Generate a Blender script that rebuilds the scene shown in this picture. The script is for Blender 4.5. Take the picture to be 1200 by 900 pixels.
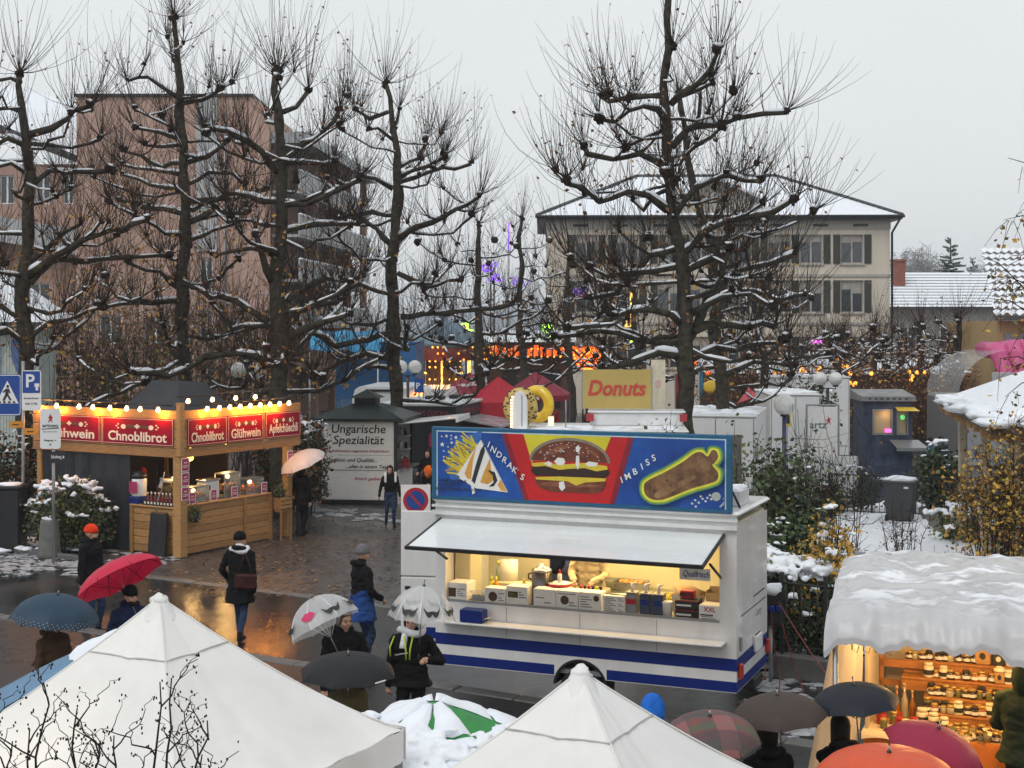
import bpy, bmesh, math, random
import numpy as np
from mathutils import Vector, Matrix, Euler, noise
for _o in list(bpy.data.objects): bpy.data.objects.remove(_o)
SC = bpy.context.scene
COL = SC.collection
R = math.radians
random.seed(7)
# ---------------------------------------------------------------- camera, sky, sun, exposure
F, HY, H = 1650.0, 385.0, 5.1            # focal length in photo pixels, horizon row, eye height (m)
cam_d = bpy.data.cameras.new('camera')
cam = bpy.data.objects.new('camera', cam_d); COL.objects.link(cam)
cam.location = (0, 0, H); cam.rotation_euler = (R(90), 0, 0)
cam_d.sensor_width = 36.0; cam_d.lens = 36.0 * F / 1200.0
cam_d.shift_y = (HY - 450.0) / 1200.0
cam_d.clip_start = 0.1; cam_d.clip_end = 3000
SC.camera = cam
W = bpy.data.worlds.new('World'); SC.world = W; W.use_nodes = True
nt = W.node_tree; nt.nodes.clear()
SUN_EL, SUN_ROT = R(48), R(215)
sky = nt.nodes.new('ShaderNodeTexSky'); sky.sky_type = 'NISHITA'; sky.sun_disc = False
sky.sun_elevation = SUN_EL; sky.sun_rotation = SUN_ROT; sky.dust_density = 4
hsv = nt.nodes.new('ShaderNodeHueSaturation'); hsv.inputs['Saturation'].default_value = 0.10
nt.links.new(sky.outputs[0], hsv.inputs['Color'])
cloud = nt.nodes.new('ShaderNodeTexNoise'); cloud.inputs['Scale'].default_value = 1.6
cloud.inputs['Detail'].default_value = 4
geo = nt.nodes.new('ShaderNodeTexCoord')
nt.links.new(geo.outputs['Generated'], cloud.inputs['Vector'])
ramp = nt.nodes.new('ShaderNodeValToRGB')
ramp.color_ramp.elements[0].position = .25; ramp.color_ramp.elements[0].color = (6.2, 6.5, 6.7, 1)
ramp.color_ramp.elements[1].position = .75; ramp.color_ramp.elements[1].color = (7.1, 7.35, 7.5, 1)
nt.links.new(cloud.outputs['Fac'], ramp.inputs['Fac'])
mix = nt.nodes.new('ShaderNodeMix'); mix.data_type = 'RGBA'; mix.inputs['Factor'].default_value = .9
nt.links.new(hsv.outputs[0], mix.inputs[6]); nt.links.new(ramp.outputs[0], mix.inputs[7])
bg = nt.nodes.new('ShaderNodeBackground'); bg.inputs['Strength'].default_value = 0.117
wo = nt.nodes.new('ShaderNodeOutputWorld')
nt.links.new(mix.outputs[2], bg.inputs['Color']); nt.links.new(bg.outputs[0], wo.inputs['Surface'])
sun_d = bpy.data.lights.new('sun', 'SUN'); sun_d.energy = 0.9; sun_d.angle = R(25); sun_d.color = (1, .97, .93)
sun = bpy.data.objects.new('sun', sun_d); COL.objects.link(sun)
_sd = Vector((math.sin(SUN_ROT) * math.cos(SUN_EL), math.cos(SUN_ROT) * math.cos(SUN_EL), math.sin(SUN_EL)))
sun.rotation_euler = (-_sd).to_track_quat('-Z', 'Y').to_euler(); sun.location = (0, -20, 40)
SC.view_settings.view_transform = 'Standard'; SC.view_settings.look = 'None'
SC.view_settings.exposure = 0.12; SC.view_settings.gamma = 1.0
SC.view_settings.use_curve_mapping = False
SC.cycles.max_bounces = 6; SC.cycles.transparent_max_bounces = 12
SC.cycles.sample_clamp_indirect = 4.0
# ---------------------------------------------------------------- helpers
def P(px, py, D): return Vector(((px - 600) / F * D, D, H - (py - HY) / F * D))
def G(px, py):
    D = H * F / (py - HY); return Vector(((px - 600) / F * D, D, 0))
MATS = {}
def mat(name, rgb, rough=.6, metal=0, var=.18, scale=6.0, bump=0.0, bscale=40.0, emit=0, ecol=None, trans=0.0,
        alpha=1.0, tl=0.0, spec=.5, rvar=.12, rgb2=None, coat=0.0, stretch=None):
    if name in MATS: return MATS[name]
    m = bpy.data.materials.new(name); m.use_nodes = True
    n = m.node_tree.nodes; l = m.node_tree.links
    b = n['Principled BSDF']
    tc = n.new('ShaderNodeTexCoord'); src = tc.outputs['Object']
    if stretch:
        mp = n.new('ShaderNodeMapping'); mp.inputs['Scale'].default_value = stretch
        l.new(src, mp.inputs['Vector']); src = mp.outputs[0]
    nz = n.new('ShaderNodeTexNoise'); nz.inputs['Scale'].default_value = scale; nz.inputs['Detail'].default_value = 6
    nz.inputs['Roughness'].default_value = .65
    l.new(src, nz.inputs['Vector'])
    rp = n.new('ShaderNodeValToRGB')
    a = tuple(max(0, c * (1 - var)) for c in rgb) + (1,)
    c2 = tuple(rgb2) + (1,) if rgb2 else tuple(min(1, c * (1 + var)) for c in rgb) + (1,)
    rp.color_ramp.elements[0].position = .3; rp.color_ramp.elements[0].color = a
    rp.color_ramp.elements[1].position = .7; rp.color_ramp.elements[1].color = c2
    l.new(nz.outputs['Fac'], rp.inputs['Fac']); l.new(rp.outputs['Color'], b.inputs['Base Color'])
    mr = n.new('ShaderNodeMapRange'); mr.inputs['To Min'].default_value = max(0.02, rough - rvar)
    mr.inputs['To Max'].default_value = min(1, rough + rvar)
    l.new(nz.outputs['Fac'], mr.inputs['Value']); l.new(mr.outputs[0], b.inputs['Roughness'])
    b.inputs['Metallic'].default_value = metal; b.inputs['Specular IOR Level'].default_value = spec
    b.inputs['Transmission Weight'].default_value = trans; b.inputs['Alpha'].default_value = alpha
    b.inputs['Coat Weight'].default_value = coat
    if bump:
        n2 = n.new('ShaderNodeTexNoise'); n2.inputs['Scale'].default_value = bscale; n2.inputs['Detail'].default_value = 5
        l.new(src, n2.inputs['Vector'])
        bp = n.new('ShaderNodeBump'); bp.inputs['Strength'].default_value = bump; bp.inputs['Distance'].default_value = .03
        l.new(n2.outputs['Fac'], bp.inputs['Height']); l.new(bp.outputs[0], b.inputs['Normal'])
    if emit:
        b.inputs['Emission Color'].default_value = tuple(ecol or rgb) + (1,); b.inputs['Emission Strength'].default_value = emit
    if tl:
        t = n.new('ShaderNodeBsdfTranslucent'); mx = n.new('ShaderNodeMixShader'); mx.inputs[0].default_value = tl
        l.new(rp.outputs['Color'], t.inputs['Color'])
        l.new(b.outputs[0], mx.inputs[1]); l.new(t.outputs[0], mx.inputs[2])
        l.new(mx.outputs[0], n['Material Output'].inputs['Surface'])
    MATS[name] = m
    return m
def lamp_mat(name, rgb, strength): return mat(name, tuple(min(1, c) for c in rgb), emit=strength, ecol=rgb, var=0.02)

def _ell(n): return [(math.cos(2 * math.pi * i / n), math.sin(2 * math.pi * i / n)) for i in range(n)]
class MB:
    def __init__(s): s.v = []; s.f = []; s.m = []; s.s = []
    def add(s, vs, fs, m=0, sm=False, M=None):
        o = len(s.v)
        if M is not None: vs = [M @ Vector(v) for v in vs]
        s.v.extend([tuple(v) for v in vs]); s.f.extend([tuple(i + o for i in f) for f in fs])
        s.m.extend([m] * len(fs)); s.s.extend([sm] * len(fs)); return s
    def box(s, x0, y0, z0, x1, y1, z1, m=0, M=None):
        return s.add([(x0,y0,z0),(x1,y0,z0),(x1,y1,z0),(x0,y1,z0),(x0,y0,z1),(x1,y0,z1),(x1,y1,z1),(x0,y1,z1)],
                     [(0,3,2,1),(4,5,6,7),(0,1,5,4),(1,2,6,5),(2,3,7,6),(3,0,4,7)], m, False, M)
    def bbox(s, x0, y0, z0, x1, y1, z1, r=.01, m=0, M=None):   # box with chamfered edges
        r = min(r, (x1-x0)*.45, (y1-y0)*.45, (z1-z0)*.45)
        vs = []; 
        for z, q in ((z0, r), (z0+r, 0), (z1-r, 0), (z1, r)):
            for (x, y) in ((x0+r+q*0, y0), (x1-r, y0), (x1, y0+r), (x1, y1-r), (x1-r, y1), (x0+r, y1), (x0, y1-r), (x0, y0+r)):
                cx, cy = (x0+x1)/2, (y0+y1)/2
                vs.append((x + (q if x < cx else -q), y + (q if y < cy else -q), z))
        fs = [tuple(range(7, -1, -1)), tuple(range(24, 32))]
        for k in range(3):
            for i in range(8): fs.append((k*8+i, k*8+(i+1)%8, k*8+8+(i+1)%8, k*8+8+i))
        return s.add(vs, fs, m, False, M)
    def tube(s, pts, rads, n=6, m=0, sm=True, caps=True, M=None):
        pts = [Vector(p) for p in pts]
        if not hasattr(rads, '__len__'): rads = [rads] * len(pts)
        vs = []; ring = _ell(n); up = None
        for i, p in enumerate(pts):
            t = (pts[min(i+1, len(pts)-1)] - pts[max(i-1, 0)])
            if t.length < 1e-9: t = Vector((0,0,1))
            t.normalize()
            if up is None:
                up = Vector((0,0,1)) if abs(t.z) < .9 else Vector((1,0,0))
            a = t.cross(up)
            if a.length < 1e-4: a = t.cross(Vector((.3,1,.2)))
            a.normalize(); b = a.cross(t); up = b
            for c, q in ring: vs.append(p + a * (c * rads[i]) + b * (q * rads[i]))
        fs = []
        for i in range(len(pts)-1):
            for k in range(n): fs.append((i*n+k, i*n+(k+1)%n, (i+1)*n+(k+1)%n, (i+1)*n+k))
        if caps: fs.append(tuple(range(n-1,-1,-1))); fs.append(tuple((len(pts)-1)*n+k for k in range(n)))
        return s.add(vs, fs, m, sm, M)
    def lathe(s, prof, n=16, m=0, M=None, sm=True, caps=True):
        vs = []; fs = []
        for r, z in prof:
            for c, q in _ell(n): vs.append((r*c, r*q, z))
        for i in range(len(prof)-1):
            for k in range(n): fs.append((i*n+k, i*n+(k+1)%n, (i+1)*n+(k+1)%n, (i+1)*n+k))
        if caps:
            if prof[0][0] > 1e-6: fs.append(tuple(range(n-1,-1,-1)))
            if prof[-1][0] > 1e-6: fs.append(tuple((len(prof)-1)*n+k for k in range(n)))
        return s.add(vs, fs, m, sm, M)
    def prism(s, poly, y0, y1, m=0, M=None):    # poly in (x,z), extruded in y
        n = len(poly)
        vs = [(x, y0, z) for x, z in poly] + [(x, y1, z) for x, z in poly]
        fs = [tuple(range(n)), tuple(range(2*n-1, n-1, -1))] + [(i, n+i, n+(i+1)%n, (i+1)%n) for i in range(n)]
        return s.add(vs, fs, m, False, M)
    def ball(s, c, r, m=0, n=10, k=6, M=None, lump=0, seed=0):
        if not hasattr(r, '__len__'): r = (r, r, r)
        vs = [(0,0,1)]; fs = []
        for i in range(1, k):
            a = math.pi * i / k
            for q in range(n):
                b = 2*math.pi*q/n; vs.append((math.sin(a)*math.cos(b), math.sin(a)*math.sin(b), math.cos(a)))
        vs.append((0,0,-1)); L = len(vs)-1
        for q in range(n): fs.append((0, 1+q, 1+(q+1)%n))
        for i in range(k-2):
            for q in range(n): fs.append((1+i*n+q, 1+(i+1)*n+q, 1+(i+1)*n+(q+1)%n, 1+i*n+(q+1)%n))
        for q in range(n): fs.append((L, 1+(k-2)*n+(q+1)%n, 1+(k-2)*n+q))
        out = []
        for v in vs:
            v = Vector(v)
            if lump: v = v * (1 + lump * noise.noise(v*1.7 + Vector((seed*7.3, seed*3.1, seed))))
            out.append((c[0]+v.x*r[0], c[1]+v.y*r[1], c[2]+v.z*r[2]))
        return s.add(out, fs, m, True, M)
    def leaf(s, p, size, m=0, rnd=random):
        a = Vector((rnd.uniform(-1,1), rnd.uniform(-1,1), rnd.uniform(-1,.6))).normalized()
        b = a.cross(Vector((rnd.uniform(-1,1), rnd.uniform(-1,1), rnd.uniform(-1,1)))).normalized()
        c = a.cross(b) * size * .12
        p = Vector(p); a = a*size; b = b*size*.38
        return s.add([p, p+a*.5+b+c, p+a, p+a*.5-b+c], [(0,1,2),(0,2,3)], m, False)
    def build(s, name, mats, parent=None, loc=None, rz=0, kind=None, label=None):
        me = bpy.data.meshes.new(name)
        me.from_pydata(s.v, [], s.f)
        for m in (mats if isinstance(mats, (list, tuple)) else [mats]): me.materials.append(m)
        me.polygons.foreach_set('material_index', s.m); me.polygons.foreach_set('use_smooth', s.s)
        me.update()
        return link(name, me, parent, loc, rz, kind, label)
def link(name, me, parent=None, loc=None, rz=0, kind=None, label=None):
    o = bpy.data.objects.new(name, me); COL.objects.link(o)
    if parent is not None: o.parent = parent
    if loc is not None: o.location = loc
    if rz: o.rotation_euler = (0, 0, rz)
    if kind: o['kind'] = kind
    if label: o['label'] = label
    return o
def soften(o, voxel, it=4):      # lets loose lumps of snow settle into one soft mass
    m = o.modifiers.new('melt', 'REMESH'); m.mode = 'VOXEL'; m.voxel_size = voxel; m.use_smooth_shade = True
    s = o.modifiers.new('settle', 'SMOOTH'); s.factor = .6; s.iterations = it
    return o
def tag(o, label, cat, group=None, kind=None):
    o['label'] = label; o['category'] = cat
    if group: o['group'] = group
    if kind: o['kind'] = kind
    return o
def thing(name, label, cat, loc=(0,0,0), rz=0, group=None):
    o = bpy.data.objects.new(name, None); COL.objects.link(o); o.empty_display_size = .2
    o.location = loc; o.rotation_euler = (0, 0, rz)
    return tag(o, label, cat, group)
_kids = {}
def copy_tree(o, parent=None):
    c = o.copy(); COL.objects.link(c)
    if parent is not None: c.parent = parent
    for ch in [k for k in COL.objects if k.parent == o]: copy_tree(ch, c)
    return c
TXT = {}
def text_mesh(s, size=1, ext=.004, bold=0.0, shear=0.0, space=1.0):
    key = (s, size, ext, bold, shear, space)
    if key in TXT: return TXT[key]
    cu = bpy.data.curves.new('lettering', 'FONT'); cu.body = s; cu.size = size; cu.extrude = ext; cu.offset = bold
    cu.shear = shear; cu.align_x = 'CENTER'; cu.align_y = 'CENTER'; cu.space_character = space; cu.resolution_u = 3
    ob = bpy.data.objects.new('lettering', cu); COL.objects.link(ob)
    dg = bpy.context.evaluated_depsgraph_get(); dg.update()
    me = bpy.data.meshes.new_from_object(ob.evaluated_get(dg))
    bpy.data.objects.remove(ob)
    if bold and max((abs(v.co.y) for v in me.vertices), default=0) > 1.0: me = text_mesh(s, size, ext, 0.0, shear, space)   # outline offset folded over itself
    TXT[key] = me
    return me
def text(s, size, m, parent, pos, rot=(90,0,0), width=None, bold=0.0, shear=0.0, sy=1.0, name='lettering', ext=.003, space=1.0):
    me = text_mesh(s, 1.0, ext/size, bold, shear, space).copy()
    xs = [v.co.x for v in me.vertices]; ys = [v.co.y for v in me.vertices]
    if not xs: return None
    w = max(xs) - min(xs); cx = (max(xs)+min(xs))/2; cy = (max(ys)+min(ys))/2
    kx = (width / w) if width else size
    for v in me.vertices: v.co = ((v.co.x-cx)*kx, (v.co.y-cy)*size*sy, v.co.z*size)
    me.materials.clear(); me.materials.append(m)
    o = link(name, me, parent); o.location = pos; o.rotation_euler = tuple(R(a) for a in rot)
    return o
def light(name, kind, loc, energy, col, parent=None, size=.3, rot=(0,0,0)):
    d = bpy.data.lights.new(name, 'AREA' if kind == 'RECT' else kind); d.energy = energy; d.color = col
    if kind == 'AREA': d.size = size
    elif kind == 'RECT': d.type = 'AREA'; d.shape = 'RECTANGLE'; d.size, d.size_y = size
    elif kind == 'POINT': d.shadow_soft_size = size
    elif kind == 'SPOT': d.shadow_soft_size = size; d.spot_size = R(120); d.spot_blend = .8
    o = bpy.data.objects.new(name, d); COL.objects.link(o); o.location = loc; o.rotation_euler = rot
    if parent is not None: o.parent = parent
    return o
def star(cx, cz, r, n=5, ph=90, q=.42):
    return [(cx + (r if k % 2 == 0 else r*q) * math.cos(R(ph + 180*k/n)), cz + (r if k % 2 == 0 else r*q) * math.sin(R(ph + 180*k/n))) for k in range(2*n)]
def disc(cx, cz, rx, rz, n=20, a0=0, a1=360): return [(cx+rx*math.cos(R(a0+(a1-a0)*k/n)), cz+rz*math.sin(R(a0+(a1-a0)*k/n))) for k in range(n + (0 if a1-a0 == 360 else 1))]
# ---------------------------------------------------------------- common materials
m_snow = mat('snow', (.80,.83,.88), .85, var=.05, scale=3, bump=.35, bscale=18, spec=.3)
m_bark = mat('plane_bark', (.025,.020,.016), .9, var=.5, scale=7, bump=.9, bscale=22, rgb2=(.085,.076,.056), spec=.15)
m_twig = mat('twig', (.036,.026,.020), .85, var=.3, spec=.15)
m_knob = mat('knob_bark', (.030,.019,.014), .9, var=.6, scale=14, bump=1, bscale=30, spec=.12)
m_leafb = mat('leaf_brown', (.22,.09,.03), .75, var=.5, scale=3)
m_leafy = mat('leaf_ochre', (.42,.24,.05), .7, var=.45, scale=3)
m_leafg = mat('leaf_green', (.065,.095,.03), .6, var=.5, scale=3)
m_leafd = mat('leaf_dark', (.022,.036,.016), .5, var=.5, scale=4)
m_white = mat('white_paint', (.78,.79,.79), .35, var=.05, scale=2, coat=.3)
m_whited = mat('white_weathered', (.66,.67,.67), .5, var=.12, scale=2.5)
m_grey = mat('grey_metal', (.32,.33,.34), .4, metal=.6, var=.1)
m_dark = mat('dark_metal', (.03,.03,.032), .45, metal=.3, var=.2)
m_black = mat('black_plastic', (.012,.012,.014), .45, var=.3)
m_red = mat('red_paint', (.42,.012,.02), .4, var=.1)
m_blue = mat('blue_paint', (.004,.025,.20), .3, var=.08, coat=.3)
m_wood = mat('spruce_board', (.42,.225,.08), .6, var=.28, scale=5, bump=.2, bscale=30, stretch=(1,1,7))
m_glass = mat('window_glass', (.05,.06,.07), .08, var=.2, spec=.8, scale=.6)
m_yellow = mat('yellow_paint', (.72,.48,.05), .45, var=.08)
m_print = mat('print_ink', (.02,.02,.022), .6, var=.1)
m_steel = mat('brushed_steel', (.45,.45,.45), .3, metal=.9, var=.1)
m_card = mat('cardboard', (.40,.28,.16), .8, var=.12)
m_paper = mat('paper', (.75,.74,.72), .7, var=.05)
# ================================================================ the setting
def ground_mat():
    m = bpy.data.materials.new('ground_paving'); m.use_nodes = True
    n = m.node_tree.nodes; l = m.node_tree.links; b = n['Principled BSDF']
    tc = n.new('ShaderNodeTexCoord')
    mp = n.new('ShaderNodeMapping'); mp.inputs['Rotation'].default_value = (0,0,R(-31)); l.new(tc.outputs['Object'], mp.inputs['Vector'])
    br = n.new('ShaderNodeTexBrick'); br.inputs['Scale'].default_value = 1; br.inputs['Brick Width'].default_value = .24
    br.inputs['Row Height'].default_value = .13; br.inputs['Mortar Size'].default_value = .014
    br.inputs['Color1'].default_value = (.060,.061,.062,1); br.inputs['Color2'].default_value = (.112,.112,.112,1)
    br.inputs['Mortar'].default_value = (.03,.026,.023,1); l.new(mp.outputs[0], br.inputs['Vector'])
    nz = n.new('ShaderNodeTexNoise'); nz.inputs['Scale'].default_value = .35; nz.inputs['Detail'].default_value = 7; l.new(tc.outputs['Object'], nz.inputs['Vector'])
    # fallen wet leaves trodden into the joints
    n2 = n.new('ShaderNodeTexNoise'); n2.inputs['Scale'].default_value = 5; n2.inputs['Detail'].default_value = 8; n2.inputs['Roughness'].default_value = .75
    l.new(tc.outputs['Object'], n2.inputs['Vector'])
    r2 = n.new('ShaderNodeValToRGB'); r2.color_ramp.elements[0].position = .47; r2.color_ramp.elements[1].position = .6; l.new(n2.outputs['Fac'], r2.inputs['Fac'])
    r1 = n.new('ShaderNodeValToRGB'); r1.color_ramp.elements[0].position = .42; r1.color_ramp.elements[1].position = .58; l.new(nz.outputs['Fac'], r1.inputs['Fac'])
    mu = n.new('ShaderNodeMath'); mu.operation = 'MULTIPLY'; l.new(r1.outputs['Color'], mu.inputs[0]); l.new(r2.outputs['Color'], mu.inputs[1])
    mx = n.new('ShaderNodeMix'); mx.data_type = 'RGBA'; dn = n.new('ShaderNodeVectorMath'); dn.operation = 'DISTANCE'; dn.inputs[1].default_value = (-6.4,31.5,0); l.new(tc.outputs['Object'], dn.inputs[0])
    dm_ = n.new('ShaderNodeMapRange'); dm_.inputs['From Min'].default_value = 2.5; dm_.inputs['From Max'].default_value = 6.0; dm_.inputs['To Min'].default_value = .8; dm_.inputs['To Max'].default_value = .1; l.new(dn.outputs['Value'], dm_.inputs['Value'])
    m3 = n.new('ShaderNodeMath'); m3.operation = 'MULTIPLY'; l.new(mu.outputs[0], m3.inputs[0]); l.new(dm_.outputs[0], m3.inputs[1]); l.new(m3.outputs[0], mx.inputs['Factor']); l.new(br.outputs['Color'], mx.inputs[6])
    mx.inputs[7].default_value = (.060,.033,.02,1); l.new(mx.outputs[2], b.inputs['Base Color'])
    mr = n.new('ShaderNodeMapRange'); mr.inputs['To Min'].default_value = .07; mr.inputs['To Max'].default_value = .42
    mr.inputs['From Min'].default_value = .35; mr.inputs['From Max'].default_value = .62
    l.new(nz.outputs['Fac'], mr.inputs['Value']); l.new(mr.outputs[0], b.inputs['Roughness'])
    bp = n.new('ShaderNodeBump'); bp.inputs['Strength'].default_value = .55; bp.inputs['Distance'].default_value = .02
    ad = n.new('ShaderNodeMath'); ad.operation = 'SUBTRACT'; l.new(n2.outputs['Fac'], ad.inputs[0]); l.new(br.outputs['Fac'], ad.inputs[1])
    l.new(ad.outputs[0], bp.inputs['Height']); l.new(bp.outputs[0], b.inputs['Normal'])
    return m
def asphalt_mat():
    m = bpy.data.materials.new('wet_asphalt'); m.use_nodes = True
    n = m.node_tree.nodes; l = m.node_tree.links; b = n['Principled BSDF']
    tc = n.new('ShaderNodeTexCoord')
    nz = n.new('ShaderNodeTexNoise'); nz.inputs['Scale'].default_value = .55; nz.inputs['Detail'].default_value = 5; l.new(tc.outputs['Object'], nz.inputs['Vector'])
    rp = n.new('ShaderNodeValToRGB'); rp.color_ramp.elements[0].position = .35; rp.color_ramp.elements[0].color = (.012,.012,.013,1)
    rp.color_ramp.elements[1].position = .68; rp.color_ramp.elements[1].color = (.034,.033,.033,1)
    l.new(nz.outputs['Fac'], rp.inputs['Fac']); l.new(rp.outputs[0], b.inputs['Base Color'])
    mr = n.new('ShaderNodeMapRange'); mr.inputs['From Min'].default_value = .42; mr.inputs['From Max'].default_value = .62
    mr.inputs['To Min'].default_value = .04; mr.inputs['To Max'].default_value = .24
    l.new(nz.outputs['Fac'], mr.inputs['Value']); l.new(mr.outputs[0], b.inputs['Roughness'])
    n2 = n.new('ShaderNodeTexNoise'); n2.inputs['Scale'].default_value = 60; n2.inputs['Detail'].default_value = 3; l.new(tc.outputs['Object'], n2.inputs['Vector'])
    n3 = n.new('ShaderNodeTexNoise'); n3.inputs['Scale'].default_value = 3; l.new(tc.outputs['Object'], n3.inputs['Vector'])
    mu = n.new('ShaderNodeMath'); mu.operation = 'MULTIPLY_ADD'; mu.inputs[1].default_value = .3; l.new(n2.outputs['Fac'], mu.inputs[0]); l.new(n3.outputs['Fac'], mu.inputs[2])
    bp = n.new('ShaderNodeBump'); bp.inputs['Strength'].default_value = .20; bp.inputs['Distance'].default_value = .03
    l.new(mu.outputs[0], bp.inputs['Height']); l.new(bp.outputs[0], b.inputs['Normal'])
    return m
m_ground = ground_mat(); m_asph = asphalt_mat()
m_ground.node_tree.nodes['Principled BSDF'].inputs['Specular IOR Level'].default_value = .42
m_asph.node_tree.nodes['Principled BSDF'].inputs['Specular IOR Level'].default_value = .36
m_kerb = mat('granite_kerb', (.11,.11,.107), .5, var=.25, scale=12, bump=.3)
m_pave = mat('wet_pavement', (.022,.021,.021), .3, var=.45, scale=1.2, bump=.2, bscale=40, rvar=.2, spec=.26)
g = MB(); g.add([(-900,-60,0),(900,-60,0),(900,1500,0),(-900,1500,0)], [(0,1,2,3)]); g.build('ground', m_ground, kind='structure')
RU = Vector((.857,-.515,0)); RN = Vector((.515,.857,0))     # along and across the street
K0 = Vector((-3.07,21.1,0)); K1 = Vector((-3.65,26.5,0))
def strip(a, n0, n1, z, u0, u1, name, m):
    q = MB(); q.add([a+RU*u0+RN*n0+Vector((0,0,z)), a+RU*u1+RN*n0+Vector((0,0,z)), a+RU*u1+RN*n1+Vector((0,0,z)), a+RU*u0+RN*n1+Vector((0,0,z))], [(0,1,2,3)])
    return q.build(name, m, kind='structure')
road_w = (K1-K0).dot(RN)
strip(K0, .0, road_w, .004, -40, 40, 'road', m_asph)
q = MB(); a = K0
q.add([a+RU*u+RN*n+Vector((0,0,z)) for z in (.0,.105) for (u,n) in ((-40,-30),(40,-30),(40,-.3),(-40,-.3))], [(4,5,6,7),(2,3,7,6),(0,1,5,4)])
q.build('pavement', m_pave, kind='structure')
def kerb(a, u0, u1, n0, n1, h, L=.95):
    root = bpy.data.objects.new('kerb', None); COL.objects.link(root); root['kind'] = 'structure'
    root.location = a; root.rotation_euler = (0,0,math.atan2(RU.y, RU.x))
    st = MB(); st.bbox(.006,n0,-.1,L-.006,n1,h,.018); me = None
    k = 0; u = u0
    while u < u1:
        if me is None: o = st.build('kerb_stone', m_kerb, root); me = o.data
        else: o = link('kerb_stone', me, root)
        o.location = (u, random.uniform(-.006,.006), random.uniform(-.006,.006)); u += L; k += 1
kerb(K0, -20, 24, -.28, -.01, .12)
kerb(K1, -20, 14, .0, .24, .018, .8)
# low bed with kerb under the round bush, snow lawn of the garden on the right, grey garden path
def patch(pts, z, name, m, kind='structure', rough=0, hgt=.03, n=60):
    """irregular sheet: outline pts (x,y) resampled with a wavy rim, centre slightly raised"""
    c = Vector((sum(p[0] for p in pts)/len(pts), sum(p[1] for p in pts)/len(pts), 0)); ring = []
    N = len(pts)
    for k in range(n):
        t = k*N/n; i = int(t); f = t-i; a = Vector((*pts[i%N],0)); b = Vector((*pts[(i+1)%N],0)); p = a.lerp(b,f)
        d = p-c; p = c + d*(1+rough*noise.noise(Vector((p.x*1.3,p.y*1.3,z*9)))); ring.append(p)
    q = MB(); vs = []; fs = []
    for s_, hh in ((1,0),(.9,.6),(.6,.9),(.25,1)):
        for p in ring: 
            w = c+(p-c)*s_; vs.append((w.x,w.y,z+hgt*hh*(1+.5*noise.noise(w*2))))
    vs.append((c.x,c.y,z+hgt))
    for r_ in range(3):
        for k in range(n): fs.append((r_*n+k, r_*n+(k+1)%n, (r_+1)*n+(k+1)%n, (r_+1)*n+k))
    for k in range(n): fs.append((3*n+k, 3*n+(k+1)%n, 4*n))
    q.add(vs, fs, 0, True); return q.build(name, m, kind=kind)
def gp(*pp): return [tuple(G(x,y)[:2]) for x,y in pp]
patch(gp((905,700),(930,640),(985,600),(1050,585),(1130,600),(1260,640),(1300,720),(1200,760),(1000,770)), .02, 'snow_lawn', m_snow, rough=.05, hgt=.1, n=90)
patch(gp((1075,600),(1120,592),(1160,620),(1220,640),(1215,655),(1130,640),(1085,622)), .12, 'garden_path', mat('garden_path',(.12,.11,.10),.6,var=.3), rough=.08, hgt=.01)
# trodden slush
for pts in (((-10,640),(40,645),(85,655),(70,664),(0,668)), ((0,650),(30,652),(60,668),(20,676),(-10,672)), ((60,660),(105,655),(130,666),(90,674)), ((135,645),(165,650),(205,655),(180,662),(140,658)),
            ((392,598),(450,603),(470,612),(420,612)), ((365,596),(410,598),(400,606),(362,606)), ((870,800),(905,790),(950,800),(940,830),(890,835)),
            ((880,770),(905,765),(925,780),(895,788)), ((905,845),(935,830),(950,860),(915,872))):
    c = gp(*pts); nn = 9 if pts[0][0] < 210 else 7
    cx = sum(p[0] for p in c)/len(c); cy = sum(p[1] for p in c)/len(c); q = MB()
    for k in range(nn*11):
        i = random.randrange(len(c)); f = random.random()**.6
        x = cx+(c[i][0]-cx)*f+random.uniform(-.25,.25); y = cy+(c[i][1]-cy)*f+random.uniform(-.25,.25)
        r_ = random.uniform(.02,.085)*(1.5 if k<nn else 1)
        q.ball((x,y,.012), (r_*1.7,r_,random.uniform(.010,.022)), 0, 9, 5, lump=1.3, seed=k+cx)
    q.build('slush', mat('slush',(.36,.37,.39),.5,var=.3,scale=5,bump=.4), kind='stuff')
# fallen leaves near the hut
q = MB()
for k in range(1500):
    x = random.gauss(330,95); y = 600+random.random()**1.3*100
    p = G(x,y) if x < 480 else G(random.uniform(240,470), random.uniform(640,700))
    a = random.uniform(0,6.28); s = random.uniform(.04,.08)
    q.add([p+Vector((0,0,.012)), p+Vector((s*math.cos(a),s*math.sin(a),.016)), p+Vector((s*1.3*math.cos(a+.7),s*1.3*math.sin(a+.7),.03)), p+Vector((s*math.cos(a+1.4),s*math.sin(a+1.4),.014))], [(0,1,2,3)], random.choice((0,0,1)))
q.build('fallen_leaves', [mat('wet_leaf',(.09,.04,.018),.45,var=.5), mat('wet_leaf_pale',(.2,.11,.045),.45,var=.4)], kind='stuff')
# far wooded hill
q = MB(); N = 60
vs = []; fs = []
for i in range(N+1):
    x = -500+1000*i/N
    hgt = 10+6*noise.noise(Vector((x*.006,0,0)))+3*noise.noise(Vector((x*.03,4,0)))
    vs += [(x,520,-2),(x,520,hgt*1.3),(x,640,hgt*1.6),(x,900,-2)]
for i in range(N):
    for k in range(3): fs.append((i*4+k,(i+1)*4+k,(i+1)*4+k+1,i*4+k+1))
q.add(vs,fs,0,True); q.build('hill', mat('far_hill',(.33,.37,.41),.95,var=.2,scale=.05), kind='structure')
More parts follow.
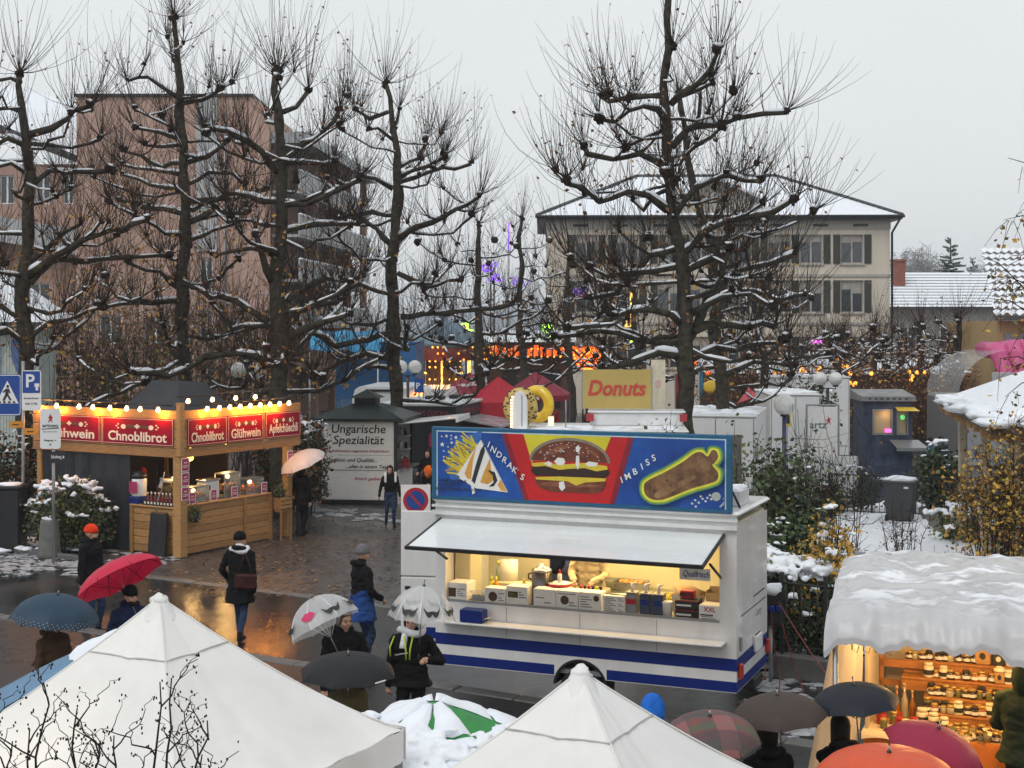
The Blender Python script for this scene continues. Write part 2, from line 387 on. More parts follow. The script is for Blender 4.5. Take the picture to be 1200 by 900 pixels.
# ================================================================ buildings
def wall_holes(q, x0, x1, z0, z1, holes, m=0, dep=.22, M=None, y=0.0):
    xs = sorted(set([x0,x1]+[h[0] for h in holes]+[h[1] for h in holes])); zs = sorted(set([z0,z1]+[h[2] for h in holes]+[h[3] for h in holes]))
    for i in range(len(xs)-1):
        for k in range(len(zs)-1):
            cx, cz = (xs[i]+xs[i+1])/2, (zs[k]+zs[k+1])/2
            if any(h[0]<cx<h[1] and h[2]<cz<h[3] for h in holes): continue
            q.add([(xs[i],y,zs[k]),(xs[i+1],y,zs[k]),(xs[i+1],y,zs[k+1]),(xs[i],y,zs[k+1])],[(0,1,2,3)],m,False,M)
    for (a,b,c,d) in holes:
        e = y+dep
        q.add([(a,y,c),(b,y,c),(b,y,d),(a,y,d),(a,e,c),(b,e,c),(b,e,d),(a,e,d)],[(0,4,5,1),(1,5,6,2),(2,6,7,3),(3,7,4,0)],m,False,M)
_win = {}
def window(parent, cx, z0, w, h, y=0.0, rot=0, shutter=None, mw=None, sill=True, cross=False, dep=.14, loc=None):
    key = (round(w,2), round(h,2), mw.name if mw else '', shutter.name if shutter else '', sill, cross)
    if key not in _win:
        t = .07; q = MB(); a = w/2
        q.box(-a,0,0,-a+t,.07,h); q.box(a-t,0,0,a,.07,h); q.box(-a+t,0,0,a-t,.07,t); q.box(-a+t,0,h-t,a-t,.07,h); q.box(-.05,.003,t,.05,.06,h-t)
        if cross: q.box(-a+t,.006,h*.66,-.05,.055,h*.66+.05); q.box(.05,.006,h*.66,a-t,.055,h*.66+.05)
        if sill: q.box(-a-.08,-.26,-.1,a+.08,-.001,-.005)
        p = MB(); p.box(-a+t,.03,t,-.05,.04,h-t); p.box(.05,.03,t,a-t,.04,h-t)
        if shutter: p.box(-a+t+.02,.024,h*.72,-.07,.029,h-t,1); p.box(.07,.024,h*(.6 if h>1.8 else .75),a-t-.02,.029,h-t,1)
        s_ = None
        if shutter:
            s_ = MB(); s_.box(0,0,0,.42,.05,h)
            for k in range(9): s_.box(.05,-.02,.08+k*(h-.16)/9,.37,.0,.08+(k+.55)*(h-.16)/9)
        _win[key] = [q, p, s_, None]
    q, p, s_, me = _win[key]
    if me is None:
        o = q.build('window', mw or m_white, parent); g_ = p.build('pane', [m_glass, mat('pale_blind', (.36,.33,.30), .8)], o); sh = []
        _win[key][3] = (o.data, g_.data, None)
    else:
        o = link('window', me[0], parent); link('pane', me[1], o)
    o.location = loc if loc else (cx, y+dep, z0)
    if rot: o.rotation_euler = (0,0,rot)
    if shutter:
        for sx in (-w/2-.46, w/2+.04):
            md = _win[key][3]
            if md[2] is None:
                so = s_.build('shutter', shutter, parent); _win[key][3] = (md[0], md[1], so.data)
            else: so = link('shutter', md[2], parent)
            so.location = (cx+sx, y-.06, z0)
    return o
m_cream = mat('cream_render', (.62,.55,.46), .8, var=.13, scale=1.1, bump=.1, stretch=(1,1,.14))
m_trim = mat('stone_trim', (.40,.37,.33), .7, var=.12)
m_shut = mat('green_shutter', (.035,.04,.032), .6, var=.2)
m_slate = mat('wet_slate', (.05,.052,.055), .45, var=.3, bump=.3)
m_pink = mat('pink_render', (.45,.295,.235), .8, var=.17, scale=.9, bump=.1, stretch=(1,1,.13))
m_pinkd = mat('brown_render', (.21,.125,.10), .8, var=.15, scale=.5)
m_conc = mat('pale_concrete', (.42,.42,.43), .75, var=.12, scale=.8)
# ---- cream three-storey house
b = thing('house', 'large cream three-storey house with dark shutters and snowy hipped roof', 'house', (2.1, 85, 0), R(-1.2))
Wd, Hh = 20.6, 11.75; cols = [2.4, 4.85, 7.4, 9.3, 11.6, 14.0, 15.9, 18.35]; rows = [(9.0,1.75),(6.05,1.95),(2.7,1.9)]
holes = [(c-.68,c+.68,z,z+h) for c in cols for z,h in rows]
q = MB(); wall_holes(q,0,Wd,0,Hh-.7,holes)
q.add([(0,0,0),(0,12,0),(0,12,Hh-.7),(0,0,Hh-.7),(Wd,0,0),(Wd,12,0),(Wd,12,Hh-.7),(Wd,0,Hh-.7)],[(0,3,2,1),(4,5,6,7),(1,2,6,5)])
q.build('wall', m_cream, b)
for z,h in rows:
    for c in cols:
        window(b, c, z, 1.36, h, shutter=m_shut, mw=m_trim, cross=False)
q = MB(); q.box(-.04,-.05,Hh-.7,Wd+.04,12,Hh-.12); q.build('frieze', m_trim, b)
for k in range(8):
    q = MB(); q.box(1.6+k*2.4,-.09,Hh-.52,2.5+k*2.4,-.052,Hh-.36); q.build('vent', m_dark, b)
q = MB(); q.box(-.6,-.65,Hh-.12,Wd+.6,12.6,Hh+.1); q.build('eave', m_dark, b)
q = MB(); q.tube([(-.7,-.75,Hh+.05),(Wd+.7,-.75,Hh+.05)],.09,8); q.tube([(Wd+.5,-.7,Hh),(Wd+.1,-.12,Hh-.9),(Wd+.1,-.12,0)],.07,8); q.build('gutter', m_dark, b)
for z in (8.2, 5.3):
    q = MB(); q.box(-.03,-.07,z,Wd+.03,-.004,z+.16); q.build('string_course', m_trim, b)
ez = Hh+.1; rz_ = 14.9
q = MB()
A,B_,C,D_ = (-.6,-.65,ez),(Wd+.6,-.65,ez),(Wd+.6,12.6,ez),(-.6,12.6,ez); E,Fp = (5.8,6,rz_),(Wd-5.8,6,rz_)
q.add([A,B_,C,D_,E,Fp],[(0,1,5,4),(1,2,5),(2,3,4,5),(3,0,4)])
rf = q.build('roof', m_snow, b)
q = MB()
for a_,c_ in ((B_,Fp),(A,E),(E,Fp),(C,Fp)):
    a_=Vector(a_); c_=Vector(c_); N=int((c_-a_).length/.4)
    for k in range(N):
        p=a_.lerp(c_,k/N); p2=a_.lerp(c_,(k+.93)/N); q.tube([p+Vector((0,0,.03)),p2+Vector((0,0,.07))],[.13,.1],6)
q.build('ridge_tiles', m_slate, rf, kind='stuff')
q = MB(); x0 = 10.2
q.add([(x0-2.4,-.2,ez),(x0+2.4,-.2,ez),(x0+2.4,-.2,ez+1.2),(x0,-.2,ez+2.2),(x0-2.4,-.2,ez+1.2)],[(0,1,2,3,4)])
q.add([(x0-2.4,-.2,ez),(x0-2.4,6,ez),(x0-2.4,6,ez+1.2),(x0-2.4,-.2,ez+1.2),(x0+2.4,-.2,ez),(x0+2.4,6,ez),(x0+2.4,6,ez+1.2),(x0+2.4,-.2,ez+1.2)],[(0,3,2,1),(4,5,6,7)])
dm = q.build('dormer', m_trim, b)
q = MB()
for s_ in (-1,1): q.add([(x0+s_*2.8,-.6,ez+1.05),(x0,-.6,ez+2.35),(x0,6,ez+2.35),(x0+s_*2.8,6,ez+1.05),(x0+s_*2.8,-.6,ez+.9),(x0,-.6,ez+2.2),(x0,6,ez+2.2),(x0+s_*2.8,6,ez+.9)],[(0,1,2,3),(0,4,5,1),(0,3,7,4),(4,7,6,5)])
q.build('dormer_roof', m_snow, dm)
# ---- pink apartment block
b = thing('apartment_block', 'tall salmon pink apartment block with flat roof and grey vertical strip', 'apartment building', (-23.2,75,0))
q = MB(); Wd = 10.3; Ht = 17.45
holes = [(6.55,7.25,z,z+1.7) for z in (1.6,4.4,7.2)] + [(c,c+1.2,z,z+1.5) for c in (1.2,3.6) for z in (1.5,4.3)] + [(8.3,9.4,z,z+1.5) for z in (1.5,4.3)]
wall_holes(q,0,Wd,0,Ht-.7,[h for h in holes])
q.add([(0,0,Ht-.7),(Wd,0,Ht-.7),(Wd-.9,0,Ht),(0,0,Ht)],[(0,1,2,3)])
q.add([(0,0,0),(0,8,0),(0,8,Ht),(0,0,Ht),(Wd,0,0),(Wd,8,0),(Wd,8,Ht-.7),(Wd,0,Ht-.7),(Wd-.9,0,Ht),(Wd-.9,8,Ht)],[(0,3,2,1),(4,5,6,7),(3,8,9,2),(7,6,9,8)])
q.build('wall', m_pink, b)
for h in holes: window(b,(h[0]+h[1])/2,h[2],h[1]-h[0],h[3]-h[2],mw=m_white,sill=False)
q = MB(); q.box(6.4,-.12,9.2,7.5,-.005,Ht-.06); q.build('grey_strip', m_conc, b)
q = MB(); q.box(-.1,-.15,Ht+.003,Wd-.85,8,Ht+.14); q.build('roof_edge', m_dark, b)
for z in (2.9,5.8,8.7,11.6,14.5):
    q = MB(); q.box(.02,-.012,z,Wd-.02,-.003,z+.035); q.build('joint_strip', mat('pink_joint',(.36,.17,.12),.8), b)
q = MB(); q.tube([(7.9,-.12,0),(7.9,-.12,Ht-.8)],.06,6); q.build('downpipe', m_grey, b)
# ---- terraced wing running away on the right of it
d = Vector((1.6,21,0)); Lw = d.length; ang = math.atan2(d.y,d.x)
b = thing('terraced_wing', 'brown terraced wing of the pink block with pale snowy balcony parapets', 'apartment building', (-12.85,75.3,0), ang)
q = MB(); holes = []
for z in (1.0,3.4,6.6,9.0,11.4): holes += [(x,x+1.6,z,z+1.5) for x in (2,6,10,14,18)]
wall_holes(q,0,Lw,0,15.0,holes); q.add([(Lw,0,0),(Lw,8,0),(Lw,8,15),(Lw,0,15),(0,0,15),(0,8,15)],[(0,1,2,3),(4,3,2,5)]); q.build('wall', m_pinkd, b)
for h in holes: window(b,(h[0]+h[1])/2,h[2],h[1]-h[0],h[3]-h[2],mw=m_trim,sill=False)
for z in (5.3,7.75,10.15,12.5):
    q = MB(); q.box(.1,-1.5,z-.15,Lw-.1,-.003,z-.002); q.build('balcony_slab', m_conc, b)
    q = MB(); q.box(.1,-1.55,z,Lw-.1,-1.42,z+1.05); q.build('balcony_parapet', m_conc, b)
    q = MB()
    for k in range(40):
        x=.4+k*(Lw-.8)/40; q.ball((x,-1.48,z+1.07),(.4,.14,.09),0,8,4,lump=.5,seed=k)
    q.build('parapet_snow', m_snow, b, kind='stuff')
q = MB(); q.box(-.1,-2.0,15.01,Lw+.2,8,15.6); q.build('roof', m_grey, b)
for x in (5,10,15,Lw-.6):
    q = MB(); q.box(x-.2,-1.4,0,x+.2,-1.0,15.0,0); q.build('column', m_pink if x>18 else m_pinkd, b)
q = MB(); q.add([(4,-.05,3.2),(16,-.05,3.2),(16,-2.2,2.3),(4,-2.2,2.3),(4,-2.2,2.0),(16,-2.2,2.0)],[(0,1,2,3),(3,2,5,4)]); q.build('awning', mat('brown_awning',(.30,.18,.13),.8), b)
# ---- pink house further left with sloping snowy roof
b = thing('gabled_house', 'pink house wing with dark sloping eaves left of the tall block', 'house', (-31,78,0))
q = MB(); holes = [(4.6,5.4,12.0,13.6),(2.6,3.4,12.0,13.6),(6.1,6.7,12.0,13.6),(1.2,2.4,6,7.6),(4.2,5.4,6,7.6)]
wall_holes(q,-6,7.9,0,14.2,holes); q.build('wall', m_pink, b)
for h in holes: window(b,(h[0]+h[1])/2,h[2],h[1]-h[0],h[3]-h[2],mw=m_white,sill=False)
q = MB(); q.add([(1.4,-1.4,16.4),(7.9,-1.4,13.9),(7.9,-1.4,14.3),(1.4,-1.4,16.9)],[(0,1,2,3)]); q.build('eave', m_slate, b)
q = MB(); q.add([(.8,-1.4,16.92),(7.9,-1.4,14.32),(7.9,5,18.0),(.8,5,19.4)],[(0,1,2,3)]); q.build('roof', m_snow, b)
q = MB(); q.box(-6,-1.2,9.9,7.8,-.05,10.0); q.add([(-1,-1.4,11.9),(7.8,-1.4,10.4),(7.8,-1.4,9.0),(-1,-1.4,10.6)],[(0,1,2,3)]); q.build('balcony_parapet', m_conc, b)
q = MB(); q.box(-6,-2.0,0,-.4,-.05,16.8); q.build('stair_tower', m_pink, b)
q = MB(); q.add([(-6.2,-2.2,19.6),(0,-2.2,16.9),(0,4,16.9),(-6.2,4,19.6),(-6.2,-2.2,16.82),(0,-2.2,16.82)],[(0,1,2,3),(4,5,1,0)]); q.build('tower_roof', m_slate, b)
# ---- pale pavilion with mural on the left
b = thing('pavilion', 'pale green and white pavilion with snowy roof and blue shield mural', 'pavilion', (-24,44,0))
q = MB(); q.box(0,0,0,9.2,1.7,5.3); q.build('wall', mat('pale_render',(.50,.56,.53),.8,var=.15), b)
q = MB(); q.add([(-.4,-.5,5.3),(9.8,-.5,5.3),(9.8,2.2,5.3),(-.4,2.2,5.3),(2,.9,7.3),(7.4,.9,7.3)],[(0,1,5,4),(1,2,5),(2,3,4,5),(3,0,4)]); q.add([(-.4,-.5,5.12),(9.8,-.5,5.12),(9.8,-.5,5.3),(-.4,-.5,5.3)],[(0,1,2,3)],1); q.build('roof',[m_snow,m_slate],b)
q = MB(); q.prism([(8.35,4.9),(9.05,4.9),(9.05,4.2),(8.7,3.3),(8.35,4.2)],-.02,-.004); q.build('shield_mural', mat('mural_blue',(.10,.16,.34),.7,var=.3), b)
q = MB(); q.prism([(7.4,4.5),(7.55,4.5),(7.55,3.6),(7.4,3.6)],-.02,-.004); q.prism([(7.9,4.6),(8.05,4.6),(8.05,3.6),(7.9,3.6)],-.02,-.004); q.prism([(7.56,4.15),(7.89,4.15),(7.89,3.95),(7.56,3.95)],-.019,-.004); q.build('mural_figure', mat('mural_grey',(.22,.28,.33),.7), b)
q = MB(); q.box(0,-.03,0,6.9,-.004,5.0); q.build('green_panel', mat('mint_panel',(.30,.46,.38),.7,var=.2,scale=2), b)
for k in range(24):
    q = MB(); q.box(7.0+k*.092,-.012,.05,7.012+k*.092,-.003,5.2); q.build('board_joint', m_trim, b)
# ---- low house with snowy roof far right
b = thing('low_house', 'long low house with white snowed roof and brick chimney', 'house', (27,105,0), R(2))
q = MB(); wall_holes(q,0,14,0,6.6,[(c,c+1.2,3.6,5.2) for c in (2,5,8,11)]); q.build('wall', mat('grey_render',(.36,.35,.33),.8), b)
for c in (2,5,8,11): window(b,c+.6,3.6,1.2,1.6,mw=m_white)
q = MB(); n=12
for k in range(n):
    f0,f1=k/n,(k+1)/n; y0,z0=-.8+f0*7.5,6.7+f0*2.9; y1,z1=-.8+f1*7.5,6.7+f1*2.9
    q.add([(-.5,y0,z0),(14.5,y0,z0),(14.5,y1,z1-.05),(-.5,y1,z1-.05)],[(0,1,2,3)]); q.add([(-.5,y0,z0-.05),(14.5,y0,z0-.05),(14.5,y0,z0),(-.5,y0,z0)],[(0,1,2,3)],1)
q.add([(-.5,-.8,6.55),(14.5,-.8,6.55),(14.5,-.8,6.72),(-.5,-.8,6.72)],[(0,1,2,3)],1)
rf=q.build('roof',[m_snow,m_slate],b)
q = MB(); q.box(2.6,3.6,7.8,3.5,4.4,10.3); q.box(2.5,3.5,10.3,3.6,4.5,10.45); q.build('chimney', mat('chimney_brick',(.22,.075,.05),.8,var=.3), rf)
# ---- ochre house at the right edge, snow on its tile courses
b = thing('tiled_house', 'ochre house with snow lying on its courses of roof tiles', 'house', (18.95,55,0), R(-2))
q = MB(); wall_holes(q,0,9,0,5.4,[(.75,1.55,3.2,4.9),(2.6,3.4,3.2,4.9)]); q.add([(0,0,0),(0,7,0),(0,7,5.4),(0,0,5.4)],[(0,3,2,1)]); q.build('wall', mat('ochre_render',(.40,.27,.13),.8,var=.1), b)
window(b,1.15,3.2,.8,1.7,mw=m_white,shutter=mat('grey_shutter',(.25,.27,.3),.6)); window(b,3.0,3.2,.8,1.7,mw=m_white,shutter=MATS['grey_shutter'])
n = 11; rf=None; root=thing_roof=None
q = MB(); q.box(-.25,-.7,5.42,9.6,-.6,5.6); q.build('eave', m_slate, b)
base = MB(); base.add([(-.2,-.6,5.5),(9.5,-.6,5.5),(9.5,4,8.4),(.6,4,8.4)],[(0,1,2,3)]); rf = base.build('roof', m_slate, b)
for k in range(n):
    f0,f1=k/n,(k+.9)/n; y0,z0=-.65+f0*4.6,5.58+f0*2.9; y1,z1=-.65+f1*4.6,5.55+f1*2.9; xl=-.25+f0*.85
    q = MB(); W_=.30; nn=int((9.5-xl)/W_)
    for i in range(nn):
        x=xl+i*W_; s_=.03+.03*math.sin(i*1.1+k)
        q.add([(x,y0,z0+.02),(x+W_/2,y0,z0+.09+s_),(x+W_,y0,z0+.02),(x,y1,z1),(x+W_/2,y1,z1+.07),(x+W_,y1,z1)],[(0,1,4,3),(1,2,5,4)],0,True)
        q.add([(x,y0,z0-.1),(x+W_,y0,z0-.1),(x+W_,y0,z0+.02),(x+W_/2,y0,z0+.09+s_),(x,y0,z0+.02)],[(0,1,2,3,4)],1)
    q.build('tile', [m_snow, mat('tile_edge', (.20,.18,.17), .7, var=.3)], rf)
# ---- open timber pavilion with snowed roof
A=Vector((8.95,26.3,0)); Bq=Vector((10.95,36,0)); u=(Bq-A).normalized(); n_=Vector((u.y,-u.x,0)); ez=3.3
b = thing('garden_pavilion', 'open garden pavilion with thick snow on its hipped roof', 'pavilion', A, math.atan2(n_.y,n_.x))
Lp=(Bq-A).length; Wp=8.0
q = MB(); q.add([(0,0,ez),(Wp,0,ez),(Wp,Lp,ez),(0,Lp,ez),(4,3.6,ez+1.75),(4,Lp-3.6,ez+1.75)],[(0,1,4),(1,2,5,4),(2,3,5),(3,0,4,5)])
q.box(0,0,ez-.18,Wp,Lp,ez-.003,1); rf=q.build('roof',[m_snow,mat('pavilion_fascia',(.10,.065,.04),.7)],b)
q = MB()
for k in range(70):
    t=random.random(); e=random.random()
    p=(random.uniform(0,.35),t*Lp,ez+random.uniform(0,.12)) if e<.5 else (t*Wp,random.uniform(0,.3),ez+random.uniform(0,.1))
    q.ball(p,(.35,.4,.09),0,8,4,lump=.7,seed=k)
q.build('roof_snow', m_snow, rf, kind='stuff')
for k in range(9):
    q = MB(); y=.3+k*(Lp-.6)/8; q.box(-.02,y-.05,ez-.32,.7,y+.05,ez-.19); q.build('rafter', m_wood, b)
for p in ((.5,Lp-.5),(.5,.6),(.5,Lp/2),(Wp-.5,Lp-.5)):
    q = MB(); q.bbox(p[0]-.1,p[1]-.1,0,p[0]+.1,p[1]+.1,ez-.18,.02); q.build('post', mat('pale_post',(.45,.38,.28),.7), b)
q = MB(); q.box(1.6,.8,0,Wp-.5,Lp-1.2,ez-.2); q.build('wall', mat('timber_dark',(.09,.05,.03),.7,var=.3), b)
# ================================================================ trees
def jitter(pts, amt, rnd):
    out = [pts[0]]
    for a, c in zip(pts[:-1], pts[1:]):
        L = (c-a).length; n = max(1, int(L/.35))
        for k in range(1, n+1):
            p = a.lerp(c, k/n)
            if not (k == n and c is pts[-1]): p = p + Vector((rnd.uniform(-1,1), rnd.uniform(-1,1), rnd.uniform(-1,1)))*amt
            out.append(p)
    return out
def shoots(q, lv, p, n, L, rnd, up=1.0, lean=Vector((0,0,0)), rr=.0100, leafp=.25, m=0, leafm=(0,), ls=.09):
    for _ in range(n):
        az = rnd.uniform(0, 6.283); el = rnd.uniform(-.1, 1.45); bend = rnd.uniform(.10,.34)
        d = Vector((math.cos(az)*math.cos(el), math.sin(az)*math.cos(el), math.sin(el)*up)) + lean*.5
        d.normalize(); l = L*rnd.choice((.35,.5,.65,.8,.95,1.1))*rnd.uniform(.85,1.1); pts = [Vector(p)]; c = Vector(p); seg = 5
        for k in range(seg):
            d = (d + Vector((rnd.uniform(-.14,.14), rnd.uniform(-.14,.14), bend*up))).normalized(); c = c + d*l/seg; pts.append(c)
        q.tube(pts, [rr*(1-.75*k/seg) for k in range(seg+1)], 3, m, True, False)
        if rnd.random() < leafp:
            for _k in range(rnd.choice((1,1,2))):
                t = rnd.choice(pts[2:]); lv.leaf(t, ls*rnd.uniform(.7,1.3), rnd.choice(leafm), rnd)
def snow_on(sn, pts, rads, rnd, amt):
    on = False
    for i in range(len(pts)-1):
        d = pts[i+1]-pts[i]
        if abs(d.z) > d.length*.72: continue
        if noise.noise(pts[i]*1.3) + rnd.uniform(-.35,.35) < .28-amt: continue
        r = rads[min(i, len(rads)-1)]
        a = pts[i]-d*.1; c = pts[i+1]+d*.1; up = Vector((0,0,r*.72))
        h = max(.028, r*rnd.uniform(.55,.9))
        sn.tube([a+up*.9, a.lerp(c,.25)+up+Vector((0,0,h*.15)), a.lerp(c,.75)+up+Vector((0,0,h*.2)), c+up*.9], [h*.35, h, h*.95, h*.35], 6)
def plane_tree(label, D, trunk, limbs, seed, leaf_lo=120, snow=.32, shoot_n=15, shoot_l=1.5, knob=.125, auto=0, lean_up=1.0, zrange=None, leafm=(0,0,1), auto_len=(1.6,3.0), twig_leaf=.22, group='pollarded plane trees'):
    rnd = random.Random(seed)
    S = D/F
    tp = [P(x,y,D) for x,y,_ in trunk]; tr = [r*S*(.82-.2*i/(len(trunk)-1)) for i,(_,_,r) in enumerate(trunk)]
    base = tp[0].copy(); gx = Vector((base.x, D, 0))
    root = thing('plane_tree', label, 'tree', gx, 0, group)
    off = lambda v: v-gx
    if base.z > 0.05: tp.insert(0, gx - Vector((0,0,.1))); tr.insert(0, tr[0]*1.25)
    q = MB(); tpl = []; trl = []
    k_ = 0
    for i in range(len(tp)-1):
        n = max(1, int((tp[i+1]-tp[i]).length/.3))
        for k in range(n):
            k_ += 1; f = k/n; p = tp[i].lerp(tp[i+1], f)
            tpl.append(p + Vector((noise.noise(p*.9+Vector((seed,0,0))), noise.noise(p*.9+Vector((0,seed,7))), 0))*.16*min(1,k_*.12)); trl.append((tr[i]*(1-f)+tr[i+1]*f)*rnd.choice((.9,.95,1,1.04,1.16)))
    tpl.append(tp[-1]); trl.append(tr[-1])
    q.tube([off(p) for p in tpl], trl, 10)
    top = tpl[-1]
    for _ in range(5): q.ball(off(top)+Vector((rnd.uniform(-1,1),rnd.uniform(-1,1),rnd.uniform(-1.2,1)))*tr[-1]*.9, tr[-1]*rnd.uniform(.8,1.3), 1, 9, 6, lump=.8, seed=rnd.random()*40)
    for i in range(6, len(tpl)):
        if rnd.random() < .25: 
            a = rnd.uniform(0,6.28); q.ball(off(tpl[i])+Vector((math.cos(a),math.sin(a),0))*trl[i]*.8, trl[i]*rnd.uniform(.4,.7), 1, 7, 5, lump=.6, seed=i)
    q.build('trunk', [m_bark, m_knob], root)
    tw = MB(); lv = MB(); sn = MB()
    shoots(tw, lv, off(top), shoot_n+16, shoot_l*1.15, rnd, lean_up, leafp=twig_leaf)
    paths = []
    for L in limbs:
        pts2, r0 = L[0], L[1]; s0 = L[2] if len(L) > 2 else rnd.choice((-1,1))*rnd.uniform(.1,.6)
        acc = 0; pts = []
        for i,(x,y) in enumerate(pts2):
            if i: acc += math.hypot(x-pts2[i-1][0], y-pts2[i-1][1])*S
            pts.append(P(x, y, D) + Vector((0,1,0))*acc*s0)
            pts[-1].x *= (pts[-1].y/D); pts[-1].z = H+(pts[-1].z-H)*(pts[-1].y/D)
        paths.append((pts, r0*S*.74))
    zt = [p.z for p in tpl]
    for k in range(auto):
        lo, hi = zrange or (tpl[0].z+3.0, top.z-.5)
        z = lo+(hi-lo)*((k+rnd.random()*.6)/auto); i = min(range(len(tpl)), key=lambda j: abs(tpl[j].z-z)); p = tpl[i]
        az = k*2.4+rnd.uniform(-.4,.4); f = (z-lo)/(hi-lo+1e-6)
        l = (auto_len[1]*(1-f)+auto_len[0]*f)*rnd.uniform(.75,1.15)
        d = Vector((math.cos(az), math.sin(az), 0)); pts = [p]; c = p
        for s_ in range(4): c = c + (d + Vector((rnd.uniform(-.5,.5), rnd.uniform(-.5,.5), (-.15,.15,.3,.75)[s_]+rnd.uniform(-.3,.3))))*l/4; pts.append(c)
        paths.append((pts, trl[i]*.30))
    for pts, r0 in paths:
        jp = jitter(pts, .065, rnd); n = len(jp)
        rr = [r0*(1-.38*i/(n-1))*rnd.choice((.85,.92,1,1.05,1.3)) if n > 1 else r0 for i in range(n)]
        q = MB(); q.tube([off(p) for p in jp], rr, 7)
        ends = [n-1] + ([int(n*.62)] if n > 5 and rnd.random() < .7 else []) + ([int(n*.35)] if n > 8 and rnd.random() < .4 else [])
        for e in ends:
            kr = knob*rnd.uniform(.7,1.15)*(1 if e == n-1 else .75)
            c = off(jp[e]) + (Vector((0,0,rr[e]*.6)) if e != n-1 else Vector((0,0,.04)))
            for _ in range(3): q.ball(c+Vector((rnd.uniform(-1,1),rnd.uniform(-1,1),rnd.uniform(-.6,.8)))*kr*.45, kr*rnd.uniform(.5,.8), 1, 8, 5, lump=.8, seed=rnd.random()*50)
            if rnd.random() < snow*1.6: sn.ball(c+Vector((0,0,kr*.7)), (kr*.8,kr*.8,kr*.35), 0, 8, 5, lump=.6, seed=e)
            lean = (jp[e]-jp[max(0,e-2)]); lean = lean.normalized() if lean.length > 0 else lean
            shoots(tw, lv, c, int(shoot_n*(1.0 if e == n-1 else .75)), shoot_l, rnd, lean_up, lean, leafp=twig_leaf)
        for i in range(2, n-1):
            if rnd.random() < .62: shoots(tw, lv, off(jp[i]), 3, shoot_l*.75, rnd, lean_up, leafp=twig_leaf)
            if rnd.random() < .34:
                d = Vector((rnd.uniform(-1,1), rnd.uniform(-1,1), rnd.uniform(-.15,.8))).normalized(); e = jp[i]+d*rnd.uniform(.4,.95); m_ = jp[i].lerp(e,.5)+Vector((0,0,-.06))
                q.tube([off(jp[i]), off(m_), off(e)], [rr[i]*.6, rr[i]*.48, rr[i]*.42], 6)
                kr = knob*rnd.uniform(.4,.7)
                for _ in range(2): q.ball(off(e)+Vector((rnd.uniform(-1,1),rnd.uniform(-1,1),rnd.uniform(-.6,.8)))*kr*.45, kr*rnd.uniform(.55,.8), 1, 7, 5, lump=.8, seed=rnd.random()*50)
                shoots(tw, lv, off(e), int(shoot_n*.6), shoot_l*.9, rnd, lean_up, d, leafp=twig_leaf)
                snow_on(sn, [off(jp[i]), off(m_), off(e)], [rr[i]*.6]*3, rnd, snow)
        q.build('branch', [m_bark, m_knob], root)
        snow_on(sn, [off(p) for p in jp], rr, rnd, snow)
        if leaf_lo:
            for i in range(n):
                if jp[i].z < top.z*.66:
                    for _ in range(leaf_lo//38):
                        lv.leaf(off(jp[i])+Vector((rnd.gauss(0,.35),rnd.gauss(0,.35),rnd.gauss(.25,.4))), rnd.uniform(.09,.17), rnd.choice(leafm), rnd)
    if tw.v: tw.build('twigs', m_twig, root, kind='stuff')
    if lv.v: lv.build('leaves', [m_leafb, m_leafy, m_leafd], root, kind='stuff')
    if sn.v: sn.build('branch_snow', m_snow, root, kind='stuff')
    return root
plane_tree('biggest plane tree with thick trunk right behind the burger trailer', 32,
  [(806,520,13),(804,440,12.5),(801,390,11.5),(798,330,10.5),(791,270,9.5),(785,200,9),(783,140,8.5),(780,95,7),(782,40,6),(785,0,5.5),(787,-25,5)],
  [([(781,112),(766,111),(742,112),(714,118),(705,113)],5),([(782,142),(770,131),(755,125),(735,130),(720,142),(702,140)],5),
   ([(781,197),(765,186),(750,180),(733,182),(715,185),(690,183),(685,173)],5.5),([(782,246),(762,226),(735,223),(703,237),(690,225),(680,218),(663,215)],5.5),
   ([(786,122),(800,112),(815,100),(830,80),(842,60)],5.5),([(800,112),(820,106),(833,98)],4.5),([(788,172),(805,153),(820,146),(842,149),(865,140),(895,135),(922,132)],6),
   ([(792,250),(815,218),(850,206),(890,212)],5),([(796,300),(835,265),(870,255),(905,245),(930,234)],5.5),([(800,320),(835,302),(855,272)],5),
   ([(806,400),(825,352),(858,322),(900,307),(932,297)],7),([(812,390),(830,384),(860,380),(908,383)],6.5),([(798,380),(770,362),(735,365),(700,382),(665,385)],5.5),
   ([(797,312),(770,314),(735,322),(715,325),(692,314)],5),([(800,418),(770,412),(740,426),(706,436)],6.5),([(799,402),(750,396),(700,388),(650,395)],5),
   ([(806,425),(840,410),(880,405),(915,402)],5),([(784,150),(760,160),(738,168),(735,176)],4),([(788,220),(770,230),(752,245),(742,235)],4),
   ([(795,290),(760,300),(720,345),(690,350)],4.5),([(805,370),(845,350),(880,345),(905,360)],4.5)],
  1, shoot_n=20, shoot_l=2.0, knob=.135, auto=16, leaf_lo=60, zrange=(4.6,11.0), snow=.44)
